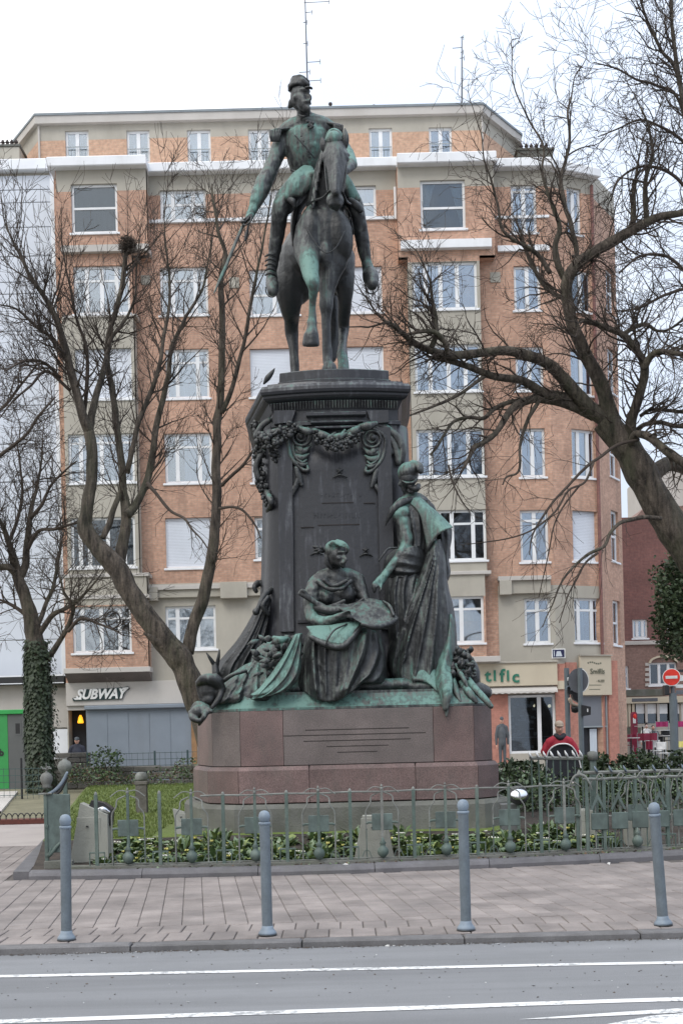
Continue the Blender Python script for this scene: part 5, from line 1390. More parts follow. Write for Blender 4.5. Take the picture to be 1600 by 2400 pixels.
# ---------------------------------------------------------------- HORSE
hz_ = W(745, 560, 21.5)
horse = thing('horse_statue', (hz_.x, 21.5, ZD), 'bronze statue of a walking horse with one foreleg raised on top of the pedestal', 'statue')
def zfoot(px, Y, r, z=ZD + .02): x = W(px, 850, Y).x; return (x, Y, z, r * Y / 3000)
q = MB()
q.limb([J(757, 590, 20.85, 58), J(752, 580, 21.4, 64), J(746, 590, 22.0, 74), J(740, 600, 22.5, 80), J(740, 612, 22.85, 70)], 18, 6)
q.ell(W(758, 560, 20.85), (.46, .42, .62), None, 18, 12)
q.ell(W(727, 548, 20.62), (.22, .24, .42), Matrix.Rotation(.12, 3, 'Y')); q.ell(W(796, 552, 20.66), (.22, .26, .42), Matrix.Rotation(-.12, 3, 'Y'))
q.ell(W(762, 600, 20.6), (.14, .2, .26))
q.ell(W(697, 630, 22.35), (.36, .55, .62), Matrix.Rotation(.05, 3, 'Y')); q.ell(W(789, 620, 22.4), (.32, .52, .52), Matrix.Rotation(-.05, 3, 'Y'))
# neck and head
q.limb([J(762, 570, 21.15, 60), J(762, 505, 20.95, 52), J(764, 450, 20.72, 43), J(770, 400, 20.55, 36), J(778, 352, 20.38, 28), J(783, 325, 20.28, 21)], 16, 6, ((1, 0, 0), .92))
q.limb([J(783, 326, 20.2, 20), J(785, 348, 20.05, 27), J(786, 372, 19.92, 28), J(787, 400, 19.82, 23.5), J(787, 430, 19.75, 19), J(786, 455, 19.72, 17), J(785, 474, 19.74, 17.5)], 16, 6)
q.limb([J(786, 352, 19.88, 14), J(787, 400, 19.68, 11), J(786, 450, 19.56, 10)], 10, 4)
q.ell(W(786, 362, 20.12), (.19, .24, .20)); q.ell(W(785, 470, 19.70), (.14, .12, .13)); q.ell(W(775, 478, 19.62), (.03, .03, .035)); q.ell(W(796, 478, 19.62), (.03, .03, .035))
q.ell(W(762, 371, 19.90), (.055, .085, .05)); q.ell(W(810, 372, 19.90), (.055, .085, .05)); q.limb([J(756, 362, 19.93, 5), J(764, 360, 19.84, 5), J(772, 366, 19.8, 3)], 7, 3); q.limb([J(816, 362, 19.93, 5), J(808, 360, 19.84, 5), J(800, 366, 19.8, 3)], 7, 3)
q.limb([J(784, 480, 19.80, 9), J(788, 488, 19.84, 8)], 10, 3)
# forelegs
q.limb([J(726, 540, 20.7, 34), J(719, 580, 20.55, 33), J(723, 612, 20.34, 26), J(727, 638, 20.12, 20), J(732, 660, 19.92, 17), J(734, 680, 19.96, 12), J(732, 715, 20.1, 9), J(732, 744, 20.14, 10), J(731, 757, 20.14, 12.5), J(731, 772, 20.12, 11)], 14, 6)
q.tube([W(731, 768, 20.14), W(731, 782, 20.12), W(729, 783, 20.12), W(728, 808, 20.14), W(728, 812, 20.15)], [.085, .105, .118, .145, .13], 16)
q.ell(W(732, 662, 19.9), (.105, .10, .10)); q.ell(W(731, 758, 20.14), (.085, .09, .075))
q.limb([J(790, 560, 20.75, 36), J(782, 610, 20.72, 32), J(770, 655, 20.66, 23), J(765, 695, 20.63, 17), J(764, 718, 20.6, 16.5), J(764, 745, 20.62, 12), J(765, 790, 20.62, 11), J(767, 835, 20.62, 12), J(769, 855, 20.55, 12), zfoot(771, 20.5, 17, ZD + .12), zfoot(771, 20.48, 19, ZD + .05)], 14, 6)
# hind legs
q.limb([J(694, 615, 22.45, 50), J(680, 665, 22.2, 40), J(680, 715, 22.3, 27), J(683, 750, 22.6, 18), J(684, 782, 22.75, 16), J(688, 820, 22.68, 11.5), J(691, 870, 22.6, 11), J(693, 908, 22.5, 13), zfoot(695, 22.4, 17, ZD + .1)], 14, 6)
q.limb([J(790, 610, 22.5, 44), J(806, 655, 22.25, 26), J(808, 700, 22.3, 18), J(806, 745, 22.55, 14.5), J(805, 775, 22.65, 13), J(803, 805, 22.3, 10.5), J(802, 830, 21.9, 13), J(804, 850, 21.7, 13), zfoot(804, 21.4, 18, ZD + .12), zfoot(805, 21.3, 20, ZD + .05)], 14, 6)
hb = sculpt(q, 'horse_body', M['bronze'], horse, .021, 6, [(V3(729, 640, 20.1), .62, .70), (V3(732, 720, 20.1), .5, .45), (V3(783, 318, 20.2), .26, .6), (V3(712, 500, 20.6), .5, .18), (V3(770, 560, 21), 1.5, -.22), (V3(740, 680, 22.4), 1.6, -.35), (V3(787, 410, 19.8), .45, .10), (V3(725, 560, 20.6), .4, .12), (V3(802, 845, 21.7), .25, .35)], -.08, .008, 5.0)
q = MB()
q.limb([J(768, 358, 20.02, 7), J(761, 345, 19.98, 10), J(758, 333, 19.97, 8.5), J(755, 323, 19.98, 2.5)], 10, 5, ((0, 1, 0), .5)); o = q.build('ear', M['bronze_dark'], horse, True); paint(o, -.3)
q = MB()
q.limb([J(804, 350, 20.02, 7), J(808, 334, 19.98, 9), J(809, 317, 19.97, 8), J(808, 301, 19.98, 2)], 10, 5, ((0, 1, 0), .5)); o = q.build('ear', M['bronze'], horse, True); paint(o, -.02)
q = MB()
q.limb([J(770, 332, 20.1, 10), J(778, 314, 20.1, 12), J(790, 316, 20.08, 12), J(796, 334, 20.05, 9)], 12, 5); q.ell(W(782, 326, 19.95), (.125, .12, .13))
q.limb([J(770, 318, 19.95, 3), J(778, 304, 19.98, 4), J(792, 310, 19.95, 4), J(799, 326, 19.92, 3)], 8, 5)
o = q.build('forelock', M['bronze_green'], horse, True); paint(o, .4)
q = MB()
for i in range(9):
    t = i / 8; q.limb([J(lerp(772, 742, t), lerp(340, 500, t), lerp(20.45, 20.95, t), 9), J(lerp(756, 722, t), lerp(362, 530, t), lerp(20.3, 20.7, t), 7), J(lerp(752, 722, t), lerp(384, 548, t), lerp(20.25, 20.6, t), 3)], 7, 4)
o = q.build('mane', M['bronze'], horse, True); paint(o, .05, [(V3(783, 318, 20.2), .3, .5)])
q = MB()
q.limb([J(770, 610, 23.3, 10), J(776, 660, 23.5, 18), J(781, 720, 23.5, 21), J(783, 780, 23.4, 20), J(777, 830, 23.3, 14), J(765, 862, 23.2, 5)], 12, 6)
o = sculpt(q, 'tail', M['bronze_dark'], horse, .03, 2, (), -.3, 0, 5, .02, (9, 9, 1))
# bridle and breast straps
q = MB()
def strap(pts, r_=2.4, Y=None): q.tube([Vector(W(*p)) for p in catmull(pts, 6)], r_ * 20 / 3000, 6)
strap([(759, 352, 19.98), (762, 400, 19.80), (767, 452, 19.68)], 1.8); strap([(812, 352, 19.98), (811, 400, 19.80), (805, 452, 19.68)], 1.8)
strap([(772, 446, 19.62), (756, 462, 19.9), (735, 470, 20.3), (722, 480, 20.6)]); strap([(703, 500, 20.75), (722, 540, 20.34), (748, 580, 20.26), (768, 592, 20.24), (790, 575, 20.3), (812, 530, 20.5), (824, 505, 20.9)], 1.6)
strap([(803, 448, 19.66), (812, 470, 19.9), (822, 478, 20.5)])
o = q.build('bridle', M['bronze_dark'], horse, True); paint(o, -.1)
q = MB()
q.limb([J(724, 440, 21.3, 30), J(700, 480, 21.3, 26), J(688, 530, 21.3, 18), J(686, 572, 21.25, 5)], 10, 5, ((1, 0, 0), .45))
q.limb([J(790, 450, 21.4, 26), J(815, 490, 21.4, 18), J(826, 540, 21.4, 10)], 10, 5, ((1, 0, 0), .45))
q.ell(W(745, 440, 21.6), (.42, .5, .18)); o = q.build('saddle_cloth', M['bronze_dark'], horse, True); paint(o, .0)

# ---------------------------------------------------------------- RIDER
rv = W(735, 430, 21.4)
rider = thing('rider_statue', (rv.x, 21.4, rv.z), 'bronze statue of a uniformed officer on horseback holding a lowered sabre', 'statue')
q = MB()
q.limb([J(742, 428, 21.45, 50), J(722, 402, 21.35, 39), J(717, 374, 21.25, 44), J(718, 345, 21.2, 52), J(720, 318, 21.2, 54), J(720, 300, 21.2, 38)], 18, 6, ((0, 1, 0), .72))
q.limb([J(662, 318, 21.25, 20), J(684, 306, 21.22, 26), J(718, 296, 21.2, 28), J(752, 298, 21.22, 26), J(781, 310, 21.25, 20)], 14, 5)
q.limb([J(690, 296, 21.2, 12), J(712, 280, 21.18, 16), J(734, 292, 21.2, 13)], 12, 4)
q.limb([J(716, 296, 21.2, 20), J(713, 276, 21.15, 17.5), J(711, 258, 21.1, 17)], 12, 4)
# head turned to the right of the picture
hc = W(703, 226, 21.05)
q.ell(hc, (.165, .19, .225), None, 16, 12)
q.limb([J(706, 232, 20.95, 19), J(712, 246, 20.9, 14), J(716, 254, 20.88, 9)], 12, 4)          # jaw
q.limb([J(716, 219, 20.9, 7), J(727, 226, 20.84, 4.5), J(726, 232, 20.83, 4)], 8, 3)           # nose
q.limb([J(706, 211, 20.86, 6), J(718, 210, 20.84, 5.5), J(725, 214, 20.9, 3)], 8, 3)            # brow
q.limb([J(710, 239, 20.84, 5), J(721, 237, 20.82, 5), J(729, 243, 20.9, 2.5)], 8, 3)            # moustache
q.limb([J(719, 246, 20.86, 6.5), J(723, 256, 20.84, 5.5), J(724, 266, 20.86, 2.2)], 8, 3)       # goatee
q.limb([J(711, 243, 20.9, 7), J(718, 252, 20.86, 7.5), J(723, 262, 20.88, 5), J(722, 270, 20.9, 2.5)], 9, 4)
q.ell(W(690, 229, 20.9), (.03, .05, .05)); q.limb([J(684, 240, 21.1, 9), J(679, 249, 21.1, 5)], 8, 3)
q.ell(W(707, 230, 20.87), (.06, .05, .06))
# right arm (left in the picture), lowered and held out with the sabre
q.limb([J(665, 318, 21.25, 20), J(655, 345, 21.2, 20), J(643, 375, 21.12, 18.5), J(633, 398, 21.05, 18), J(621, 424, 20.98, 20), J(608, 452, 20.9, 19), J(599, 474, 20.84, 15.5)], 14, 6)
q.limb([J(598, 478, 20.83, 12.5), J(592, 492, 20.8, 11), J(586, 503, 20.78, 10), J(581, 510, 20.76, 8)], 12, 4)
for i in range(4):
    a = i * 3.4; q.limb([J(588 - a * .9, 500 + a * .5, 20.68, 3.6), J(580 - a * .7, 507 + a * .6, 20.62, 3.3), J(576 - a * .3, 515 + a * .2, 20.68, 3.0), J(581, 518, 20.75, 2.4)], 7, 3)
q.limb([J(592, 503, 20.74, 4), J(589, 514, 20.66, 3.4), J(583, 519, 20.64, 2.6)], 7, 3)
# other arm bent towards the reins
q.limb([J(782, 312, 21.25, 20), J(800, 340, 21.1, 18), J(818, 368, 20.9, 15.5), J(825, 385, 20.7, 13)], 12, 5)
q.limb([J(825, 385, 20.7, 12), J(815, 396, 20.5, 10), J(805, 402, 20.35, 8)], 10, 4)
for i in range(4): q.limb([J(812 - i, 398 + i * 3.5, 20.42, 3.4), J(803, 402 + i * 3.2, 20.3, 3), J(800, 405 + i * 3, 20.38, 2.6)], 7, 3)
q.limb([J(812, 394, 20.4, 3.6), J(804, 396, 20.28, 3)], 7, 3)
# legs
q.limb([J(722, 425, 21.45, 34), J(690, 448, 21.15, 31), J(665, 478, 20.92, 26), J(656, 498, 20.9, 21), J(652, 530, 21.0, 18.5), J(647, 565, 21.08, 16.5), J(641, 605, 21.15, 13.5), J(637, 638, 21.15, 11.5)], 14, 6)
q.limb([J(637, 634, 21.2, 12), J(637, 655, 21.05, 14.5), J(638, 670, 20.85, 15.5), J(638, 682, 20.7, 12)], 12, 4)
q.limb([J(768, 425, 21.45, 32), J(802, 446, 21.15, 28), J(828, 474, 20.95, 21), J(838, 500, 20.9, 17.5), J(845, 540, 21.0, 17), J(852, 580, 21.08, 16), J(858, 612, 21.15, 12.5)], 14, 6)
q.limb([J(858, 612, 21.15, 12.5), J(864, 634, 21.1, 15), J(869, 650, 20.95, 20), J(872, 666, 20.75, 14)], 12, 4)
rb = sculpt(q, 'body', M['bronze'], rider, .0175, 3, [(V3(598, 480, 20.8), .34, .42), (V3(715, 325, 21), .62, .20), (V3(765, 350, 21), .45, .22), (V3(640, 380, 21.1), .5, .10), (V3(827, 372, 20.8), .25, .5), (V3(868, 605, 21.1), .22, .4), (V3(708, 225, 21), .35, -.25), (V3(640, 600, 21), .8, -.02), (V3(868, 660, 20.9), .35, -.45), (V3(638, 675, 20.9), .25, -.45), (V3(700, 390, 21), .22, -.2)], .08, .006, 9.0, .006, (5, 5, 9))
# cap
cc = W(700, 208, 21.05); q = MB(); Rt = Matrix.Rotation(R(10), 3, 'Y') @ Matrix.Rotation(R(-8), 3, 'X')
prof_ = [(.170, -.04), (.178, .0), (.172, .04), (.165, .10), (.172, .125), (.155, .145), (.05, .15)]
q.lathe(prof_, (0, 0, 0), 18, 1, 1.1); q.v = [tuple(cc + Rt @ Vector(p)) for p in q.v]
q.limb([J(712, 207, 20.86, 7), J(725, 205, 20.80, 7), J(730, 207, 20.84, 4)], 8, 4, ((0, 0, 1), .35))
q.limb([J(684, 193, 21.0, 5), J(692, 186, 20.95, 7), J(708, 189, 20.9, 7), J(722, 197, 20.9, 5)], 8, 4)
q.limb([J(679, 201, 21.0, 6), J(677, 210, 21.0, 4)], 7, 3)
o = sculpt(q, 'kepi_cap', M['bronze_dark'], rider, .015, 2, [(V3(705, 190, 20.95), .12, .5)], -.05, .012, 12)
# epaulettes with fringe
q = MB()
q.limb([J(683, 300, 21.1, 6), J(664, 304, 21.05, 8), J(648, 306, 21.05, 11)], 10, 4, ((0, 0, 1), .5))
for i in range(9): q.limb([J(633 + i * 3, 306, 21.0 - .02 * (i % 2), 3.4), J(634 + i * 2.6, 318, 20.98, 3.4), J(636 + i * 2.2, 329, 21.0, 2.6)], 6, 3)
o = q.build('epaulette', M['bronze'], rider, True); paint(o, -.1, [(V3(643, 318, 21), .12, .25)])
q = MB()
q.limb([J(748, 289, 21.15, 5), J(770, 290, 21.1, 8), J(793, 295, 21.05, 10)], 10, 4, ((0, 0, 1), .5))
for i in range(8): q.limb([J(783 + i * 2.6, 294, 21.0 - .02 * (i % 2), 3.4), J(784 + i * 2.4, 303, 20.98, 3.4), J(785 + i * 2.1, 311, 21.0, 2.6)], 6, 3)
o = q.build('epaulette', M['bronze_dark'], rider, True); paint(o, -.15)
# tunic details: lapel line, collar, belt, medal cluster
q = MB()
def rl(pts, r_): q.tube([Vector(W(*p)) for p in catmull(pts, 6)], r_ * 21 / 3000, 6)
rl([(690, 315, 20.86), (708, 335, 20.84), (725, 355, 20.86), (736, 370, 20.9)], 1.6); rl([(700, 268, 20.98), (711, 272, 20.92), (724, 268, 20.95)], 2.6)
rl([(682, 398, 21.05), (700, 405, 20.95), (722, 407, 20.95), (742, 402, 21.05)], 3.0)
for i in range(6): q.ell(W(706 + i * 5, 318 + i * 12, 20.85), (.014, .012, .014), None, 7, 5)
for i in range(12): q.ell(W(726 + rr.uniform(-8, 10), 290 + rr.uniform(-8, 10), 20.88), (.028, .02, .03), None, 7, 5)
o = q.build('tunic_trim', M['bronze_dark'], rider, True); paint(o, -.1)
# coat skirts spread over the thighs
q = MB()
q.limb([J(716, 400, 21.05, 15), J(706, 420, 20.85, 25), J(690, 440, 20.72, 24), J(674, 458, 20.68, 10)], 14, 6, ((0, 1, 0), .6))
q.limb([J(724, 398, 21.0, 12), J(722, 420, 20.8, 18), J(702, 448, 20.7, 13)], 12, 5, ((0, 1, 0), .6))
q.limb([J(728, 410, 20.8, 9), J(745, 402, 20.6, 8), J(758, 388, 20.5, 4)], 10, 4)
o = sculpt(q, 'coat_skirt', M['bronze_green'], rider, .018, 4, (), .42, .006, 6)
q = MB()
q.limb([J(798, 402, 21.1, 10), J(806, 425, 20.95, 17), J(820, 448, 20.85, 16), J(838, 466, 20.8, 8)], 14, 6, ((0, 1, 0), .6))
o = sculpt(q, 'coat_skirt', M['bronze_green'], rider, .018, 4, (), .35, .006, 6)
q = MB(); q.limb([J(822, 470, 20.75, 8), J(836, 482, 20.7, 10), J(844, 492, 20.7, 7)], 10, 4); o = q.build('holster', M['bronze_dark'], rider, True); paint(o, .05)
q = MB(); q.limb([J(676, 466, 20.7, 7), J(686, 472, 20.65, 8), J(690, 482, 20.65, 5)], 10, 4)
o = q.build('holster', M['bronze_dark'], rider, True); paint(o, .05)
# spurs and stirrups
q = MB()
for (px, py, Y, s_) in ((637, 668, 20.9, -1), (871, 660, 20.9, 1)):
    ring = [W(px + 15 * math.cos(a), py + 8 + 20 * math.sin(a), Y) for a in np.linspace(-.2, math.pi + .2, 12)]
    q.tube(ring, .010, 6)
for i in range(5): q.limb([J(622, 600 + i * 11, 21.0, 2.2), J(634, 595 + i * 11, 20.92, 3.4), J(646, 602 + i * 11, 20.95, 2)], 6, 3)
o = q.build('stirrups', M['bronze_dark'], rider, True); o['kind'] = 'stuff'; paint(o, -.1)
# sabre
sb = thing('sabre', (W(578, 515, 20.7).x, 20.7, W(578, 515, 20.7).z), 'long curved bronze sabre pointing down from the rider statue hand', 'sabre')
q = MB(); q.limb([J(574, 518, 20.68, 3.4), J(562, 545, 20.66, 3.8), J(545, 585, 20.62, 4.0), J(530, 622, 20.58, 3.8), J(515, 655, 20.55, 3.6), J(502, 686, 20.5, 1.4)], 8, 6, ((0, 1, 0), .4))
o = q.build('blade', M['bronze'], sb, True); paint(o, .28)
q = MB(); q.tube([W(588, 505, 20.62), W(571, 523, 20.62)], .022, 7); q.tube([Vector(W(*p)) for p in catmull([(590, 503, 20.6), (586, 520, 20.5), (574, 527, 20.55), (570, 520, 20.62)], 5)], .014, 6); q.ell(W(571, 520, 20.62), (.055, .045, .03))
o = q.build('hilt', M['bronze_dark'], sb, True); paint(o, -.1)
q = MB(); q.limb([J(583, 520, 20.6, 2.5), J(580, 538, 20.6, 3), J(577, 552, 20.6, 4.2), J(575, 562, 20.6, 3)], 8, 4); o = q.build('tassel', M['bronze_dark'], sb, True); paint(o, -.3)

# ---------------------------------------------------------------- STANDING WOMAN (back view)
v = W(975, 1600, 19.8)
wm = thing('standing_woman_statue', (v.x, 19.8, ZP), 'bronze statue of a standing helmeted woman in a cape seen from behind at right', 'statue')
q = MB()
q.ell(W(956, 1118, 19.9), (.15, .18, .185), None, 16, 12)
q.limb([J(943, 1128, 19.85, 9), J(936, 1135, 19.85, 5)], 8, 3); q.limb([J(944, 1136, 19.88, 8), J(948, 1148, 19.9, 7)], 8, 3)
q.limb([J(956, 1138, 19.95, 13), J(955, 1160, 19.98, 12.5), J(960, 1176, 20.0, 18)], 12, 4)
q.limb([J(930, 1196, 19.9, 17), J(950, 1182, 19.95, 20), J(978, 1180, 20.0, 23), J(1003, 1194, 20.05, 18)], 14, 5)
q.limb([J(967, 1188, 20.0, 36), J(968, 1222, 20.0, 41), J(968, 1262, 19.98, 38), J(966, 1300, 19.95, 36), J(964, 1335, 19.98, 36), J(968, 1370, 20.0, 38)], 16, 6, ((0, 1, 0), .8))
q.ell(W(940, 1206, 19.82), (.16, .15, .155))
q.limb([J(943, 1215, 19.8, 17), J(949, 1245, 19.76, 16), J(952, 1275, 19.72, 14.5), J(943, 1295, 19.68, 14), J(925, 1318, 19.62, 12), J(906, 1342, 19.56, 9.5), J(899, 1352, 19.54, 9.5)], 14, 6)
q.limb([J(901, 1348, 19.54, 9.5), J(890, 1362, 19.5, 10.5), J(884, 1370, 19.48, 8)], 12, 4, ((0, 1, 0), .6))
for i in range(4): q.limb([J(888 - i * 3.2, 1364 - i * 2.6 + 8, 19.46, 3.3), J(881 - i * 2.6, 1376 - i * 2, 19.42, 3.0), J(877 - i * 1.5, 1388 - i * 3, 19.44, 2.4)], 7, 4)
q.limb([J(893, 1368, 19.48, 3.6), J(893, 1380, 19.42, 3.2), J(890, 1388, 19.42, 2.4)], 7, 3)
o = sculpt(q, 'body', M['bronze'], wm, .0165, 3, [(V3(930, 1310, 19.6), .55, .35), (V3(938, 1205, 19.8), .22, .55), (V3(890, 1366, 19.5), .2, .3), (V3(985, 1260, 20), .5, -.2), (V3(956, 1120, 19.9), .25, -.1)], .0, .005, 9, .012, (6, 6, 8))
q = MB(); 
q.ell(W(956, 1108, 19.9), (.168, .19, .165), None, 16, 10)
q.limb([J(938, 1124, 19.85, 3), J(950, 1131, 19.73, 3.4), J(966, 1131, 19.74, 3.4), J(977, 1122, 19.85, 3)], 8, 4)
q.limb([J(968, 1086, 19.85, 9), J(982, 1094, 19.78, 13), J(984, 1100, 19.74, 12)], 12, 3, ((1, -1, 0), .5))
o = sculpt(q, 'helmet', M['bronze'], wm, .016, 2, [(V3(945, 1095, 19.9), .2, .45), (V3(982, 1098, 19.75), .14, -.2)], .05, .004)
q = MB()
for i in range(14): q.ell(W(962 + rr.uniform(-12, 16), 1146 + rr.uniform(-7, 8), 19.85 + rr.uniform(-.05, .05)), (.035, .03, .03), None, 8, 6)
q.limb([J(960, 1140, 19.82, 6), J(974, 1146, 19.8, 8), J(980, 1138, 19.85, 6)], 8, 4); o = q.build('hair_bun', M['bronze_dark'], wm, True); paint(o, -.1)
q = drape([(1186, 1180, 936, 1004, 19.98, 19.80), (1228, 1226, 942, 1008, 19.98, 19.76), (1268, 1268, 944, 1006, 19.98, 19.76), (1306, 1298, 930, 1002, 19.98, 19.72)],
    [([(0, .3), (1, .55)], .2, .03), ([(0, .6), (1, .7)], .2, .03), ([(0, .85), (1, .85)], .15, .03), ([(.3, .15), (1, .35)], .15, .025)], .2, 50, 50, seed=51)
o = sculpt(q, 'bodice', M['bronze_dark'], wm, .016, 1, [(V3(985, 1230, 19.8), .3, .1)], .08, .004)
# cape: flared sheet from the shoulders, open underside
def sheet_px(q, rows, thick, sub=5):
    """rows of (px,py,Y) refined with splines both ways"""
    R_ = [catmull(r_, sub) for r_ in rows]; nc = len(R_[0]); G = []
    cols = [catmull([r_[j] for r_ in R_], sub) for j in range(nc)]
    for i in range(len(cols[0])): G.append([tuple(W(*cols[j][i])) for j in range(nc)])
    q.grid(G, thick, (0, 1, 0))
q = MB()
sheet_px(q, [[(950, 1172, 19.85), (972, 1166, 19.82), (990, 1168, 19.9), (1004, 1182, 20.05)],
             [(980, 1200, 19.72), (998, 1195, 19.68), (1018, 1198, 19.74), (1032, 1206, 19.9)],
             [(992, 1240, 19.68), (1010, 1228, 19.62), (1034, 1222, 19.62), (1052, 1226, 19.8)],
             [(1002, 1292, 19.66), (1020, 1262, 19.58), (1040, 1244, 19.52), (1062, 1236, 19.6)]], .035)
o = q.build('cape', M['bronze_green'], wm, True); paint(o, .28)
q = MB()
q.limb([J(968, 1168, 19.85, 6), J(945, 1176, 19.75, 9), J(925, 1190, 19.72, 9), J(912, 1210, 19.75, 6), J(903, 1232, 19.8, 2.5)], 10, 6, ((0, 1, 0), .6))
q.limb([J(1003, 1176, 19.9, 6), J(1009, 1215, 19.8, 8), J(1005, 1262, 19.75, 8), J(1000, 1296, 19.8, 6)], 10, 6)
drape([(1222, 1238, 1014, 1060, 20.0, 19.9), (1262, 1268, 1022, 1058, 20.0, 19.85), (1310, 1305, 1030, 1052, 20.0, 19.85), (1345, 1340, 1036, 1056, 20.0, 19.88), (1368, 1362, 1042, 1050, 20.0, 19.9)], [([(0, .3), (1, .5)], .3, .05), ([(0, .8), (1, .7)], .25, .04)], .12, 30, 40, q=q)
o = sculpt(q, 'cape_folds', M['bronze_dark'], wm, .018, 1, (), -.05, .004)
# inner skirt, then the big swept outer panel
q = drape([(1338, 1325, 908, 995, 19.95, 19.62), (1390, 1380, 902, 985, 19.95, 19.56), (1450, 1450, 908, 985, 19.95, 19.55), (1530, 1530, 916, 985, 19.95, 19.55), (1590, 1600, 930, 985, 19.95, 19.55)],
    [([(0, .3), (1, .2)], .16, .07), ([(0, .55), (1, .45)], .16, .06), ([(0, .8), (1, .7)], .16, .06), ([(0.05, .1), (.6, .06)], .12, .05)], .35, 70, 60, seed=3)
q.limb([J(968, 1335, 20.05, 40), J(985, 1420, 20.05, 60), J(985, 1520, 20.05, 66), J(982, 1590, 20.05, 60)], 18, 5, ((0, 1, 0), .6))
drape([(1272, 1262, 1006, 1032, 19.8, 19.68), (1320, 1310, 990, 1044, 19.85, 19.56), (1380, 1370, 964, 1050, 19.9, 19.46), (1440, 1430, 935, 1064, 19.9, 19.40), (1500, 1490, 915, 1070, 19.9, 19.38), (1545, 1540, 907, 1071, 19.9, 19.38), (1575, 1590, 910, 1064, 19.9, 19.36), (1596, 1630, 924, 1046, 19.85, 19.32)],
    [([(0, .5), (.3, .35), (1, .16)], .10, .085), ([(.15, .25), (.6, .12), (1, .04)], .08, .05), ([(0, .6), (.5, .5), (1, .38)], .09, .06), ([(.1, .75), (.6, .66), (1, .60)], .10, .08), ([(.2, .9), (.7, .85), (1, .80)], .08, .06), ([(.55, .3), (.75, .10)], .07, .03), ([(.62, .36), (.85, .12)], .07, .03), ([(.45, .95), (1, .93)], .06, .05)],
    .3, 96, 110, seed=8, q=q)
o = sculpt(q, 'skirt', M['bronze'], wm, .0165, 1, [(V3(925, 1570, 19.5), .30, .30), (V3(990, 1600, 19.4), .38, .28), (V3(960, 1300, 19.5), .4, -.1)], -.03, .004, 9)
q = drape([(1286, 1276, 925, 990, 19.95, 19.62), (1306, 1300, 905, 1000, 19.95, 19.55), (1330, 1322, 898, 1000, 19.95, 19.54), (1352, 1338, 905, 996, 19.95, 19.56), (1368, 1346, 912, 985, 19.95, 19.62)],
    [([(0, .0), (.35, 1)], .55, .035), ([(.25, 0), (.6, 1)], .5, .04), ([(.5, 0), (.85, 1)], .5, .04), ([(.72, 0), (1, .8)], .4, .03)], .3, 60, 60, seed=5)
q.limb([J(887, 1315, 19.5, 2.5), J(900, 1297, 19.5, 3), J(910, 1286, 19.55, 3), J(930, 1284, 19.6, 3)], 8, 4)
o = sculpt(q, 'sash', M['bronze_dark'], wm, .0165, 1, (), .06, .004)
q = MB()
sheet_px(q, [[(1052, 1440, 19.62), (1058, 1440, 19.6), (1064, 1450, 19.7)], [(1035, 1520, 19.5), (1052, 1515, 19.42), (1064, 1520, 19.6)], [(1018, 1590, 19.3), (1036, 1578, 19.2), (1058, 1570, 19.3)],
             [(1030, 1630, 19.0), (1044, 1622, 18.93), (1060, 1612, 18.98)], [(1038, 1666, 18.93), (1045, 1668, 18.9), (1052, 1660, 18.92)]], .03)
q.limb([J(1045, 1620, 18.95, 10), J(1046, 1655, 18.93, 7), J(1046, 1678, 18.93, 2.5)], 8, 4, ((0, 1, 0), .4))
sheet_px(q, [[(960, 1560, 19.45), (990, 1560, 19.42), (1020, 1570, 19.4)], [(965, 1595, 19.3), (1000, 1600, 19.22), (1028, 1625, 19.1)]], .03)
o = q.build('skirt_hem', M['bronze_green'], wm, True); paint(o, .25)
q = MB(); q.limb([J(925, 1590, 19.55, 10), J(915, 1604, 19.35, 8)], 8, 3)

# ---------------------------------------------------------------- SEATED WOMAN
v = W(790, 1600, 19.4)
wn = thing('seated_woman_statue', (v.x, 19.45, ZP), 'bronze statue of a seated woman with an open book on her lap, head bowed', 'statue')
q = MB()
hc = W(788, 1300, 19.42)
q.ell(hc, (.135, .16, .185), Matrix.Rotation(.25, 3, 'Y'), 16, 12)
q.limb([J(792, 1308, 19.36, 16), J(800, 1320, 19.32, 11), J(803, 1326, 19.32, 7)], 10, 4)
q.limb([J(803, 1300, 19.3, 5), J(811, 1312, 19.24, 4.2), J(808, 1316, 19.24, 4)], 8, 3); q.limb([J(794, 1294, 19.26, 4.5), J(807, 1294, 19.26, 4), J(812, 1298, 19.32, 2.4)], 8, 3)
q.limb([J(800, 1320, 19.26, 3.4), J(808, 1320, 19.24, 3)], 8, 3); q.ell(W(795, 1309, 19.28), (.045, .04, .04)); q.ell(W(778, 1306, 19.32), (.02, .03, .035))
q.limb([J(786, 1318, 19.5, 15), J(782, 1335, 19.55, 14), J(784, 1352, 19.58, 20)], 12, 4)
q.limb([J(738, 1372, 19.55, 20), J(757, 1358, 19.58, 22), J(787, 1354, 19.6, 24), J(817, 1353, 19.6, 20), J(837, 1358, 19.62, 17)], 14, 5)
q.limb([J(788, 1364, 19.6, 36), J(790, 1392, 19.6, 43), J(794, 1425, 19.6, 42), J(798, 1460, 19.6, 48)], 16, 6, ((0, 1, 0), .72))
q.ell(W(766, 1398, 19.46), (.12, .12, .13)); q.ell(W(812, 1394, 19.47), (.13, .12, .15))
q.limb([J(745, 1362, 19.4, 6), J(768, 1378, 19.3, 6), J(795, 1380, 19.28, 6), J(822, 1362, 19.38, 6)], 8, 4)
q.limb([J(738, 1374, 19.52, 20), J(730, 1400, 19.46, 19), J(728, 1428, 19.4, 17.5), J(733, 1450, 19.32, 16.5), J(752, 1458, 19.2, 14), J(776, 1453, 19.1, 11), J(794, 1446, 19.02, 9)], 14, 6)
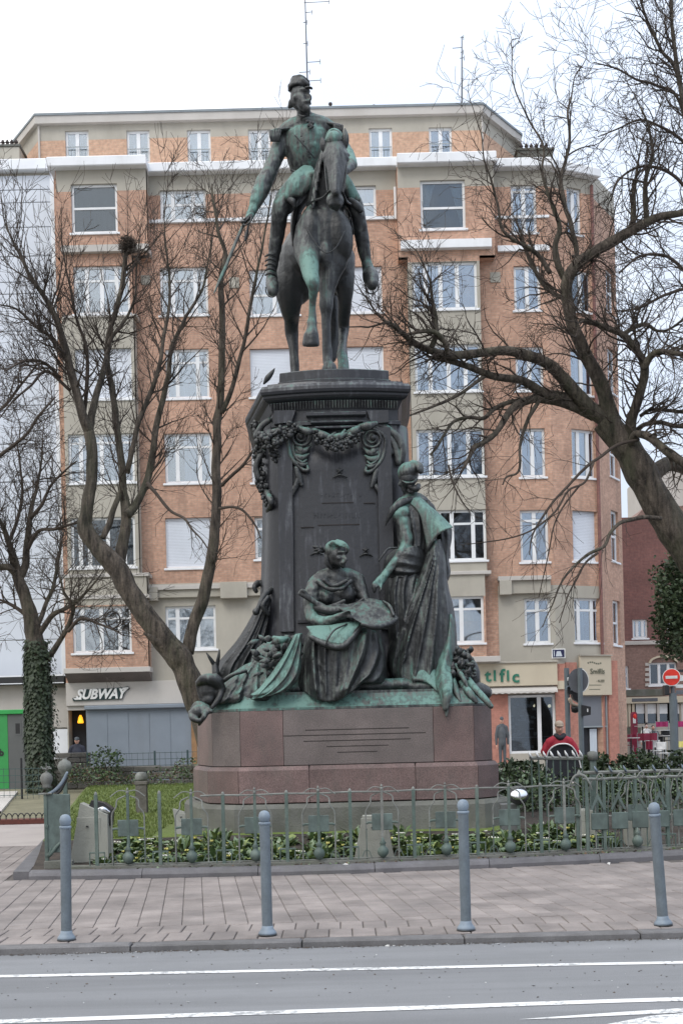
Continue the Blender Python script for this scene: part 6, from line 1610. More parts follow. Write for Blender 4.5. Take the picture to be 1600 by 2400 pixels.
q.limb([J(794, 1446, 19.02, 9), J(808, 1441, 18.96, 10), J(815, 1440, 18.95, 7)], 10, 4, ((0, 1, 0), .6))
for i in range(4): q.limb([J(814, 1436 + i * 3.2, 18.93, 3.1), J(822, 1440 + i * 2.6, 18.88, 2.8), J(824, 1446 + i * 1.8, 18.9, 2.2)], 7, 3)
q.limb([J(806, 1436, 18.92, 3.2), J(816, 1432, 18.86, 2.8), J(822, 1435, 18.86, 2.2)], 7, 3)
q.limb([J(838, 1360, 19.62, 17), J(850, 1395, 19.56, 15), J(858, 1425, 19.45, 13), J(850, 1445, 19.3, 11)], 12, 5)
o = sculpt(q, 'body', M['bronze'], wn, .016, 3, [(V3(760, 1452, 19.1), .32, .42), (V3(730, 1400, 19.5), .3, .12), (V3(795, 1305, 19.4), .2, -.15), (V3(835, 1352, 19.6), .2, .12), (V3(795, 1395, 19.5), .4, -.25)], -.03, .005, 9, .010, (6, 6, 8))
q = MB()
q.ell(W(782, 1290, 19.45), (.15, .175, .155), Matrix.Rotation(.35, 3, 'Y'), 16, 10)
q.limb([J(790, 1268, 19.32, 5), J(806, 1274, 19.24, 5), J(815, 1286, 19.24, 4), J(813, 1296, 19.28, 2.5)], 8, 4)
for i in range(4): q.limb([J(772 + i * 8, 1276 + i * 1, 19.27, 4), J(782 + i * 8, 1270 + i * 2, 19.25, 5), J(790 + i * 7, 1276 + i * 3, 19.22, 3)], 8, 3)
q.limb([J(766, 1306, 19.4, 7), J(768, 1320, 19.42, 8), J(775, 1330, 19.45, 6)], 8, 3)
o = sculpt(q, 'helmet', M['bronze'], wn, .015, 2, [(V3(790, 1276, 19.3), .2, .6)], .1, .004)
q = MB()
for (a, b) in ((733, 1281), (736, 1290), (742, 1296), (748, 1281)): q.limb([J(756, 1292, 19.4, 4.5), J((756 + a) / 2, (1292 + b) / 2 - 3, 19.36, 4.5), J(a, b, 19.36, 2)], 7, 4)
o = q.build('wing_ornament', M['bronze_dark'], wn, True); paint(o, .05)
# bodice scarf
q = MB()
for f_ in (((703, 1392), (720, 1402), (745, 1418), (762, 1424), (785, 1418), (806, 1409)), ((712, 1388), (735, 1408), (758, 1420)), ((758, 1426), (790, 1424), (830, 1418), (850, 1405)), ((760, 1360), (775, 1372), (790, 1372), (810, 1362))):
    q.limb([J(x, y, 19.26, 5.0) for x, y in f_], 9, 5)
q.limb([J(744, 1425, 19.3, 10), J(775, 1432, 19.22, 12), J(815, 1428, 19.22, 12), J(845, 1418, 19.3, 10)], 10, 5)
q.limb([J(702, 1391, 19.28, 5), J(709, 1384, 19.25, 5), J(716, 1390, 19.25, 4)], 8, 3)
o = sculpt(q, 'scarf', M['bronze_dark'], wn, .015, 2, [(V3(740, 1412, 19.2), .2, .2)], -.02, .004)
# dress over the knees
q = MB()
q.limb([J(800, 1455, 19.65, 50), J(800, 1500, 19.65, 70), J(795, 1560, 19.6, 78), J(792, 1610, 19.6, 78)], 20, 6, ((0, 1, 0), .55))
drape([(1478, 1470, 724, 884, 19.6, 19.06), (1500, 1496, 714, 894, 19.6, 18.98), (1545, 1540, 706, 904, 19.6, 18.95), (1585, 1580, 699, 906, 19.6, 18.95), (1608, 1600, 694, 902, 19.6, 18.95)],
    [([(0, .10), (.5, .14), (1, .24)], .13, .15), ([(.05, .28), (.5, .28), (1, .34)], .07, .06), ([(0, .40), (.5, .42), (1, .44)], .08, .05), ([(0, .86), (.35, .76), (.7, .62), (1, .52)], .14, .14), ([(0.05, .62), (.5, .56), (1, .47)], .08, .05), ([(0, .97), (.4, .93), (.75, .80), (1, .66)], .10, .10), ([(.3, .99), (.7, .95), (1, .86)], .07, .06), ([(.5, .04), (1, .10)], .06, .06), ([(.45, .12), (.62, .30)], .06, .03), ([(.6, .14), (.8, .32)], .06, .03)],
    .4, 110, 90, hem=lambda u: 40 * math.sin(math.pi * min(u * 1.35, 1)) ** 1.0, seed=12, pw=.35, q=q)
o = sculpt(q, 'dress', M['bronze'], wn, .0165, 1, [(V3(738, 1560, 19), .35, .10), (V3(720, 1625, 19), .3, .25), (V3(885, 1520, 19.1), .3, -.1), (V3(800, 1640, 19), .3, .12)], -.02, .004, 9)
# open book and a curling map
q = MB()
sheet_px(q, [[(717, 1468, 19.15), (745, 1466, 19.1), (772, 1465, 19.08), (800, 1462, 19.1)], [(725, 1480, 19.0), (750, 1482, 18.95), (778, 1484, 18.92), (795, 1486, 18.92)], [(729, 1491, 18.92), (752, 1500, 18.86), (772, 1506, 18.84), (800, 1511, 18.82)]], .02)
sheet_px(q, [[(770, 1466, 19.06), (800, 1460, 19.02), (825, 1457, 19.0), (848, 1457, 19.02)], [(775, 1486, 18.9), (800, 1482, 18.86), (820, 1476, 18.86), (838, 1470, 18.9)], [(768, 1506, 18.84), (790, 1512, 18.78), (805, 1508, 18.78), (824, 1488, 18.84)]], .02)
o = q.build('open_book', M['bronze_green'], wn, True); paint(o, .38)
q = MB(); q.limb([J(729, 1494, 18.9, 6), J(765, 1512, 18.82, 8), J(800, 1517, 18.8, 9), J(826, 1494, 18.85, 7), J(848, 1463, 19.0, 5)], 10, 6); q.limb([J(812, 1463, 18.95, 2.2), J(785, 1476, 18.8, 2.2), J(770, 1495, 18.74, 2.4), J(763, 1512, 18.74, 2.2)], 7, 5)
o = q.build('book_cover', M['bronze_dark'], wn, True); paint(o, .1)
q = MB()
sheet_px(q, [[(792, 1425, 19.15), (828, 1416, 19.2), (862, 1402, 19.28), (894, 1408, 19.3)], [(812, 1438, 18.98), (845, 1436, 19.02), (878, 1428, 19.1), (912, 1430, 19.1)], [(834, 1453, 18.86), (856, 1465, 18.84), (892, 1466, 18.86), (934, 1448, 19.02)]], .022)
o = q.build('map_sheet', M['bronze'], wn, True); paint(o, -.12)
q = MB(); q.limb([J(850, 1464, 18.8, 5), J(880, 1470, 18.82, 8), J(912, 1462, 18.95, 8), J(930, 1450, 19.02, 3)], 9, 5); q.limb([J(898, 1410, 19.2, 3), J(912, 1420, 19.1, 4), J(922, 1442, 19.0, 4)], 8, 4)
o = q.build('map_curl', M['bronze_dark'], wn, True); paint(o, .1)

# ---------------------------------------------------------------- DRAPED FLAG AT LEFT
v = W(570, 1560, 20.4)
fl = thing('draped_flag_bronze', (v.x, 20.4, ZP), 'dark bronze flag hanging in long folds against the left of the pedestal', 'statue')
q = drape([(1384, 1392, 624, 642, 20.6, 20.4), (1436, 1440, 594, 642, 20.6, 20.2), (1500, 1500, 555, 634, 20.6, 20.0), (1560, 1556, 506, 624, 20.5, 19.9), (1592, 1600, 498, 620, 20.4, 19.85)],
    [([(0, .2), (1, .12)], .10, .10), ([(0, .4), (1, .30)], .10, .12), ([(0, .6), (1, .52)], .10, .12), ([(0, .8), (1, .74)], .10, .10), ([(.3, .95), (1, .92)], .07, .08)], .3, 80, 70, seed=21)
o = sculpt(q, 'flag_cloth', M['bronze_dark'], fl, .02, 1, (), -.36, .004, 6)
q = MB(); q.limb([J(636, 1382, 20.3, 7), J(620, 1396, 20.2, 8), J(606, 1424, 20.1, 6), J(600, 1434, 20.1, 9)], 9, 5); q.limb([J(628, 1400, 20.1, 5), J(616, 1420, 20.05, 6), J(628, 1440, 20.1, 6)], 9, 4)
o = q.build('flag_cord', M['bronze_dark'], fl, True); paint(o, -.15)
q = MB(); q.limb([J(503, 1560, 20.0, 6), J(492, 1543, 19.95, 4), J(484, 1531, 19.95, 1.5)], 8, 4); q.limb([J(508, 1562, 20.0, 5), J(512, 1540, 19.95, 4), J(514, 1524, 19.95, 1.5)], 8, 4); q.limb([J(504, 1560, 20.0, 8), J(506, 1580, 19.95, 9)], 8, 3)
o = q.build('spear_point', M['bronze_dark'], fl, True); paint(o, -.3)

# ---------------------------------------------------------------- TROPHY OF ARMS AT LEFT
v = W(560, 1620, 19.4)
tl = thing('bronze_trophy', (v.x, 19.4, ZP), 'heap of bronze leaves, helmet and green cloth at the left corner', 'statue')
q = MB()
q.limb([J(466, 1600, 19.35, 8), J(478, 1592, 19.25, 12), J(502, 1594, 19.25, 14), J(516, 1608, 19.3, 12), J(522, 1628, 19.35, 8)], 12, 6)
q.limb([J(464, 1606, 19.4, 6), J(470, 1635, 19.4, 5), J(482, 1655, 19.35, 5)], 10, 5); q.limb([J(520, 1612, 19.3, 8), J(514, 1636, 19.25, 8), J(496, 1660, 19.2, 5)], 10, 5)
q.ell(W(494, 1618, 19.45), (.20, .19, .22)); q.ell(W(492, 1640, 19.4), (.12, .14, .12)); q.limb([J(497, 1590, 19.3, 4), J(505, 1582, 19.25, 5), J(520, 1594, 19.25, 4)], 8, 4); q.limb([J(472, 1590, 19.3, 3), J(486, 1587, 19.25, 4), J(492, 1596, 19.25, 3)], 8, 3)
o = sculpt(q, 'helmet', M['bronze_dark'], tl, .017, 2, [(V3(490, 1592, 19.2), .2, .25)], -.1, .006)
q = MB()
q.limb([J(450, 1664, 19.3, 6), J(463, 1652, 19.25, 9), J(478, 1655, 19.2, 7), J(494, 1668, 19.1, 6)], 10, 5); q.limb([J(446, 1670, 19.2, 6), J(452, 1684, 19.1, 8), J(466, 1690, 19.05, 6)], 10, 5)
q.ell(W(464, 1670, 19.2), (.12, .13, .11)); q.ell(W(480, 1664, 19.2), (.10, .10, .09)); q.limb([J(488, 1660, 19.2, 6), J(478, 1680, 19.05, 7), J(466, 1700, 19.1, 3)], 9, 4)
o = sculpt(q, 'shell_mask', M['bronze'], tl, .015, 2, [(V3(458, 1650, 19.2), .1, .2)], -.15, .006)
q = drape([(1558, 1530, 572, 650, 19.75, 19.5), (1585, 1562, 536, 668, 19.7, 19.34), (1610, 1596, 512, 684, 19.6, 19.22), (1634, 1624, 500, 694, 19.5, 19.15), (1650, 1640, 498, 700, 19.4, 19.15)],
    [([(0, .1), (.5, .22), (1, .12)], .12, .09), ([(0, .35), (1, .30)], .09, .10), ([(.1, .5), (1, .55)], .12, .08), ([(0, .7), (1, .62)], .10, .10), ([(.2, .9), (1, .8)], .10, .06), ([(.5, .42), (.8, .2)], .08, .06)], .3, 80, 60, wr=.035, seed=41)
q.limb([J(596, 1535, 19.35, 5), J(620, 1545, 19.3, 5), J(640, 1552, 19.3, 4)], 8, 4); q.limb([J(520, 1600, 19.3, 5), J(545, 1582, 19.2, 6), J(575, 1572, 19.25, 5)], 9, 4)
o = sculpt(q, 'crumpled_cloth', M['bronze'], tl, .018, 1, [(V3(590, 1590, 19.3), .3, .2)], -.02, .006)
q = MB()
def leaf(q, px, py, Y, L_, ang, wd, droop=.06):
    c = W(px, py, Y); d = Vector((math.cos(ang), -.15, math.sin(ang))); n = Vector((-math.sin(ang), 0, math.cos(ang))); k = Y / 3000
    V = []
    for t, w_ in ((0, .1), (.25, .8), (.5, 1), (.75, .7), (1, .05)):
        b = c + d * (L_ * k * t) + Vector((0, -droop * math.sin(t * math.pi), 0))
        V += [tuple(b + n * wd * k * w_), tuple(b + Vector((0, -.018, 0))), tuple(b - n * wd * k * w_)]
    F = []
    for i in range(4): F += [(3 * i, 3 * i + 1, 3 * i + 4, 3 * i + 3), (3 * i + 1, 3 * i + 2, 3 * i + 5, 3 * i + 4)]
    q.add(V, F)
for i in range(46): leaf(q, rr.uniform(606, 690), rr.uniform(1498, 1592), rr.uniform(19.15, 19.5), rr.uniform(18, 34), rr.uniform(-.6, 3.6), rr.uniform(5, 9))
q.limb([J(642, 1496, 19.2, 6), J(656, 1500, 19.1, 9), J(670, 1498, 19.15, 7)], 9, 4); q.limb([J(644, 1540, 19.1, 6), J(655, 1534, 19.05, 6)], 8, 3)
q.ell(W(640, 1570, 19.6), (.36, .2, .45)); q.ell(W(660, 1620, 19.6), (.55, .25, .2))
o = q.build('leaf_cluster', M['bronze'], tl, True); paint(o, .02, [(V3(660, 1500, 19.1), .15, .6)])
q = MB()
sheet_px(q, [[(690, 1488, 19.1), (698, 1490, 19.05), (706, 1486, 19.1)], [(668, 1530, 19.05), (682, 1535, 18.98), (704, 1530, 19.05)], [(640, 1580, 18.98), (665, 1588, 18.9), (700, 1575, 19.0)], [(602, 1618, 18.92), (630, 1622, 18.86), (672, 1618, 18.95)], [(586, 1628, 18.92), (596, 1632, 18.9), (640, 1630, 18.92)]], .03)
drape([(1486, 1484, 692, 708, 19.15, 19.05), (1530, 1530, 668, 706, 19.1, 18.98), (1580, 1580, 634, 702, 19.05, 18.92), (1615, 1612, 606, 680, 19.0, 18.9), (1640, 1628, 588, 645, 18.98, 18.9)], [([(0, .3), (1, .12)], .2, .06), ([(0, .7), (1, .45)], .2, .06), ([(.1, .95), (1, .8)], .15, .05)], .1, 40, 60, seed=31, q=q)
o = q.build('hanging_cloth', M['bronze_green'], tl, True); paint(o, .32)
# ---------------------------------------------------------------- TROPHY AT RIGHT
v = W(1095, 1620, 19.5)
tr_ = thing('bronze_trophy', (v.x, 19.5, ZP), 'bronze laurel branch and cannon muzzle jutting over the right corner', 'statue')
q = MB(); 
for i in range(60): leaf(q, rr.uniform(1055, 1102), rr.uniform(1528, 1600), rr.uniform(19.3, 19.7), rr.uniform(16, 30), rr.uniform(-1.2, 1.8), rr.uniform(4, 7))
for i in range(16): q.ell(W(1085 + rr.uniform(-15, 26), 1566 + rr.uniform(-14, 14), 19.4), (.035, .035, .035), None, 7, 5)
q.ell(W(1080, 1585, 19.8), (.3, .3, .35)); q.ell(W(1090, 1625, 19.8), (.42, .3, .2))
o = q.build('laurel_branch', M['bronze_dark'], tr_, True); paint(o, .0, [(V3(1110, 1560, 19.4), .25, .4)])
q = MB(); q.limb([J(1070, 1568, 19.6, 10), J(1082, 1578, 19.5, 10), J(1110, 1612, 19.2, 9), J(1135, 1638, 19.0, 8), J(1150, 1656, 18.95, 6)], 12, 5)
o = q.build('cannon_barrel', M['bronze_green'], tr_, True); paint(o, .25)
q = MB(); q.limb([J(1062, 1590, 19.3, 5), J(1068, 1620, 19.15, 8), J(1078, 1644, 19.05, 3)], 9, 5, ((0, 1, 0), .5)); q.limb([J(1080, 1600, 19.3, 6), J(1100, 1625, 19.1, 10), J(1115, 1645, 19.05, 5)], 9, 5, ((0, 1, 0), .5)); q.limb([J(1068, 1560, 19.4, 5), J(1085, 1590, 19.2, 6), J(1095, 1612, 19.15, 3)], 9, 4)
o = q.build('broad_leaf', M['bronze_green'], tr_, True); paint(o, .15)
# low rocky ground of the figures
q = MB()
for (a, b, c) in ((700, 1618, .2), (860, 1610, .22), (900, 1608, .2), (1000, 1612, .25), (620, 1625, .2), (940, 1606, .2), (820, 1620, .2)): q.ell(W(a, b, 19.5), (c * 1.6, c, c * .55), None, 12, 7)
o = sculpt(q, 'figure_ground', M['bronze'], ped, .03, 2, (), .08, .02, 5)
# ================================================================ BOLLARDS
def bollard(px0, py0, px1, py1, label):
    b = W(px1, py1, 0.0 + 11.07); base = Vector((b.x, 11.07 + 0, 0.0)); topv = W(px0, py0, 11.07)
    t = thing('bollard', base, label, 'bollard', 'grey blue bollards along the kerb')
    lean = Vector((topv.x - base.x, 0, topv.z)).normalized(); H = (topv - base).length
    Rm = Vector((0, 0, 1)).rotation_difference(lean).to_matrix()
    def pt(q, nm, mt, sm=True):
        q.v = [tuple(base + Rm @ Vector(p)) for p in q.v]; return q.build(nm, mt, t, sm)
    q = MB(); q.lathe([(.040, .069), (.046, .07), (.046, .075), (.046, .3), (.046, H - .13), (.046, H - .125), (.04, H - .124)], n=24); o = pt(q, 'post', M['bollard'])
    q = MB(); q.lathe([(.046, H - .125), (.052, H - .12), (.052, H - .104), (.046, H - .10)], n=24); pt(q, 'collar', M['bollard_base'])
    q = MB(); q.lathe([(.030, H - .104), (.044, H - .09), (.0505, H - .06), (.050, H - .045), (.042, H - .02), (.026, H - .005), (.004, H)], n=24); pt(q, 'ball_cap', M['bollard_base'])
    q = MB(); q.lathe([(.078, .012), (.078, .026), (.066, .042), (.052, .062), (.048, .085)], n=24); pt(q, 'foot_flange', M['bollard_base'])
    q = MB(); q.lathe([(.081, .0), (.081, .012)], n=24); pt(q, 'rubber_ring', M['black'])
bollard(153, 1909, 156, 2207, 'leftmost grey blue bollard with a ball top, in front of the green corner pier')
bollard(619, 1900, 627, 2193, 'second bollard from the left, below the granite base centre left')
bollard(1084, 1874, 1092, 2181, 'third bollard from the left, below the right end of the granite base')
bollard(1531, 1881, 1554, 2171, 'rightmost bollard, leaning clearly to the left')
bollard(2020, 1860, 2027, 2160, 'bollard farther right along the kerb')

# ================================================================ GARDEN RAILING
rail = thing('garden_railing', (0, 16.2, 0.1), 'pale green iron garden railing with curled stems and plates round the monument', 'railing')
FD = 0.30                                  # fence stands behind the kerb front
def fy(x): return kerbY(x) + FD
def fx(px, py=1900):
    y = 16.2
    for _ in range(4): v = W(px, py, y); y = fy(v.x)
    return v.x
def fz(px, py):
    x = fx(px, py); return W(px, py, fy(x)).z
ZT = 0.99; ZB = 0.11
ST = M['iron_green']; PL = M['iron_pale']
# stone edging under the railing
q = MB(); G = []
xs_ = np.linspace(fx(150), fx(1700), 60)
for x in xs_: G.append([(x, fy(x) - .07, .08), (x, fy(x) - .07, .135), (x, fy(x) + .08, .14), (x, fy(x) + .08, .08)])
V = [p for r_ in G for p in r_]; F = []
for i in range(len(G) - 1):
    for j in range(3): F.append((i * 4 + j, (i + 1) * 4 + j, (i + 1) * 4 + j + 1, i * 4 + j + 1))
q.add(V, F); q.build('stone_edging', M['footing'], rail)
xb0, xb1 = fx(225), fx(1353)
# top rail
def railline(xa, xb, z, r_=.011, z2=None):
    n = 40; return [(lerp(xa, xb, i / n), fy(lerp(xa, xb, i / n)), lerp(z, z2 if z2 is not None else z, i / n) + .004 * math.sin(i * .9)) for i in range(n + 1)]
q = MB(); q.tube(railline(fx(470), xb1, ZT), .012, 6); q.build('top_rail', PL, rail)
q = MB(); q.tube(railline(fx(1366), fx(1700), 1.06), .018, 6); q.build('top_rail', PL, rail)
q = MB(); q.tube(railline(xb0, fx(1700), .155), .008, 6); q.build('bottom_rail', PL, rail)
post_px = [225 + 74.4 * k for k in range(20)]
def post(x, kind, zt):
    y = fy(x)
    q = MB()
    w_ = .017 if kind == 'A' else .021
    q.box(x - w_, x + w_, y - w_, y + w_, ZB + (.04 if kind == 'A' else 0.0), zt, .003)
    q.build('post', ST if kind == 'B' else PL if rnd.random() < .4 else ST, rail)
    if kind == 'A':
        q = MB(); q.box(x - .13, x + .13, y - .012, y + .004, .62 - .12, .62 + .09, .006); q.build('plate', M['plaque'], rail)
        q = MB(); q.lathe([(.012, 0), (.02, .012), (.02, .03), (.010, .045), (.016, .06), (.004, .085)], (x, y, zt), 10); q.build('finial', PL, rail)
        for s_ in (-1, 1):
            q = MB(); q.tube([Vector((x + s_ * a, y + b, z)) for a, b, z in [tuple(p) for p in catmull([(.03, 0, zt - .02), (.13, .0, zt - .07), (.145, -.02, zt - .16), (.20, 0, zt - .25), (.205, 0, .62), (.205, 0, ZB + .03)], 5)]], .0095, 6); q.build('curled_stem', PL, rail)
            q = MB(); q.tube([(x + s_ * .12, y, .60), (x + s_ * .17, y, .60), (x + s_ * .20, y, .59)], .016, 6); q.build('plate_lug', ST, rail)
            q = MB(); q.tube([Vector(p) for p in catmull([(x + s_ * .22, y, zt - .03), (x + s_ * .11, y, zt + .045), (x, y, zt + .035)], 5)], .007, 6); q.build('cresting_scroll', PL, rail)
    else:
        q = MB(); q.box(x - .10, x + .10, y - .014, y + .014, ZB + .18, ZB + .2, .003); q.box(x - .10, x - .088, y - .01, y + .01, ZB + .03, ZB + .18); q.box(x + .088, x + .10, y - .01, y + .01, ZB + .03, ZB + .18); q.build('foot_bracket', ST, rail)
        q = MB(); q.lathe([(.022, 0), (.02, .02), (.004, .04)], (x, y, zt), 8); q.build('finial', PL, rail)
for k, px in enumerate(post_px):
    if abs(px - 1353) < 22: px = 1322
    x = fx(px); zt = 1.0 if px > 460 else fz(px, 1868 - 0.02 * px) if px < 440 else 1.0
    if px > 1366: zt = 1.04
    post(x, 'B' if k % 2 == 0 else 'A', zt)
    if k % 2 == 1:
        # a green glass-like iron ball on a little bracket in front of each plate post
        y = fy(x) - .05
        q = MB(); q.lathe([(.012, -.09), (.03, -.075), (.064, -.04), (.072, 0), (.062, .035), (.035, .06), (.03, .085), (.045, .10), (.018, .14), (.012, .17)], (x, y, ZB + .13), 14); q.build('ball_ornament', ST, rail, True)
for k in range(19):
    px = post_px[k] + 37.2
    x = fx(px); y = fy(x)
    q = MB(); q.tube([(x, y + .01, ZB), (x, y + .01, .50), (x, y + .01, .52)], [.006, .006, .012], 6); q.tube([(x - .06, y, .165), (x - .03, y, .24), (x, y, .26), (x + .03, y, .24), (x + .06, y, .165)], .006, 6); q.build('low_scroll', ST, rail)
# denser ironwork right of the corner post
for px in np.arange(1380, 1640, 15.0):
    x = fx(px); y = fy(x) + rnd.uniform(.0, .03)
    q = MB(); q.tube([(x, y, ZB), (x, y, .72), (x + rnd.uniform(-.03, .03), y, .86), (x + rnd.uniform(-.05, .05), y, 1.05)], .009, 6); q.build('baluster', ST if rnd.random() < .6 else PL, rail)
for px in np.arange(1400, 1640, 48.0):
    x = fx(px); y = fy(x)
    q = MB(); q.prismy([(x - .10, .66), (x + .0, .88), (x + .10, .66), (x + .07, .66), (x, .80), (x - .07, .66)], y - .03, y + .0); q.build('pointed_plate', M['plaque'], rail)
    q = MB(); q.box(x - .09, x + .12, y - .03, y - .01, .40, .62, .01); q.build('plate', M['plaque'], rail)
    q = MB(); q.tube([Vector(p) for p in catmull([(x - .02, y - .02, 1.06), (x + .03, y - .03, 1.13), (x + .07, y - .03, 1.11), (x + .05, y - .02, 1.06)], 5)], .010, 6); q.build('cresting_scroll', PL, rail)
# corner post with wing scrolls (at right)
x = fx(1353); y = fy(x)
q = MB(); q.box(x - .022, x + .022, y - .022, y + .022, ZB, 1.08, .004); q.box(x + .10, x + .14, y - .02, y + .02, ZB, 1.06, .004); q.build('post', ST, rail)
for s_ in (-1, 1):
    q = MB(); q.tube([Vector(p) for p in catmull([(x + .03, y - .02, 1.13), (x + .03 + s_ * .07, y - .04, 1.10), (x + .03 + s_ * .13, y - .04, 1.0), (x + .03 + s_ * .16, y - .02, .92)], 6)], [.02, .02, .019, .018, .017, .017, .016, .016, .015, .014, .013, .012, .011, .01, .009, .008, .007, .006, .005][:19], 7); q.build('wing_scroll', PL, rail)
q = MB(); q.lathe([(.03, 0), (.035, .03), (.02, .06), (.005, .09)], (x + .03, y, 1.1), 10); q.build('finial', PL, rail)

# green corner pier at left with ball finial and swept rail
x = fx(128, 1900); y = fy(x) + .12
pier = thing('railing_pier', (x, y, 0.1), 'green iron corner pier with swept top rail at the left end of the garden railing', 'pier')
xa, xb = W(106, 1900, y).x, W(166, 1900, y).x
zt_ = W(130, 1862, y).z
q = MB(); q.box(xa + .03, xb - .01, y - .02, y + .02, .30, zt_, .008); q.build('panel', M['plaque'], pier)
q = MB(); q.box(xa - .01, xa + .03, y - .035, y + .035, .12, zt_ + .02, .005); q.box(xa + .0, xa + .04, y - .045, y + .045, .25, .29, .004); q.box(xa + .0, xa + .04, y - .045, y + .045, .62, .66, .004); q.build('side_post', ST, pier)
q = MB(); q.box(xa - .02, xb + .01, y - .06, y + .06, .06, .20, .01); q.build('stone_foot', M['footing'], pier)
q = MB(); q.box(xa - .07, xa + .10, y - .06, y + .06, zt_ + .0, zt_ + .02, .004); q.build('cap_plate', PL, pier)
q = MB(); pts = [J(112, 1862, y, 3), J(130, 1852, y, 4.2), J(146, 1834, y - .02, 4.2), J(157, 1812, y - .05, 3.2)]; q.limb(pts, 10, 6); q.build('swept_rail', M['bollard_base'], pier, True)
q = MB(); q.limb([J(116, 1868, y, 2.5), J(138, 1858, y, 3), J(152, 1836, y - .02, 2.6), J(159, 1822, y - .04, 1.8)], 8, 6); q.build('swept_rail', M['black'], pier, True)
c = W(109, 1826, y)
q = MB(); q.lathe([(.045, -.12), (.055, -.10), (.05, -.085), (.06, -.06), (.079, -.02), (.079, .025), (.06, .06), (.03, .08), (.015, .085), (.012, .11)], (c.x, y, c.z), 18); q.build('ball_finial', M['iron_pale'], pier, True)
q = MB()
for a in range(6):
    an = a * math.pi / 3; q.limb([(c.x, y, c.z + .10, .008), (c.x + .035 * math.cos(an), y + .03 * math.sin(an), c.z + .13, .008), (c.x + .06 * math.cos(an), y + .05 * math.sin(an), c.z + .13 + .02 * (a % 2), .012)], 6, 3)
q.limb([(c.x, y, c.z + .09, .008), (c.x, y, c.z + .2, .005)], 6, 3)
q.build('flower_ornament', PL, pier, True)
q = MB(); q.limb([J(120, 1990, y - .05, 2), J(114, 2008, y - .05, 4), J(130, 1988, y - .04, 4.5), J(142, 1975, y - .03, 3)], 8, 4); q.build('curl', ST, pier, True)
c = W(152, 1797, y + 3.5)
o = MB(); o.lathe([(.03, -.16), (.05, -.13), (.10, -.06), (.115, 0), (.09, .07), (.04, .1), (.03, .12)], (c.x, y + 3.5, c.z), 14); q = MB(); 
fin = thing('ball_post', (c.x, y + 3.5, gz(c.x, y + 3.5)), 'dark iron post topped by a knobbly ball behind the corner pier', 'post')
o.build('ball', M['iron_pale'], fin, True); q.box(c.x - .03, c.x + .03, y + 3.47, y + 3.53, gz(c.x, y + 3.5) - .05, c.z - .14); q.build('shaft', ST, fin)
# domed post behind the left lawn
Yd = 24.0; c = W(331, 1822, Yd)
dp = thing('domed_post', (c.x, Yd, gz(c.x, Yd)), 'stone post with a green domed cap standing on the lawn at left', 'post')
q = MB(); q.lathe([(.115, -.03), (.12, 0), (.115, .06), (.085, .11), (.03, .13)], (c.x, Yd, c.z - .03), 16); q.build('domed_cap', M['iron_pale'], dp, True)
q = MB(); q.box(c.x - .10, c.x + .10, Yd - .1, Yd + .1, gz(c.x, Yd) - .05, c.z - .14, .01); q.box(c.x - .12, c.x + .12, Yd - .12, Yd + .12, c.z - .14, c.z - .07, .01); q.build('shaft', M['stone'], dp)
Yd = 21.0; c = W(1388, 1772, Yd)
dp = thing('domed_post', (c.x, Yd, 0.1), 'domed green iron post behind the right hand railing', 'post')
q = MB(); q.lathe([(.085, -.09), (.09, 0), (.08, .04), (.03, .06)], (c.x, Yd, c.z + .02), 14); q.build('domed_cap', M['iron_pale'], dp, True)
q = MB(); q.box(c.x - .05, c.x + .05, Yd - .05, Yd + .05, .05, c.z - .06); q.build('shaft', ST, dp)

# ================================================================ LIGHT HOUSINGS AND FLOODLIGHTS
def housing(px0, px1, pxt0, pxt1, pyt, pyb, Y, label, d=.28, slant=0):
    a, b = W(px0, pyb, Y), W(px1, pyb, Y); c, e = W(pxt0, pyt, Y), W(pxt1, pyt, Y); zb = min(a.z, b.z)
    t = thing('light_housing', ((a.x + b.x) / 2, Y, zb), label, 'light housing')
    q = MB(); lo = [(a.x, Y), (b.x, Y), (b.x, Y + d), (a.x, Y + d)]; hi = [(c.x, Y + .03), (e.x, Y + .03), (e.x, Y + d), (c.x, Y + d)]
    q.prism(lo, zb - .06, c.z, hi)
    if slant: q.v[4] = (q.v[4][0], q.v[4][1], q.v[4][2] + slant); q.v[7] = (q.v[7][0], q.v[7][1], q.v[7][2] + slant)
    q.build('body', M['concrete'], t)
    q = MB(); m_ = .2; q.box(lerp(a.x, b.x, m_), lerp(a.x, b.x, 1 - m_), Y - .006 + .02, Y + .04, lerp(zb, c.z, .45), lerp(zb, c.z, .95), .004); q.build('front_hatch', M['concrete'], t)
    q = MB(); xm = (a.x + b.x) / 2; q.box(xm - .03, xm + .0, Y - .0, Y + .03, lerp(zb, c.z, .72), lerp(zb, c.z, .75)); q.build('latch', M['black'], t)
    return t
housing(828, 926, 850, 906, 1914, 2016, 16.45, 'pale concrete light housing standing in the flower bed at centre')
housing(163, 254, 187, 250, 1912, 2010, 16.75, 'pale concrete light housing beside the black floodlight at left', slant=.16)
housing(1470, 1532, 1472, 1524, 1896, 1975, 17.3, 'pale concrete light housing behind the leaning bollard at right', slant=-.06)
housing(1352, 1400, 1357, 1385, 1898, 1950, 17.6, 'small pale concrete housing right of the railing corner post', d=.2)
housing(414, 440, 404, 430, 1905, 1945, 18.2, 'small tilted concrete block left of the granite base', d=.15, slant=.05)
c = W(236, 1905, 17.0); fl_ = thing('floodlight', (c.x, 17.0, .25), 'black floodlight with a bright reflector on the concrete housing at left', 'floodlight')
q = MB(); V = [(-.17, .0), (-.10, .17), (.06, .13), (.17, .05), (.15, -.17), (-.0, -.12)]
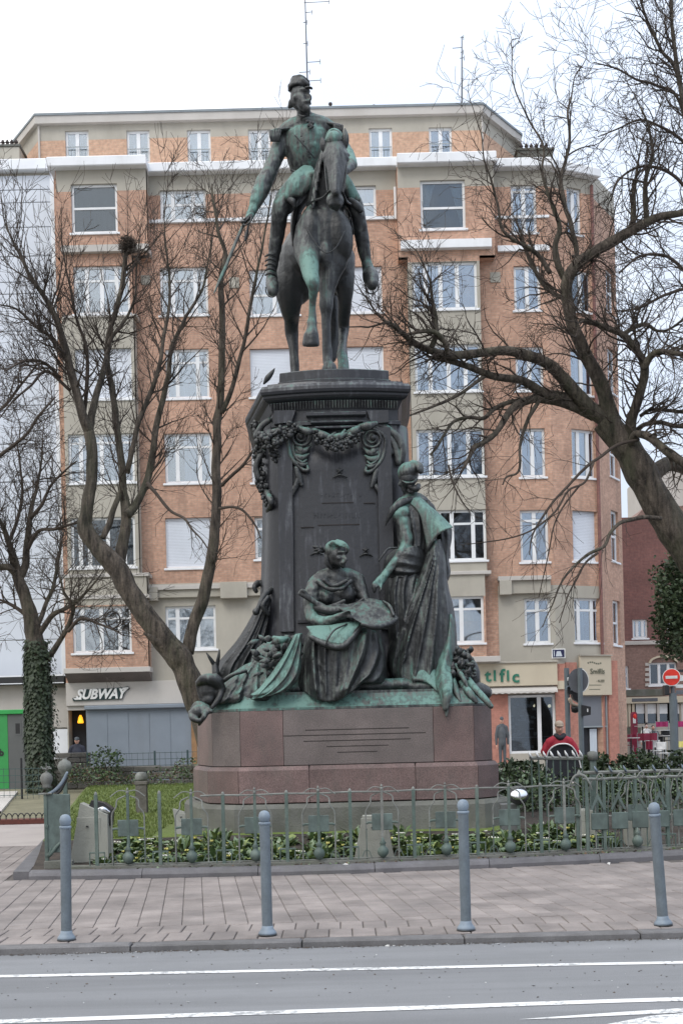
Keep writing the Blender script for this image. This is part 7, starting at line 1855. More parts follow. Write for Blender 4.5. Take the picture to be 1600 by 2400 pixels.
q.prismy([(c.x + a, c.z + b) for a, b in V[::-1]], 16.88, 17.1); q.build('shell', M['black'], fl_)
q = MB(); q.limb([(c.x - .03, 16.87, c.z + .03, .03), (c.x + .06, 16.85, c.z + .05, .035), (c.x + .13, 16.87, c.z + .01, .02)], 12, 4, ((0, 1, 0), .5)); q.build('reflector', M['chrome'], fl_, True)
q = MB(); q.box(c.x - .02, c.x + .02, 16.95, 17.05, .1, c.z - .12); q.build('stem', M['black'], fl_)
c = W(1214, 1864, 17.9); f2 = thing('floodlight', (c.x, 17.9, .15), 'round chrome floodlight beside the right corner of the granite base', 'floodlight')
q = MB(); Rf = Matrix.Rotation(R(62), 3, 'X') @ Matrix.Rotation(R(-15), 3, 'Y')
q.lathe([(.06, -.12), (.12, -.04), (.145, .0), (.14, .015)], (0, 0, 0), 20); q.v = [tuple(c + Matrix.Rotation(R(68), 3, 'X') @ Vector(p)) for p in q.v]; q.build('shell', M['black'], f2, True)
q = MB(); q.ell((0, 0, 0), (.125, .09, .05)); q.v = [tuple(c + Vector((0, -.05, .01)) + Matrix.Rotation(R(60), 3, 'X') @ Vector(p)) for p in q.v]; q.build('reflector', M['chrome'], f2, True)
q = MB(); q.box(c.x - .02, c.x + .02, 17.9, 17.95, .1, c.z - .05); q.build('stem', ST, f2)
for (px, py, Y, w_, h_, lab) in ((1195, 1925, 18.0, .12, .24, 'dark steel control box below the round chrome floodlight'),):
    c = W(px, py, Y); q = MB(); q.box(c.x - w_, c.x + w_, Y, Y + .25, .08, c.z + h_, .01); o = q.build('control_box', M['kiosk_grey']); tag(o, lab, 'box')

# ================================================================ PLANTING
def leafmesh(seed, kind):
    r_ = random.Random(seed); q = MB(); n = 34 if kind != 'tall' else 26
    for i in range(n):
        a = r_.uniform(0, 2 * math.pi); L_ = r_.uniform(.05, .15); el = r_.uniform(.1, 1.2); wd = L_ * r_.uniform(.26, .42)
        if kind == 'tall': L_ *= 1.7; el = r_.uniform(.7, 1.4); wd = L_ * .12
        b = Vector((r_.uniform(-.05, .05), r_.uniform(-.05, .05), r_.uniform(0, .03)))
        d = Vector((math.cos(a) * math.cos(el), math.sin(a) * math.cos(el), math.sin(el))); s_ = Vector((-math.sin(a), math.cos(a), 0))
        q.mi = 0 if r_.random() < .38 else (1 if r_.random() < .6 else 2)
        p1 = b + d * L_ * .55; p2 = b + d * L_ + Vector((0, 0, -L_ * .25))
        q.add([tuple(b), tuple(p1 + s_ * wd), tuple(p2), tuple(p1 - s_ * wd), tuple(p1 + Vector((0, 0, -.008)))], [(0, 1, 4), (1, 2, 4), (2, 3, 4), (3, 0, 4)])
    nf = {'plain': 0, 'white': 2, 'yellow': 2, 'tall': 0}[kind]
    q2 = []
    for i in range(nf):
        c = Vector((r_.uniform(-.07, .07), r_.uniform(-.07, .07), r_.uniform(.07, .13))); q.mi = 3 if kind == 'white' else 4
        for k in range(5):
            a = k * 1.257; b = c + Vector((math.cos(a) * .018, math.sin(a) * .018, .004)); e = .013
            q.add([tuple(c), tuple(b + Vector((e, 0, 0))), tuple(b + Vector((0, e * .4, e))), tuple(b + Vector((-e, 0, .002)))], [(0, 1, 2, 3)])
    return q.mesh('primrose', [M['leaf_a'], M['leaf_b'], M['leaf_c'], M['petal_white'], M['petal_yellow']])
pmesh = [(leafmesh(i, k), k) for i, k in enumerate(['plain', 'plain', 'white', 'yellow', 'plain', 'plain', 'tall', 'plain'])]
rp = random.Random(12); np_ = 0
lab = {'plain': ('leafy green bedding plant without flowers in the planting bed', 'leafy plants in the flower bed'), 'white': ('low leafy primrose with small white flowers in the planting bed', 'white primroses in the flower bed'),
       'yellow': ('low leafy primrose with small pale yellow flowers in the planting bed', 'yellow primroses in the flower bed'), 'tall': ('narrow leaved tufted plant in the planting bed', 'tufted plants in the flower bed')}
tries = 0
pos = []
while np_ < 300 and tries < 6000:
    tries += 1
    px = rp.uniform(235, 1450); s = rp.uniform(.45, 2.3); x = (px - 800) / 3000 * 17.0
    y = kerbY(x) + s
    if px > 1150 and s > 1.6 and rp.random() < .5: continue
    if any((x - a) ** 2 + (y - b) ** 2 < .010 for a, b in pos): continue
    if (820 < px < 935 and .5 < s < 1.1): continue
    if -2.6 < x < 2.7 and y > 18.0: continue
    pos.append((x, y)); me, kd = pmesh[rp.randrange(len(pmesh))]
    if px < 460 and rp.random() < .25: me, kd = pmesh[rp.choice((2, 3))]
    o = link('bedding_plant', me, None, (x, y, gz(x, y) - .005)); o.rotation_euler = (0, 0, rp.uniform(0, 6.28)); k = rp.uniform(.65, 1.25); o.scale = (k, k, k)
    tag(o, lab[kd][0], 'plant', lab[kd][1]); np_ += 1
# low ground cover and leaf litter on the earth strip beside the kerb
q = MB()
for i in range(5200):
    px = rp.uniform(225, 1650); x = (px - 800) / 3000 * 16.6; s = rp.choice((rp.uniform(.12, .55), rp.uniform(.3, 2.4))); y = kerbY(x) + s
    if s < .4 and rp.random() < .35 and px < 1150: continue
    z = gz(x, y); L_ = rp.uniform(.015, .05); a = rp.uniform(0, 6.28); el = rp.uniform(.0, .9)
    q.mi = rp.choice((0, 0, 1, 2, 3)) if s > .4 else rp.choice((3, 3, 0, 1))
    b = Vector((x, y, z)); d = Vector((math.cos(a) * math.cos(el), math.sin(a) * math.cos(el), math.sin(el))) * L_; s_ = Vector((-math.sin(a), math.cos(a), 0)) * L_ * .4
    q.add([tuple(b), tuple(b + d * .5 + s_), tuple(b + d), tuple(b + d * .5 - s_)], [(0, 1, 2, 3)])
o = q.build('ground_cover', [M['leaf_a'], M['leaf_b'], M['leaf_c'], M['litter']]); tag(o, 'low leafy ground cover and leaf litter filling the planting bed', 'ground cover', kind='stuff')
# lawn grass blades
q = MB()
for i in range(42000):
    y = 18.6 + 17 * rp.random() ** 1.6; x = rp.uniform(left_edge(y) + .05, 2.4)
    if -2.8 < x < 2.7 and 18.6 < y < 25: continue
    if x > .29 * y + .3 or x < -.29 * y: continue
    z = gz(x, y); h = rp.uniform(.02, .06); a = rp.uniform(0, 6.28); wd = .004 + .0004 * y
    q.mi = rp.choice((0, 0, 0, 1)); q.add([(x - wd * math.cos(a), y - wd * math.sin(a), z - .01), (x + wd * math.cos(a), y + wd * math.sin(a), z - .01), (x + rp.uniform(-.02, .02), y + rp.uniform(-.02, .02), z + h)], [(0, 1, 2)])
o = q.build('lawn_grass', [M['lawn'], M['leaf_c']]); tag(o, 'short green grass of the lawn beside the monument', 'grass', kind='stuff')
# bits of litter on the kerbs
for (px, py, Y, lab_, s_) in ((806, 2030, 15.9, 'scrap of white paper stuck on the garden kerb', .05), (906, 2218, 10.72, 'tiny white scrap on the road kerb', .02), (1425, 2024, 15.6, 'small pale scrap on the pavement near the garden kerb', .02), (205, 2238, 10.70, 'tiny pale crumbs at the foot of the left road kerb', .015)):
    c = W(px, py, Y); q = MB(); q.add([(c.x - s_, Y, c.z), (c.x + s_ * .3, Y - .01, c.z + s_ * .7), (c.x + s_, Y - .02, c.z + s_ * .5), (c.x + s_ * .6, Y - .02, c.z - s_), (c.x + s_ * .2, Y - .01, c.z - s_ * .1)], [(0, 1, 4), (1, 2, 3, 4)]); q.add([(c.x - s_, Y + .004, c.z), (c.x + s_ * .6, Y, c.z - s_), (c.x + s_, Y, c.z + s_ * .5)], [(0, 1, 2)])
    o = q.build('paper_scrap', M['sign_white']); tag(o, lab_, 'litter')

# low stone wall, mesh fence and shrubs behind the left lawn
Yw = 36.3; x0 = W(120, 1800, Yw).x; x1 = W(470, 1800, Yw).x
lw = thing('low_stone_wall', ((x0 + x1) / 2, Yw, .4), 'low rough stone wall at the back of the left lawn', 'wall')
z0 = .35
for (ra, rb) in ((z0, .56), (.565, .78), (.785, .95)):
    x = x0
    while x < x1:
        L_ = rp.uniform(.35, .75); q = MB(); q.box(x, min(x + L_ - .015, x1), Yw, Yw + .35, ra, rb + rp.uniform(-.03, .01), .025); q.build('stone', M['stone'], lw); x += L_
xw = W(130, 1790, Yw + .6).x; xw1 = W(208, 1790, Yw + .6).x
lw2 = thing('stacked_stone_wall', ((xw + xw1) / 2, Yw + .7, .4), 'short higher stack of stone blocks below the sandwich shop doorway', 'wall')
for j in range(3):
    x = xw
    while x < xw1: L_ = rp.uniform(.3, .5); q = MB(); q.box(x, min(x + L_ - .015, xw1), Yw + .6, Yw + .95, .95 + j * .15 - .02, 1.09 + j * .15 - .02, .02); q.build('stone', M['stone'], lw2); x += L_
mf = thing('mesh_fence', (W(320, 1790, 36.9).x, 36.9, .9), 'dark green wire mesh fence behind the low wall at left', 'fence')
a, b = W(205, 1770, 36.9).x, W(462, 1770, 36.9).x; zt_ = W(330, 1764, 36.9).z
for px in (205, 275, 363, 440): x = W(px, 1790, 36.9).x; q = MB(); q.tube([(x, 36.9, .5), (x, 36.9, zt_ + .04)], .03, 6); q.build('post', M['wire'], mf)
q = MB()
for z in np.arange(.95, zt_ + .01, .18): q.tube([(a, 36.88, z), (b, 36.88, z)], .010, 4)
for x in np.arange(a, b, .16): q.tube([(x, 36.9, .9), (x, 36.9, zt_)], .006, 4)
q.build('mesh_panel', M['wire'], mf)
mf = thing('mesh_fence', (W(40, 1830, 33).x, 33, .3), 'dark wire mesh fence in front of the green kiosk at far left', 'fence')
a, b = W(-60, 1800, 33).x, W(100, 1800, 33).x; zt_ = W(40, 1800, 33).z
for px in (-30, 50): x = W(px, 1800, 33).x; q = MB(); q.tube([(x, 33, .1), (x, 33, zt_ + .25)], .032, 6); q.build('post', M['black'], mf)
q = MB()
for z in np.arange(.35, zt_ + .01, .17): q.tube([(a, 32.98, z), (b, 32.98, z)], .010, 4)
for x in np.arange(a, b, .15): q.tube([(x, 33, .25), (x, 33, zt_)], .006, 4)
q.build('mesh_panel', M['wire'], mf)

def foliage(name, c, rx, ry, rz, n, size, mats_, label, cat, group=None, seed=1, trunk=None, lumpy=.35, kind=None):
    r_ = random.Random(seed); t = thing(name, (c[0], c[1], c[2] - rz), label, cat, group) if trunk is not None else None
    q = MB()
    for i in range(n):
        while True:
            p = Vector((r_.uniform(-1, 1), r_.uniform(-1, 1), r_.uniform(-1, 1)))
            f_ = 1 + lumpy * noise.noise(p * 2.3 + Vector((seed, 0, 0))) * 2
            if p.length < f_ and (p.length > .35 or r_.random() < .3): break
        P = Vector((c[0] + p.x * rx, c[1] + p.y * ry, c[2] + p.z * rz)); s_ = size * r_.uniform(.6, 1.4)
        a = Vector((r_.uniform(-1, 1), r_.uniform(-1, 1), r_.uniform(-.4, .8))).normalized(); b = a.orthogonal().normalized(); b = (Matrix.Rotation(r_.uniform(0, 6), 3, a) @ b)
        q.mi = r_.randrange(len(mats_)); q.add([tuple(P), tuple(P + a * s_ * .5 + b * s_ * .32), tuple(P + a * s_), tuple(P + a * s_ * .5 - b * s_ * .32)], [(0, 1, 2, 3)])
    if t is None:
        o = q.build(name, mats_); tag(o, label, cat, group, kind); return o
    q.build('crown', mats_, t)
    q = MB(); q.tube([Vector(t.location), Vector(c)], [trunk, trunk * .5], 7); q.build('trunk', M['bark'], t)
    return t
EM = [M['evergreen'], M['ivy'], M['evergreen']]
c = W(247, 1790, 35.8); foliage('shrub', (c.x, 35.8, c.z), .5, .4, .5, 500, .09, [M['leaf_a'], M['ivy']], 'small bright green leafy shrub on the low wall at left', 'shrub', seed=3, trunk=.03)
for i, (px, py, w_, h_) in enumerate(((220, 1822, .7, .22), (300, 1828, .8, .2), (400, 1822, .9, .25), (440, 1800, .4, .3), (180, 1815, .4, .3))):
    c = W(px, py, 34.8); foliage('shrub', (c.x, 34.8, c.z), w_, .4, h_, 330, .07, [M['leaf_a'], M['ivy'], M['litter'], M['leaf_b']], ['straggly low plant at the foot of the low wall, nearest the ivy tree', 'straggly low plant in the middle of the low wall foot', 'wide straggly plant at the right of the low wall foot', 'small upright plant against the wall beside the granite base', 'leggy plant below the stacked stones'][i], 'shrub', seed=10 + i, trunk=.015)
# clipped hedge and dark shrubs on the right
for i, (px0, px1, pyt, Y) in enumerate(((1150, 1290, 1782, 26.0), (1355, 1440, 1768, 27.0), (1430, 1540, 1764, 27.4), (1530, 1680, 1764, 27.8))):
    a, b = W(px0, pyt, Y), W(px1, pyt, Y); zc = (a.z + .1) / 2
    foliage('hedge', ((a.x + b.x) / 2, Y, zc), (b.x - a.x) / 2 * 1.08, .5, (a.z - .1) / 2 * 1.04, 2400, .09, EM, ['dark hedge between the granite base and the seated passer-by', 'dark green hedge section right of the red jacketed person', 'middle section of the dark hedge on the right', 'rightmost section of the dark hedge'][i], 'hedge', seed=30 + i, trunk=.04, lumpy=.12)
for i, (px, py) in enumerate(((1205, 1850), (1275, 1850), (1400, 1845), (1470, 1845), (1560, 1845))):
    c = W(px, py, 22); foliage('shrub', (c.x, 22, max(c.z - .1, .4)), .52, .6, .42, 750, .075, [M['ivy'], M['leaf_a'], M['leaf_b']], ['dark leafy shrub touching the right end of the granite base', 'dark leafy shrub under the red jacketed person', 'dark leafy shrub behind the domed iron post', 'dark leafy shrub behind the crested railing, left one', 'dark leafy shrub behind the crested railing, right one'][i], 'shrub', seed=50 + i, trunk=.02)
# back railing with pale tips, behind the right part of the garden
br = thing('back_railing', (W(1450, 1800, 20.5).x, 20.5, .1), 'dark rear garden railing with a row of pale tips at right', 'railing')
q = MB(); a, b = W(1366, 1812, 20.5), W(1720, 1805, 20.5); q.tube([(a.x, 20.5, a.z), (b.x, 20.5, a.z)], .03, 6); q.tube([(a.x, 20.5, .3), (b.x, 20.5, .3)], .02, 6); q.build('rail', PL, br)
a2, b2 = W(1240, 1777, 20.5), W(1366, 1795, 20.5); q = MB(); q.tube([(a2.x, 20.5, a2.z), (b2.x, 20.5, a2.z - .03)], .03, 6); q.build('rail', PL, br)
for px in np.arange(1245, 1680, 17.0):
    zt_ = a2.z if px < 1366 else a.z
    x = W(px, 1800, 20.5).x; q = MB(); q.tube([(x, 20.5, .15), (x, 20.5, zt_)], .012, 5); q.build('bar', ST, br)
    if px < 1366 or (px > 1375 and int(px) % 2 == 0):
        q = MB(); q.limb([(x, 20.47, zt_ + .01, .012), (x - .03, 20.45, zt_ + .05, .02), (x - .05, 20.45, zt_ + .10, .008)], 7, 3); q.build('leaf_tip', M['sign_white'] if px < 1366 else M['bollard_base'], br, True)

# curled iron border at far left
bd_ = thing('iron_border', (W(50, 1920, 26.6).x, 26.6, .1), 'row of small curled black iron hoops along the beige path at left', 'border')
for px in np.arange(-20, 118, 14.0):
    x = W(px, 1925, 26.6).x; q = MB(); q.tube([Vector((x + .05 * math.cos(t) * 1.2, 26.6, .14 + .10 * math.sin(t))) for t in np.linspace(-.4, math.pi * .9, 9)], .012, 5); q.build('hoop', M['black'], bd_)
# pale slab on the gravel
c0, c1 = W(-20, 1893, 30), W(34, 1863, 34); q = MB(); q.add([(c0.x, 29, .12), (W(2, 1890, 29.5).x, 29.5, .14), (W(42, 1862, 35).x, 35, .38), (W(-30, 1862, 35).x, 35, .38)], [(0, 1, 2, 3)]); q.add([(W(2, 1890, 29.5).x, 29.5, .14), (W(2, 1890, 29.5).x, 29.5, .0), (W(42, 1862, 35).x, 35, .2), (W(42, 1862, 35).x, 35, .38)], [(0, 1, 2, 3)])
o = q.build('path_slab', M['render_light']); struct(o)

# ================================================================ KIOSK
Yk = 38.0; a, b = W(-70, 1760, Yk), W(64, 1760, Yk); zt_ = W(30, 1674, Yk).z; zb_ = W(30, 1856, Yk).z
kk = thing('green_kiosk', ((a.x + b.x) / 2, Yk, zb_), 'bright green kiosk with a grey side panel at the left edge', 'kiosk')
q = MB(); q.box(a.x, W(19, 1760, Yk).x, Yk, Yk + 2, zb_, zt_, .01); q.build('green_panel', M['kiosk_green'], kk)
q = MB(); q.box(W(19, 1760, Yk).x + .005, b.x, Yk + .01, Yk + 2, zb_, zt_, .01); q.build('grey_panel', M['kiosk_grey'], kk)
q = MB(); q.box(a.x - .05, b.x + .03, Yk - .06, Yk + 2.05, zt_, zt_ + .13, .01); q.build('roof_band', M['kiosk_lime'], kk)
q = MB(); u = W(36, 1696, Yk), W(47, 1720, Yk); q.box(u[0].x, u[1].x, Yk - .002, Yk + .02, u[1].z, u[0].z); q.build('vent', M['black'], kk)
q = MB(); u = W(33, 1691, Yk), W(50, 1724, Yk); q.box(u[0].x, u[1].x, Yk - .0, Yk + .02, u[1].z, u[0].z); o = q.build('vent_frame', M['kiosk_grey'], kk); o.location.y += .0
v = W(3, 1765, Yk - .02); text_mesh('b', .28, .006, M['black'], 'lettering', kk, (v.x, Yk - .01, v.z), bold=.012)
q = MB(); q.box(a.x, b.x, Yk + .05, Yk + 2, zb_ - .4, zb_); q.build('plinth', M['black'], kk)

# ================================================================ TREES
class Tree:
    def __init__(s, seed, name, base, label, group=None):
        s.r = random.Random(seed); s.t = thing(name, base, label, 'tree', group); s.tr = MB(); s.br = MB(); s.limbs = []; s.k = 1.0
    def trace(s, pts, Y0, Y1=None, main=True, sides=10):
        """pts = (px,py,radius px) in the photo; Y0..Y1 = distance along the limb"""
        Y1 = Y0 if Y1 is None else Y1; n = len(pts); P = []
        for i, p in enumerate(pts):
            Y = lerp(Y0, Y1, i / max(n - 1, 1)); P.append(J(p[0], p[1], Y, p[2] * s.k))
        C = catmull(P, 7)
        for i, p in enumerate(C):
            k = noise.noise(Vector((p[0] * 2.2, p[2] * 2.2, Y0))); p[0] += k * .025 * (1 if main else .6); p[3] = max(p[3], .004) * (1 + .10 * noise.noise(Vector((p[0] * 3, p[1] * 3, p[2] * 3))))
        (s.tr if main else s.br).tube([p[:3] for p in C], [p[3] for p in C], sides, True)
        s.limbs.append(C); return C
    def grow(s, p, d, L_, r0, lev, wig=.28, up=.10, taper=.25, kids=(4, 7), seg=.16, spread=(.45, 1.0), minr=.0035):
        r_ = s.r; n = max(int(L_ / seg), 3); pts = [Vector(p)]; rad = [r0]; d = Vector(d).normalized()
        for i in range(n):
            j = Vector((r_.gauss(0, 1), r_.gauss(0, 1), r_.gauss(0, 1))) * wig
            d = (d + j * .5 + Vector((0, 0, up))).normalized(); pts.append(pts[-1] + d * (L_ / n)); rad.append(max(r0 * lerp(1, taper, (i + 1) / n), minr))
        s.br.tube(pts, rad, 4 if r0 > .02 else 3, False)
        if lev <= 0: return
        for k in range(r_.randint(*kids)):
            i = r_.randint(max(1, n // 5), n); q = pts[i]; t = (pts[i] - pts[i - 1]).normalized()
            a = t.orthogonal().normalized(); a = Matrix.Rotation(r_.uniform(0, 6.283), 3, t) @ a
            an = r_.uniform(*spread); dd = t * math.cos(an) + a * math.sin(an)
            s.grow(q, dd, L_ * r_.uniform(.38, .68), max(rad[i] * .66, minr), lev - 1, wig, up, taper, kids, seg, spread, minr)
    def sprout(s, C, f0, f1, count, L_, rr_, lev, **k):
        """side branches along a traced limb"""
        n = len(C)
        for j in range(count):
            i = int(lerp(f0, f1, (j + s.r.random()) / count) * (n - 1)); i = min(max(i, 1), n - 1)
            p = Vector(C[i][:3]); t = (Vector(C[i][:3]) - Vector(C[i - 1][:3])).normalized()
            a = t.orthogonal().normalized(); a = Matrix.Rotation(s.r.uniform(0, 6.283), 3, t) @ a; a.y *= .7
            an = s.r.uniform(.5, 1.1); dd = t * math.cos(an) + a * math.sin(an)
            s.grow(p, dd, L_ * s.r.uniform(.6, 1.25), min(rr_, C[i][3] * .6), lev, **k)
    def done(s):
        s.tr.build('trunk', M['bark'], s.t, True); s.br.build('crown', M['bark_twig'], s.t, True)

# --- young multi-stemmed tree left of the pedestal
Ya = 27.0
b = W(470, 1800, Ya)
A = Tree(101, 'bare_tree', (b.x, Ya, .3), 'bare multi-stemmed tree with a leaning forked trunk and a nest left of the monument')
A.trace([(520, 1830, 38), (490, 1720, 34), (461, 1640, 31), (433, 1571, 30), (418, 1542, 31), (388, 1506, 28), (345, 1448, 26), (302, 1384, 24), (276, 1335, 25), (229, 1282, 21), (200, 1240, 19), (203, 1200, 15), (214, 1130, 14), (216, 1060, 13), (208, 1010, 13)], Ya, Ya - .3, sides=14)
k1 = dict(wig=.22, up=.14, kids=(3, 6), seg=.2, minr=.0042)
c1 = A.trace([(208, 1012, 12.5), (194, 975, 11), (172, 890, 10), (158, 840, 9), (143, 780, 7.5), (114, 710, 6), (69, 645, 4.5), (41, 584, 3.2), (14, 530, 1.8)], Ya - .3, Ya - 1.5)
c2 = A.trace([(208, 1012, 10), (220, 950, 8.5), (240, 880, 7), (252, 830, 6), (262, 790, 5), (300, 740, 3.5), (316, 690, 2.5), (322, 600, 1.6)], Ya - .3, Ya + .8)
c3 = A.trace([(439, 1532, 14), (453, 1469, 14.5), (478, 1392, 14), (498, 1286, 12.5), (506, 1204, 11.5), (508, 1082, 10.5), (510, 1000, 10), (516, 940, 9), (519, 849, 8), (521, 747, 7.2), (518, 665, 6.4), (527, 596, 5), (512, 540, 4), (502, 480, 3), (496, 430, 1.6)], Ya, Ya + .5, sides=12)
c4 = A.trace([(278, 1330, 15), (288, 1270, 13.5), (296, 1212, 12), (290, 1150, 9.5), (284, 1082, 8.5), (274, 1000, 8), (265, 931, 7.5), (252, 849, 7), (255, 788, 6.5), (278, 706, 6), (290, 645, 6), (296, 590, 5)], Ya, Ya + .6, sides=12)
c5 = A.trace([(296, 1208, 11), (314, 1190, 9.5), (339, 1143, 8.5), (355, 1082, 8), (366, 1005, 7.5), (392, 890, 6), (404, 808, 5), (433, 747, 4), (473, 678, 3), (490, 600, 2), (500, 540, 1.4)], Ya, Ya + 1.4)
c6 = A.trace([(298, 1110, 6.5), (318, 1012, 6), (345, 940, 5.5), (370, 870, 5), (384, 790, 4.2), (396, 700, 3.4), (396, 645, 2.8), (388, 560, 1.8), (384, 510, 1.2)], Ya, Ya - .8)
c7 = A.trace([(241, 1262, 7), (256, 1225, 7), (266, 1190, 6.5), (284, 1152, 6)], Ya - .2, Ya)
c8 = A.trace([(520, 968, 6), (543, 910, 5.5), (560, 850, 5), (574, 790, 4.5), (588, 706, 4), (602, 640, 3.2), (616, 570, 2.6), (630, 490, 1.8), (640, 430, 1.2)], Ya + .2, Ya - 1.0)
c9 = A.trace([(518, 1138, 4.5), (545, 1112, 4), (571, 1088, 3.6), (604, 1041, 2.6), (625, 1010, 1.6)], Ya, Ya - .6, False)
c10 = A.trace([(514, 1192, 4), (545, 1188, 3.4), (571, 1198, 3), (600, 1233, 2.4), (612, 1262, 1.6)], Ya, Ya - .6, False)
c11 = A.trace([(345, 1132, 4.5), (372, 1165, 4), (400, 1198, 3.4), (432, 1215, 3), (450, 1240, 2.4), (475, 1268, 1.8), (500, 1310, 1.2)], Ya, Ya - 1.2, False)
c12 = A.trace([(196, 980, 5), (204, 900, 4.6), (202, 815, 4), (180, 750, 3.2), (168, 690, 2.4), (150, 600, 1.4)], Ya - .3, Ya - 1.2, False)
c13 = A.trace([(172, 880, 5), (130, 800, 4), (90, 770, 3.4), (40, 725, 2.4), (0, 714, 1.8)], Ya - .4, Ya - 2, False)
c14 = A.trace([(142, 885, 4), (104, 850, 3.4), (60, 845, 2.6), (10, 870, 1.8)], Ya - .6, Ya - 2, False)
c15 = A.trace([(165, 915, 4), (110, 870, 3.6), (70, 905, 3), (30, 940, 2.2), (-5, 985, 1.5)], Ya - .5, Ya - 1.6, False)
A.trace([(392, 1518, 17), (372, 1506, 12), (352, 1494, 7), (336, 1484, 2)], Ya - .2, Ya - .4)
for C, n_, L_, lv in ((c1, 26, 1.15, 2), (c2, 18, 1.0, 2), (c3, 34, .95, 2), (c4, 24, 1.1, 2), (c5, 26, 1.1, 2), (c6, 22, .95, 2), (c8, 16, 1.0, 2), (c12, 14, 1.0, 2), (c13, 12, .9, 2), (c14, 10, .8, 2), (c15, 12, .8, 2)):
    A.sprout(C, .15, 1.0, int(n_ * 1.2), L_, .024, lv, **k1)
for C in (c9, c10, c11): A.sprout(C, .3, 1.0, 7, .7, .012, 1, wig=.3, up=-.02, kids=(2, 4), seg=.15, minr=.004)
for C in (c1, c2, c4, c5, c6, c8, c12): A.grow(C[-1][:3], Vector(C[-1][:3]) - Vector(C[-4][:3]), 1.0, .018, 2, **k1)
A.done()
# bird's nest
c = W(299, 573, Ya + .5); q = MB(); r_ = random.Random(4)
for i in range(620):
    a = Vector((r_.gauss(0, 1), r_.gauss(0, 1), r_.gauss(0, 1))).normalized() * (.20 * r_.random() ** .4); b = Vector((r_.gauss(0, 1), r_.gauss(0, 1), r_.gauss(0, .6))).normalized() * r_.uniform(.06, .17)
    q.tube([c + a - b * .5, c + a + b * .5], .0045, 3, False)
o = q.build('bird_nest', M['bark_twig']); tag(o, 'round twig bird nest in the top of the forked tree at left', 'nest')

# --- ivy-clad tree at far left
Yi = 35.0; b = W(96, 1850, Yi)
B_ = Tree(202, 'ivy_clad_tree', (b.x, Yi, .3), 'bare tree with its trunk wrapped in dark ivy at far left')
d1 = B_.trace([(104, 1880, 40), (97, 1820, 31), (92, 1746, 28), (88, 1619, 26), (84, 1520, 23), (76, 1462, 18), (62, 1410, 15.5), (45, 1360, 13.5), (42, 1340, 13)], Yi, Yi, sides=12)
k2 = dict(wig=.34, up=.06, kids=(3, 6), seg=.17, minr=.0052, spread=(.5, 1.15))
e = [B_.trace([(42, 1345, 10), (30, 1300, 8), (18, 1262, 6.5), (5, 1230, 5), (-20, 1190, 3)], Yi, Yi - .6),
     B_.trace([(48, 1352, 10), (60, 1320, 9), (64, 1270, 8), (72, 1200, 5.5), (84, 1150, 4), (96, 1090, 2.6), (100, 1030, 1.6)], Yi, Yi + .6),
     B_.trace([(40, 1350, 9), (20, 1330, 8.5), (-10, 1332, 7)], Yi, Yi - .4),
     B_.trace([(90, 1490, 7), (120, 1445, 6), (150, 1428, 5), (178, 1412, 4), (205, 1385, 2.6), (235, 1350, 1.6)], Yi, Yi - 1),
     B_.trace([(106, 1550, 8), (128, 1522, 7), (148, 1490, 6), (165, 1455, 5.5), (172, 1420, 4), (150, 1390, 3), (140, 1350, 2)], Yi, Yi - .8),
     B_.trace([(90, 1462, 6), (110, 1410, 5), (124, 1378, 4.5), (136, 1318, 3.6), (144, 1270, 2.4)], Yi, Yi + .6),
     B_.trace([(160, 1480, 4.5), (190, 1450, 4), (230, 1462, 3), (262, 1475, 2), (290, 1490, 1.3)], Yi - .6, Yi - 1.4, False),
     B_.trace([(64, 1290, 5), (90, 1245, 4.2), (130, 1240, 3.6), (170, 1228, 2.8), (200, 1222, 1.8)], Yi, Yi - .8, False),
     B_.trace([(72, 1215, 5), (100, 1180, 4), (118, 1140, 3.4), (150, 1105, 2.6), (180, 1080, 1.6)], Yi, Yi - .6, False),
     B_.trace([(20, 1275, 5), (40, 1220, 4), (52, 1160, 3.4), (48, 1100, 2.6), (40, 1040, 1.8)], Yi, Yi + .8, False),
     B_.trace([(60, 1440, 5), (30, 1420, 4), (5, 1408, 3), (-20, 1400, 2)], Yi, Yi, False)]
for C in e: B_.sprout(C, .2, 1.0, 13, 1.25, .022, 2, **k2)
for C in e[:6]: B_.grow(C[-1][:3], Vector(C[-1][:3]) - Vector(C[-4][:3]), 1.2, .02, 2, **k2)
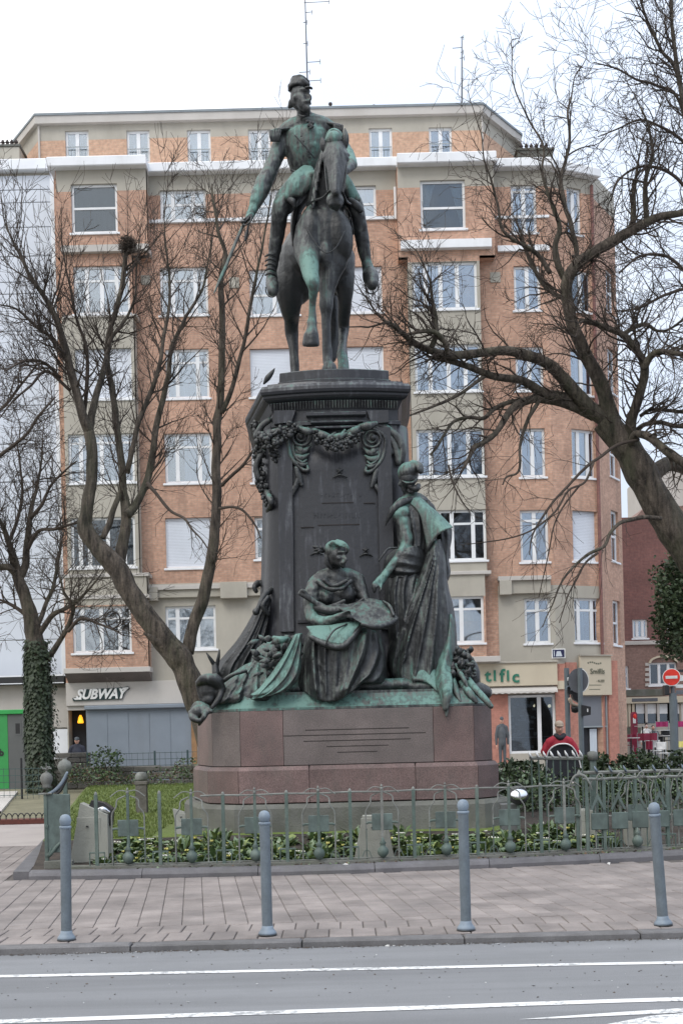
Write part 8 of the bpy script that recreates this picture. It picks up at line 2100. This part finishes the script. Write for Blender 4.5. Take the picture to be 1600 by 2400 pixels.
# an upper bough coming in from outside the frame at the left
f1 = B_.trace([(-60, 1130, 6), (0, 1068, 4.6), (60, 1020, 3.6), (90, 975, 3), (130, 930, 1.8)], Yi, Yi - .5, False); f2 = B_.trace([(-60, 980, 5), (0, 960, 4), (50, 900, 3), (90, 850, 2)], Yi, Yi - .5, False)
for C in (f1, f2): B_.sprout(C, .1, 1.0, 12, 1.3, .02, 2, **k2)
B_.done()
q = MB(); r_ = random.Random(9)
for i in range(9000):
    t = r_.random(); py = lerp(1870, 1500, t ** .95); k = len(d1)
    # nearest point of the trunk by height
    z = W(90, py, Yi).z; C = min(d1, key=lambda p_: abs(p_[2] - z)) if i % 3 == 0 else C
    a = r_.uniform(0, 6.283); R0 = C[3] * r_.uniform(.90, 1.03) + .0 + .045 * (1 + noise.noise(Vector((a, z * 1.5, 0)))); 
    if t > .93 and r_.random() < .5: continue
    P = Vector((C[0] + R0 * math.cos(a), C[1] + R0 * math.sin(a), z + r_.uniform(-.05, .05))); s_ = r_.uniform(.035, .12)
    nn = Vector((math.cos(a), math.sin(a), r_.uniform(-.3, .5))); u = Vector((-math.sin(a), math.cos(a), r_.uniform(-.5, .5))).normalized(); v_ = (Vector((0, 0, -1)) + nn * .5).normalized()
    q.add([tuple(P), tuple(P + u * s_ * .5 + v_ * s_ * .4), tuple(P + v_ * s_), tuple(P - u * s_ * .5 + v_ * s_ * .4)], [(0, 1, 2, 3)])
q.build('ivy', M['ivy'], B_.t)

# --- big old tree on the right
Yr = 29.0; b = W(1835, 1850, Yr)
Cc = Tree(303, 'old_bare_tree', (b.x, Yr, 0.1), 'large old bare tree with thick crooked limbs spreading from the right edge')
Cc.trace([(1840, 1880, 60), (1800, 1700, 54), (1745, 1520, 48), (1670, 1370, 43), (1600, 1275, 40), (1558, 1210, 38), (1524, 1150, 37), (1500, 1105, 37), (1470, 1055, 33), (1440, 1015, 31), (1415, 985, 28)], Yr, Yr, sides=16)
T = Cc.trace; Cc.k = .86
U1 = T([(1440, 1012, 27), (1424, 950, 21), (1408, 900, 20), (1383, 851, 18.5), (1362, 808, 17), (1343, 765, 16.5), (1330, 710, 16), (1328, 660, 16), (1350, 622, 16), (1390, 592, 15), (1440, 562, 14.5), (1490, 534, 13), (1544, 508, 11), (1610, 496, 8), (1680, 470, 6)], Yr, Yr - 1.5, sides=12)
L1 = T([(1450, 1010, 20), (1400, 972, 19), (1352, 925, 19), (1318, 885, 18), (1281, 851, 15), (1233, 832, 13.5), (1190, 822, 13), (1147, 824, 12.5), (1100, 830, 12), (1056, 832, 11), (1020, 825, 9.5), (994, 815, 8.5), (965, 800, 8), (940, 778, 7), (920, 762, 6.5), (903, 754, 5.5)], Yr, Yr - 2.5, sides=12)
L2 = T([(1400, 960, 14), (1357, 940, 14), (1320, 930, 14), (1281, 924, 13), (1240, 900, 12), (1214, 889, 11), (1170, 884, 10), (1137, 875, 9.5), (1095, 858, 8.5), (1056, 846, 7.5), (1010, 838, 5)], Yr, Yr - 1.5, sides=12)
L2b = T([(1140, 878, 5.5), (1115, 895, 5), (1085, 918, 4.6), (1050, 938, 4.2), (1017, 951, 3.8), (975, 968, 3.2), (929, 985, 2.4)], Yr - 1, Yr - 2)
L3 = T([(1392, 975, 15), (1352, 955, 14), (1300, 938, 13.5), (1257, 934, 12.5), (1225, 942, 11), (1199, 958, 10), (1180, 985, 9), (1161, 1014, 8), (1135, 1036, 7), (1112, 1048, 6.5), (1100, 1070, 5.5), (1090, 1090, 4.5), (1080, 1106, 3.5)], Yr, Yr - 1.8, sides=10)
L4 = T([(1215, 938, 7), (1185, 945, 6.5), (1155, 960, 6), (1132, 980, 5.6), (1095, 978, 5), (1060, 990, 4.4), (1040, 1020, 4), (1025, 1045, 3.4), (1008, 1066, 2.6)], Yr - .5, Yr - 1.6)
L5 = T([(1262, 938, 6), (1250, 960, 5.6), (1238, 985, 5.2), (1225, 1015, 5), (1218, 1050, 4.2), (1219, 1080, 3.6), (1212, 1108, 3), (1185, 1118, 2.6), (1175, 1136, 2)], Yr - .5, Yr - 1.2)
U2 = T([(1328, 668, 9), (1308, 620, 9), (1300, 575, 8), (1310, 535, 6.5), (1300, 490, 5.5), (1282, 450, 4.5), (1270, 400, 3.8), (1273, 345, 3), (1240, 280, 2.4), (1205, 200, 1.8), (1200, 130, 1.2)], Yr - .4, Yr - .8)
U3 = T([(1350, 625, 8), (1348, 575, 7.5), (1336, 520, 6.5), (1324, 480, 6), (1312, 420, 5.2), (1326, 373, 4.6), (1334, 320, 4), (1331, 262, 3.2), (1340, 220, 2.2), (1345, 180, 1.4)], Yr - .4, Yr + .6)
U4 = T([(1290, 640, 7), (1262, 600, 6.5), (1238, 580, 5.5), (1200, 560, 5), (1175, 530, 4.2), (1164, 470, 3.6), (1150, 420, 3), (1135, 370, 2.2), (1128, 310, 1.6)], Yr - .3, Yr - 1.4)
U5 = T([(1330, 700, 7), (1300, 690, 7), (1270, 660, 6.5), (1240, 610, 5), (1225, 560, 3.6), (1208, 520, 2.4)], Yr, Yr + .5)
U6 = T([(1482, 540, 9), (1484, 500, 8), (1483, 455, 7), (1490, 410, 4), (1500, 360, 2.6)], Yr - 1, Yr - .6)
U7 = T([(1515, 520, 8), (1512, 470, 7), (1513, 420, 6), (1530, 360, 4.5), (1520, 300, 3.2), (1500, 250, 2)], Yr - 1.2, Yr - 1.8)
R1 = T([(1486, 1080, 19), (1484, 1045, 16.5), (1477, 994, 15), (1486, 961, 13.5), (1498, 925, 13), (1508, 890, 12), (1509, 856, 11.5), (1495, 825, 10), (1475, 800, 9.5), (1452, 780, 9), (1420, 768, 8), (1390, 756, 7), (1357, 750, 5.5)], Yr, Yr - 1.4, sides=12)
R1b = T([(1508, 865, 9.5), (1522, 838, 9), (1542, 824, 8.5), (1570, 826, 7.5), (1610, 830, 6), (1660, 820, 5)], Yr - 1, Yr - 1.8)
R1c = T([(1460, 785, 6), (1480, 770, 6), (1512, 760, 5.5), (1540, 775, 4), (1570, 770, 3.4), (1610, 740, 3)], Yr - 1, Yr - .5)
R2 = T([(1478, 1040, 10), (1488, 1018, 10.5), (1516, 1022, 11), (1545, 1042, 11), (1572, 1066, 11), (1620, 1100, 11)], Yr - .3, Yr - 1.4)
R3 = T([(1515, 1135, 26), (1545, 1098, 22), (1575, 1086, 21), (1620, 1094, 22), (1680, 1080, 20)], Yr, Yr + 1)
R4 = T([(1488, 1010, 6), (1510, 995, 6), (1545, 990, 6), (1580, 998, 6), (1620, 1000, 6)], Yr, Yr - 1)
R5 = T([(1500, 975, 5), (1525, 960, 5), (1565, 962, 5), (1620, 968, 5)], Yr, Yr - .5)
D1 = T([(1496, 1030, 4.6), (1448, 1042, 4.6), (1410, 1068, 4.2), (1376, 1092, 4), (1330, 1140, 3.6), (1295, 1178, 3.2), (1262, 1225, 3), (1246, 1262, 2.2), (1240, 1300, 1.4)], Yr - .5, Yr - 2.4, False)
D2 = T([(1549, 1215, 6), (1510, 1212, 6), (1480, 1218, 5.8), (1453, 1226, 5.2), (1432, 1248, 4.8), (1415, 1280, 4.6), (1376, 1301, 4), (1338, 1334, 3.4), (1312, 1372, 2.8), (1292, 1420, 2), (1270, 1470, 1.2)], Yr - .5, Yr - 2.4)
D3 = T([(1400, 1296, 3.6), (1372, 1318, 3), (1355, 1350, 2.6), (1330, 1400, 2), (1310, 1460, 1.3)], Yr - 1.6, Yr - 2.2, False)
D4 = T([(1390, 1085, 3.4), (1370, 1130, 3.2), (1330, 1150, 3), (1300, 1200, 2.8), (1250, 1240, 2.4), (1190, 1262, 2), (1095, 1276, 1.2)], Yr - 1.6, Yr - 2.6, False)
D5 = T([(1360, 1135, 2.8), (1320, 1185, 2.4), (1296, 1240, 2), (1280, 1320, 1.7), (1262, 1400, 1.2)], Yr - 1.6, Yr - 2, False)
D6 = T([(1050, 1090, 3), (1060, 1130, 2.6), (1080, 1170, 2), (1100, 1200, 1.2)], Yr - 1.8, Yr - 2, False)
D7 = T([(907, 757, 4), (880, 730, 3), (860, 700, 2.4), (845, 680, 1.6)], Yr - 2.4, Yr - 2.6, False)
D8 = T([(1012, 815, 8), (1022, 780, 8), (1018, 735, 7), (1012, 700, 4.5), (1005, 650, 3), (985, 600, 2)], Yr - 2, Yr - 2.4)
D9 = T([(1050, 830, 8), (1040, 800, 7), (1020, 778, 6), (990, 776, 5.5), (960, 782, 4)], Yr - 2, Yr - 2.4)
k3 = dict(wig=.42, up=.05, kids=(3, 5), seg=.15, minr=.0046, spread=(.5, 1.2))
k3d = dict(wig=.30, up=-.08, kids=(2, 4), seg=.16, minr=.0045, spread=(.4, 1.0))
for C, n_, L_ in ((U1, 40, 1.5), (L1, 28, 1.15), (L2, 18, 1.1), (L3, 16, 1.0), (L4, 12, .8), (U2, 17, 1.0), (U3, 18, 1.05), (U4, 16, 1.0), (U5, 16, 1.1), (U6, 9, 1.0), (U7, 12, 1.1), (R1, 28, 1.25), (R1b, 16, 1.2), (R1c, 16, 1.2), (R2, 14, 1.0), (R4, 10, .9), (R5, 12, 1.0), (D8, 16, 1.1), (D9, 10, .9), (D7, 8, .8)):
    Cc.sprout(C, .12, 1.0, int(n_ * 1.1), L_, .026, 2, **k3)
for C, n_ in ((D1, 12), (D2, 12), (D3, 8), (D4, 8), (D5, 6), (D6, 6), (L2b, 8), (L5, 10), (L3, 8), (L4, 8)): Cc.sprout(C, .25, 1.0, n_, .85, .012, 1, **k3d)
for C in (U2, U3, U4, U6, U7, L1, D8): Cc.grow(C[-1][:3], Vector(C[-1][:3]) - Vector(C[-4][:3]), 1.3, .016, 2, **k3)
# upper crown at the right edge
E1 = T([(1680, 520, 9), (1640, 400, 8), (1608, 290, 7.5), (1596, 215, 7), (1583, 130, 6), (1575, 60, 5), (1570, -30, 4)], Yr - 1, Yr - 1)
E2 = T([(1605, 280, 5.5), (1583, 160, 5), (1550, 118, 4.4), (1520, 55, 3.6), (1501, 0, 2.8), (1495, -60, 2)], Yr - 1, Yr - 1.6)
E3 = T([(1640, 420, 5), (1590, 235, 4), (1540, 200, 3.6), (1490, 185, 3), (1445, 160, 2.2), (1390, 145, 1.4)], Yr - .8, Yr - 1.8, False)
E4 = T([(1650, 380, 5), (1600, 330, 4.4), (1555, 300, 3.8), (1500, 280, 3), (1450, 300, 2.2), (1400, 320, 1.4)], Yr - .8, Yr - 1.4, False)
E5 = T([(1680, 560, 6), (1610, 445, 5), (1560, 400, 4.2), (1500, 390, 3.6), (1450, 420, 3), (1430, 470, 2.2)], Yr - .8, Yr - 1, False)
E6 = T([(1660, 700, 5), (1610, 640, 4.4), (1560, 600, 4), (1500, 600, 3.2), (1450, 640, 2.4)], Yr - .8, Yr - 1.6, False)
E7 = T([(1680, 740, 5), (1620, 680, 4.6), (1560, 690, 4), (1500, 720, 3), (1440, 730, 2)], Yr - .8, Yr - 1.2, False)
for C, n_ in ((E1, 26), (E2, 22), (E3, 16), (E4, 16), (E5, 16), (E6, 16), (E7, 16)): Cc.sprout(C, .1, 1.0, n_, 1.2, .02, 2, **k3)
Cc.done()
# evergreen at the right edge
c = W(1606, 1425, 41); foliage('evergreen_tree', (c.x, 41, c.z), 1.0, 1.1, 1.75, 9000, .13, [M['evergreen'], M['ivy'], M['evergreen']], 'dark evergreen tree at the right edge in front of the brick house', 'tree', seed=77, trunk=.12)

# ================================================================ TRAFFIC SIGNALS AND SIGNS AT RIGHT
def pole(Y, px, py, zb=0, r_=.05):
    v = W(px, py, Y); return v, [(v.x, Y, zb), (v.x, Y, v.z)]
Ys = 36.0
v, P = pole(Ys, 1327, 1566); t = thing('traffic_signal', (v.x, Ys, 0), 'traffic signal seen from the side with pedestrian lamp, nearer the salmon pilaster', 'traffic light')
q = MB(); q.tube(P, .075, 10); q.build('pole', M['pole'], t)
a = W(1347, 1570, Ys); b_ = W(1335, 1628, Ys)
q = MB(); q.prismy([(W(1330, 1590, Ys).x, W(1330, 1586, Ys).z), (W(1339, 1578, Ys).x, W(1339, 1578, Ys).z), (W(1355, 1568, Ys).x, W(1355, 1566, Ys).z), (W(1357, 1650, Ys).x, W(1357, 1649, Ys).z), (W(1342, 1640, Ys).x, W(1342, 1640, Ys).z), (W(1338, 1628, Ys).x, W(1338, 1628, Ys).z), (W(1328, 1625, Ys).x, W(1328, 1625, Ys).z)][::-1], Ys - .12, Ys + .15); q.build('housing', M['black'], t)
for (px, py, s_) in ((1334, 1592, 'w'), (1333, 1615, 'g')):
    c = W(px, py, Ys - .2)
    if s_ == 'w': q = MB(); q.box(c.x - .05, c.x + .04, Ys - .16, Ys - .13, c.z - .05, c.z + .05, .01); q.build('lamp', M['sign_white'], t)
    else: q = MB(); q.tube([Vector((c.x + .07 * math.cos(u), Ys - .17, c.z + .08 * math.sin(u))) for u in np.linspace(-.6, 3.4, 12)], .016, 6); q.build('lamp_hood', M['bollard_base'], t)
q = MB(); q.limb([J(1335, 1640, Ys - .2, 5), J(1340, 1650, Ys - .2, 4), J(1352, 1654, Ys - .2, 3)], 8, 3); q.build('bracket', M['cap_tan'], t, True)
c = W(1346, 1661, Ys); q = MB(); q.lathe([(.02, -.13), (.10, -.10), (.12, 0), (.11, .09), (.02, .11)], (c.x, Ys - .1, c.z), 12); q.build('pedestrian_lamp', M['black'], t, True)
v, P = pole(Ys - .6, 1358, 1566); t = thing('sign_pole', (v.x, Ys - .6, 0), 'grey pole carrying a round sign seen from behind', 'sign')
q = MB(); q.tube(P, .07, 10); q.build('pole', M['pole'], t)
c = W(1358, 1595, Ys - .7); q = MB(); 
disc = [(c.x + .28 * math.cos(u), c.z + .34 * math.sin(u)) for u in np.linspace(0, 2 * math.pi, 33)[:-1]]
q.prismy(disc[::-1], Ys - .50, Ys - .48); q.build('sign_disc', M['sign_back'], t)
q = MB(); q.tube([Vector((c.x + .285 * math.cos(u), Ys - .50, c.z + .345 * math.sin(u))) for u in np.linspace(-1.2, 1.5, 20)], .013, 6); q.build('sign_rim', M['sign_white'], t)
c = W(1371, 1666, Ys - .6); q = MB(); q.prismy([(c.x - .12, c.z + .16), (c.x - .12, c.z - .16), (c.x + .12, c.z - .12), (c.x + .13, c.z + .10)], Ys - .75, Ys - .55); q.build('lamp_box', M['black'], t)
q = MB(); q.box(c.x + .02, c.x + .05, Ys - .77, Ys - .75, c.z - .04, c.z + .05); q.build('lamp', M['sign_white'], t)
# no entry sign
Yn = 38.0; v = W(1571, 1588, Yn); t = thing('no_entry_sign', (v.x, Yn, 0), 'red round no entry sign with a white bar on a grey pole at right', 'sign')
xp = W(1578, 1700, Yn).x
q = MB(); q.tube([(xp, Yn, 0), (xp, Yn, W(1575, 1625, Yn).z)], .11, 12); q.build('pole', M['pole'], t)
q = MB(); q.tube([(xp, Yn, W(1575, 1625, Yn).z), (xp - .02, Yn, W(1577, 1585, Yn).z)], .06, 10); q.tube([(xp + .1, Yn, 0), (xp + .1, Yn, W(1580, 1640, Yn).z)], .035, 8); q.build('upper_pole', M['sign_back'], t)
c = Vector((v.x - .0, Yn - .1, v.z)); Rz = Matrix.Rotation(R(-12), 3, 'Z')
def disc_(rx, y0, y1, m_, nm):
    q = MB(); q.prismy([(rx * math.cos(u), rx * math.sin(u)) for u in np.linspace(2 * math.pi, 0, 33)[:-1]], y0, y1); q.v = [tuple(c + Rz @ Vector(p)) for p in q.v]; q.build(nm, m_, t)
disc_(.262, -.02, 0, M['sign_white'], 'rim'); disc_(.242, -.026, -.0205, M['sign_red'], 'red_disc')
q = MB(); q.box(-.17, .17, -.031, -.027, -.042, .042, .0); q.v = [tuple(c + Rz @ Vector(p)) for p in q.v]; q.build('white_bar', M['sign_white'], t)
c2 = W(1565, 1618, Yn); q = MB(); q.box(c2.x - .12, c2.x + .02, Yn - .1, Yn + .2, c2.z - .15, c2.z + .15, .02); q.build('signal_box', M['black'], t)
c = W(1592, 1590, Yn + .3)
t = thing('direction_sign', (c.x, Yn + .3, 0), 'stack of small pale direction signs cut by the right edge', 'sign')
for i, (dy, h_, m_) in enumerate(((0, .17, 'sign_white'), (-.24, .10, 'sign_white'), (-.42, .12, 'panel_grey'), (.22, .08, 'black'))):
    q = MB(); q.box(c.x - .12, c.x + .8, Yn + .28, Yn + .3, c.z + dy - h_ / 2, c.z + dy + h_ / 2, .004); q.build('sign_panel', M[m_], t)
q = MB(); q.tube([(c.x + .5, Yn + .32, 0), (c.x + .5, Yn + .32, c.z + .5)], .04, 8); q.build('pole', M['pole'], t)

# ================================================================ PEOPLE
def person(px, py_top, Y, H, label, coat, head_m, trousers, facing=0, hat=None, detail=None, arms='down', z0=0.0, name='person'):
    """standing figure, H tall, feet at z0; body one continuous skinless sculpt"""
    v = W(px, py_top, Y); s_ = H / 1.75; x = v.x
    t = thing(name, (x, Y, z0), label, 'person')
    P_ = lambda a, b, c, r_: (x + a * s_, Y + b * s_, z0 + c * s_, r_ * s_)
    q = MB(); q.ell((x, Y - .01 * s_, z0 + 1.64 * s_), (.075 * s_, .095 * s_, .115 * s_)); q.limb([P_(0, .01, 1.56, .055), P_(0, .02, 1.44, .06)], 10, 3)
    q.limb([P_(0, -.09, 1.63, .018), P_(0, -.11, 1.605, .016)], 7, 3)
    for e_ in (-1, 1): q.ell((x + e_ * .078 * s_, Y + .0, z0 + 1.63 * s_), (.012, .02, .03)); q.ell((x + e_ * .03 * s_, Y - .082 * s_, z0 + 1.655 * s_), (.016, .01, .010))
    # hands
    hy = .92 if arms == 'down' else 1.15
    for e_ in (-1, 1):
        hx = e_ * (.27 if arms == 'down' else .12); yy = 0 if arms == 'down' else -.25
        q.limb([P_(hx, yy, hy - .12, .035), P_(hx, yy - .02, hy - .18, .038)], 8, 3)
        for k in range(4): q.limb([P_(hx + (k - 1.5) * .017, yy - .02, hy - .19, .010), P_(hx + (k - 1.5) * .018, yy - .03, hy - .235, .009), P_(hx + (k - 1.5) * .015, yy - .04, hy - .262, .007)], 6, 3)
        q.limb([P_(hx - e_ * .035, yy - .02, hy - .16, .012), P_(hx - e_ * .05, yy - .035, hy - .205, .009)], 6, 3)
    q.limb([P_(0, 0, 1.40, .09), P_(0, 0, 1.2, .10), P_(0, 0, .95, .10)], 12, 4)
    for e_ in (-1, 1): q.limb([P_(e_ * .17, 0, 1.38, .05), P_(e_ * .24, 0, 1.12, .04), P_(e_ * (.27 if arms == 'down' else .14), 0 if arms == 'down' else -.2, hy - .1, .032)], 8, 4)
    q.limb([P_(-.09, 0, .95, .09), P_(-.10, 0, .5, .06), P_(-.10, .01, .08, .045)], 10, 4); q.limb([P_(.09, 0, .95, .09), P_(.10, 0, .5, .06), P_(.10, .01, .08, .045)], 10, 4)
    nm_ = sculpt(q, 'body', M['skin'], t, .018 * s_, 1, (), 0, 0)
    q = MB(); q.limb([P_(0, .01, 1.43, .13), P_(0, .0, 1.25, .19), P_(0, 0, 1.0, .185), P_(0, 0, .88, .19)], 14, 5, ((0, 1, 0), .72)); q.limb([P_(-.19, 0, 1.40, .075), P_(0, .02, 1.45, .09), P_(.19, 0, 1.40, .075)], 12, 4)
    for e_ in (-1, 1): q.limb([P_(e_ * .20, 0, 1.39, .08), P_(e_ * .27, 0, 1.13, .068), P_(e_ * (.28 if arms == 'down' else .14), 0 if arms == 'down' else -.22, hy - .08, .052)], 12, 5)
    sculpt(q, 'jacket', coat, t, .02 * s_, 2, (), 0, .004, 9, .008)
    q = MB()
    for e_ in (-1, 1): q.limb([P_(e_ * .09, 0, .93, .105), P_(e_ * .10, 0, .5, .078), P_(e_ * .10, .01, .06, .06)], 12, 5)
    sculpt(q, 'trousers', trousers, t, .02 * s_, 2, (), 0, .003)
    for e_ in (-1, 1): q = MB(); q.limb([P_(e_ * .10, .04, .04, .045), P_(e_ * .11, -.14, .035, .038)], 10, 4); q.build('shoe', M['black'], t, True)
    q = MB()
    if hat: q.ell((x, Y + .01, z0 + 1.70 * s_), (.088 * s_, .108 * s_, .075 * s_)); q.limb([P_(-.05, -.09, 1.675, .018), P_(0, -.13, 1.67, .02), P_(.05, -.09, 1.675, .018)], 8, 3); q.build('cap', hat, t, True)
    else: q.ell((x, Y + .025 * s_, z0 + 1.68 * s_), (.085 * s_, .10 * s_, .10 * s_)); q.build('hair', M['cloth_black'], t, True)
    return t, P_
zp = 0.05
t, P_ = person(1310, 1704, 23.6, 1.80, 'person in tan cap and red jacket with white edged black front behind the railing', M['cloth_red'], None, M['cloth_black'], hat=M['cap_tan'], arms='front', z0=zp)
q = MB(); Gs = []
xx, yy = t.location.x, 23.6
arc = [(-.33, .72), (-.32, 1.12), (-.26, 1.29), (-.13, 1.38), (.04, 1.395), (.17, 1.34), (.27, 1.2), (.33, 1.00), (.38, .70)]; t.scale = (.94, 1, 1)
cen = (0.01, .95)
V = [(xx + a, yy - .42 + .3 * abs(a) , z + zp) for a, z in arc]
q.add(V + [(p[0], p[1] + .05, p[2]) for p in V], [tuple(range(9)), tuple(range(17, 8, -1))] + [(i + 1, i, 9 + i, 10 + i) for i in range(8)] + [(0, 8, 17, 9)])
q.build('jacket_front', M['cloth_black'], t)
q = MB(); q.tube([Vector((xx + a, yy - .425 + .3 * abs(a), z + zp)) for a, z in [tuple(p) for p in catmull(arc, 4)]], .014, 6); q.build('white_piping', M['cloth_white'], t, True)
q = MB(); q.limb([P_(-.31, -.02, 1.22, .06), P_(-.22, .0, 1.37, .06), P_(0, .05, 1.42, .06), P_(.22, 0, 1.37, .06), P_(.32, -.02, 1.20, .06)], 12, 5); q.build('jacket_yoke', M['cloth_red'], t, True)
q = MB(); q.limb([P_(-.07, -.02, 1.50, .05), P_(0, -.07, 1.46, .05), P_(.08, -.01, 1.50, .05)], 10, 4); q.build('scarf', M['cloth_black'], t, True)
q = MB(); q.ell((xx, yy - .02, zp + 1.64), (.04, .04, .04)); 
v = W(180, 1727, 43.5); person(180, 1727, 43.6, 1.72, 'person in a navy coat seen from behind in the dark shop doorway at left', M['cloth_navy'], None, M['cloth_black'], hat=M['cloth_grey'], z0=v.z - 1.75)
stp = MB(); stp.box(v.x - .9, v.x + .9, 43.1, 44.9, 0, v.z - 1.745); o = stp.build('door_step', M['stone']); tag(o, 'stone door step under the sandwich shop doorway', 'step')
v = W(1175, 1680, 42.5); tp_, _p = person(1175, 1680, 42.5, 1.7, 'thin passer-by in grey clothes beside the salmon pilaster', M['cloth_grey'], None, M['cloth_grey'], hat=M['cloth_grey'], z0=v.z - 1.72); tp_.scale = (.72, 1, 1)
stp = MB(); stp.box(v.x - .7, v.x + .7, 41.8, 43.2, 0, max(v.z - 1.722, .02)); o = stp.build('low_platform', M['path']); tag(o, 'low step the grey dressed passer-by stands on', 'step')
for i, (px, py, m1, m2, lab_) in enumerate(((1514, 1697, 'sign_white', 'cloth_black', 'terrace guest in a white top, left one of two at the bar'), (1530, 1700, 'cloth_grey', 'cloth_black', 'terrace guest in grey beside the white topped guest at the bar'))):
    v = W(px, py, 59); person(px, py, 59, 1.55, lab_, M[m1], None, M[m2], z0=v.z - 1.57)

# ================================================================ BAR TERRACE AT FAR RIGHT
def prc2(x0, y0, x1, y1, Y): a = W(x0, (y0 + y1) / 2, Y); b = W(x1, (y0 + y1) / 2, Y); cx = (x0 + x1) / 2; return a.x, b.x, W(cx, y1, Y).z, W(cx, y0, Y).z
a = prc2(1479, 1669, 1491, 1706, 60.5); t = thing('red_dispenser', ((a[0] + a[1]) / 2, 60.5, a[2]), 'tall dark red dispenser with a rounded top by the bar window', 'dispenser')
q = MB(); xm = (a[0] + a[1]) / 2; hw = (a[1] - a[0]) / 2; q.prismy([(xm - hw, 0), (xm - hw, a[3] - hw)] + [(xm + hw * math.cos(u), a[3] - hw + hw * math.sin(u)) for u in np.linspace(math.pi, 0, 9)] + [(xm + hw, 0)], 60.3, 60.7); q.build('cabinet', M['crimson'], t, fix=True)
q = MB(); q.box(xm - hw * .8, xm + hw * .3, 60.27, 60.3, lerp(a[2], a[3], .28), lerp(a[2], a[3], .62)); q.build('notice', M['sign_white'], t)
q = MB(); q.ell((xm, 60.28, a[3] - .22), (.08, .03, .13)); q.build('emblem', M['sign_red'], t)
def parasol_screen(x0, y0, x1, y1, Y, m_, lab_, nm='terrace_screen'):
    a = prc2(x0, y0, x1, y1, Y); t = thing(nm, ((a[0] + a[1]) / 2, Y, 0), lab_, 'screen'); q = MB(); n_ = 10
    G = [[(lerp(a[0], a[1], i / n_), Y + .03 * math.sin(i * 1.4), z) for i in range(n_ + 1)] for z in (a[2], a[3])]; q.grid(G, .02, (0, 1, 0)); q.build('fabric', M[m_], t)
    q = MB()
    for x in (a[0], a[1]): q.tube([(x, Y + .04, 0), (x, Y + .04, a[3] + .03)], .025, 6)
    q.build('frame', M['frame_grey'], t); return t
parasol_screen(1537, 1692, 1566, 1704, 58, 'magenta', 'bright magenta terrace screen left of the no entry pole'); parasol_screen(1584, 1691, 1612, 1704, 58, 'magenta', 'bright magenta terrace screen right of the no entry pole')
parasol_screen(1494, 1719, 1541, 1736, 52, 'crimson', 'long crimson terrace screen in front of the bar'); parasol_screen(1513, 1737, 1530, 1757, 50, 'crimson', 'small crimson terrace screen near the hedge')
parasol_screen(1466, 1722, 1496, 1738, 53, 'crimson', 'dull red terrace screen next to the salmon corner'); parasol_screen(1574, 1738, 1612, 1752, 50, 'petal_yellow', 'yellow striped terrace screen at the right edge')
def cafe_table(px, py, Y, lab_):
    c = W(px, py, Y); t = thing('cafe_table', (c.x, Y, 0), lab_, 'table'); q = MB(); q.lathe([(.35, 0), (.36, .03)], (c.x, Y, c.z), 16); q.build('table_top', M['sign_white'], t)
    q = MB(); q.tube([(c.x, Y, 0), (c.x, Y, c.z)], .03, 8); q.lathe([(.2, 0), (.18, .03), (.03, .05)], (c.x, Y, 0), 12); q.build('pedestal', M['black'], t)
def cafe_chair(px, py, Y, lab_, m_='crimson'):
    c = W(px, py, Y); t = thing('cafe_chair', (c.x, Y, 0), lab_, 'chair'); z = c.z; zs = max(z - .42, .2)
    q = MB(); q.box(c.x - .2, c.x + .2, Y - .2, Y + .2, zs - .03, zs, .01); q.build('seat', M[m_], t)
    q = MB(); q.box(c.x - .2, c.x + .2, Y + .18, Y + .21, zs + .12, z, .01); q.build('backrest', M[m_], t)
    for a_ in (-.18, .18):
        for b_ in (-.18, .19): q = MB(); q.tube([(c.x + a_, Y + b_, 0), (c.x + a_, Y + b_, z - .02 if b_ > 0 else zs)], .014, 6); q.build('leg', M['frame_grey'], t)
for i, (px, py, Y) in enumerate(((1478, 1731, 51), (1550, 1713, 55), (1556, 1726, 54), (1505, 1703, 57))): cafe_table(px, py, Y, ['round white café table nearest the salmon corner', 'round white café table below the left magenta screen', 'round white café table beside the no entry pole', 'round white café table in front of the two guests'][i])
for i, (px, py, Y) in enumerate(((1470, 1722, 52), (1488, 1728, 52.5), (1545, 1722, 54), (1562, 1712, 55), (1537, 1735, 52), (1552, 1740, 51))): cafe_chair(px, py, Y, ['crimson café chair left of the table by the salmon corner', 'crimson café chair right of the table by the salmon corner', 'black café chair left under the magenta screen', 'black café chair right under the magenta screen', 'white café chair left above the hedge', 'white café chair right above the hedge'][i], 'crimson' if i < 2 else 'black' if i < 4 else 'sign_white')
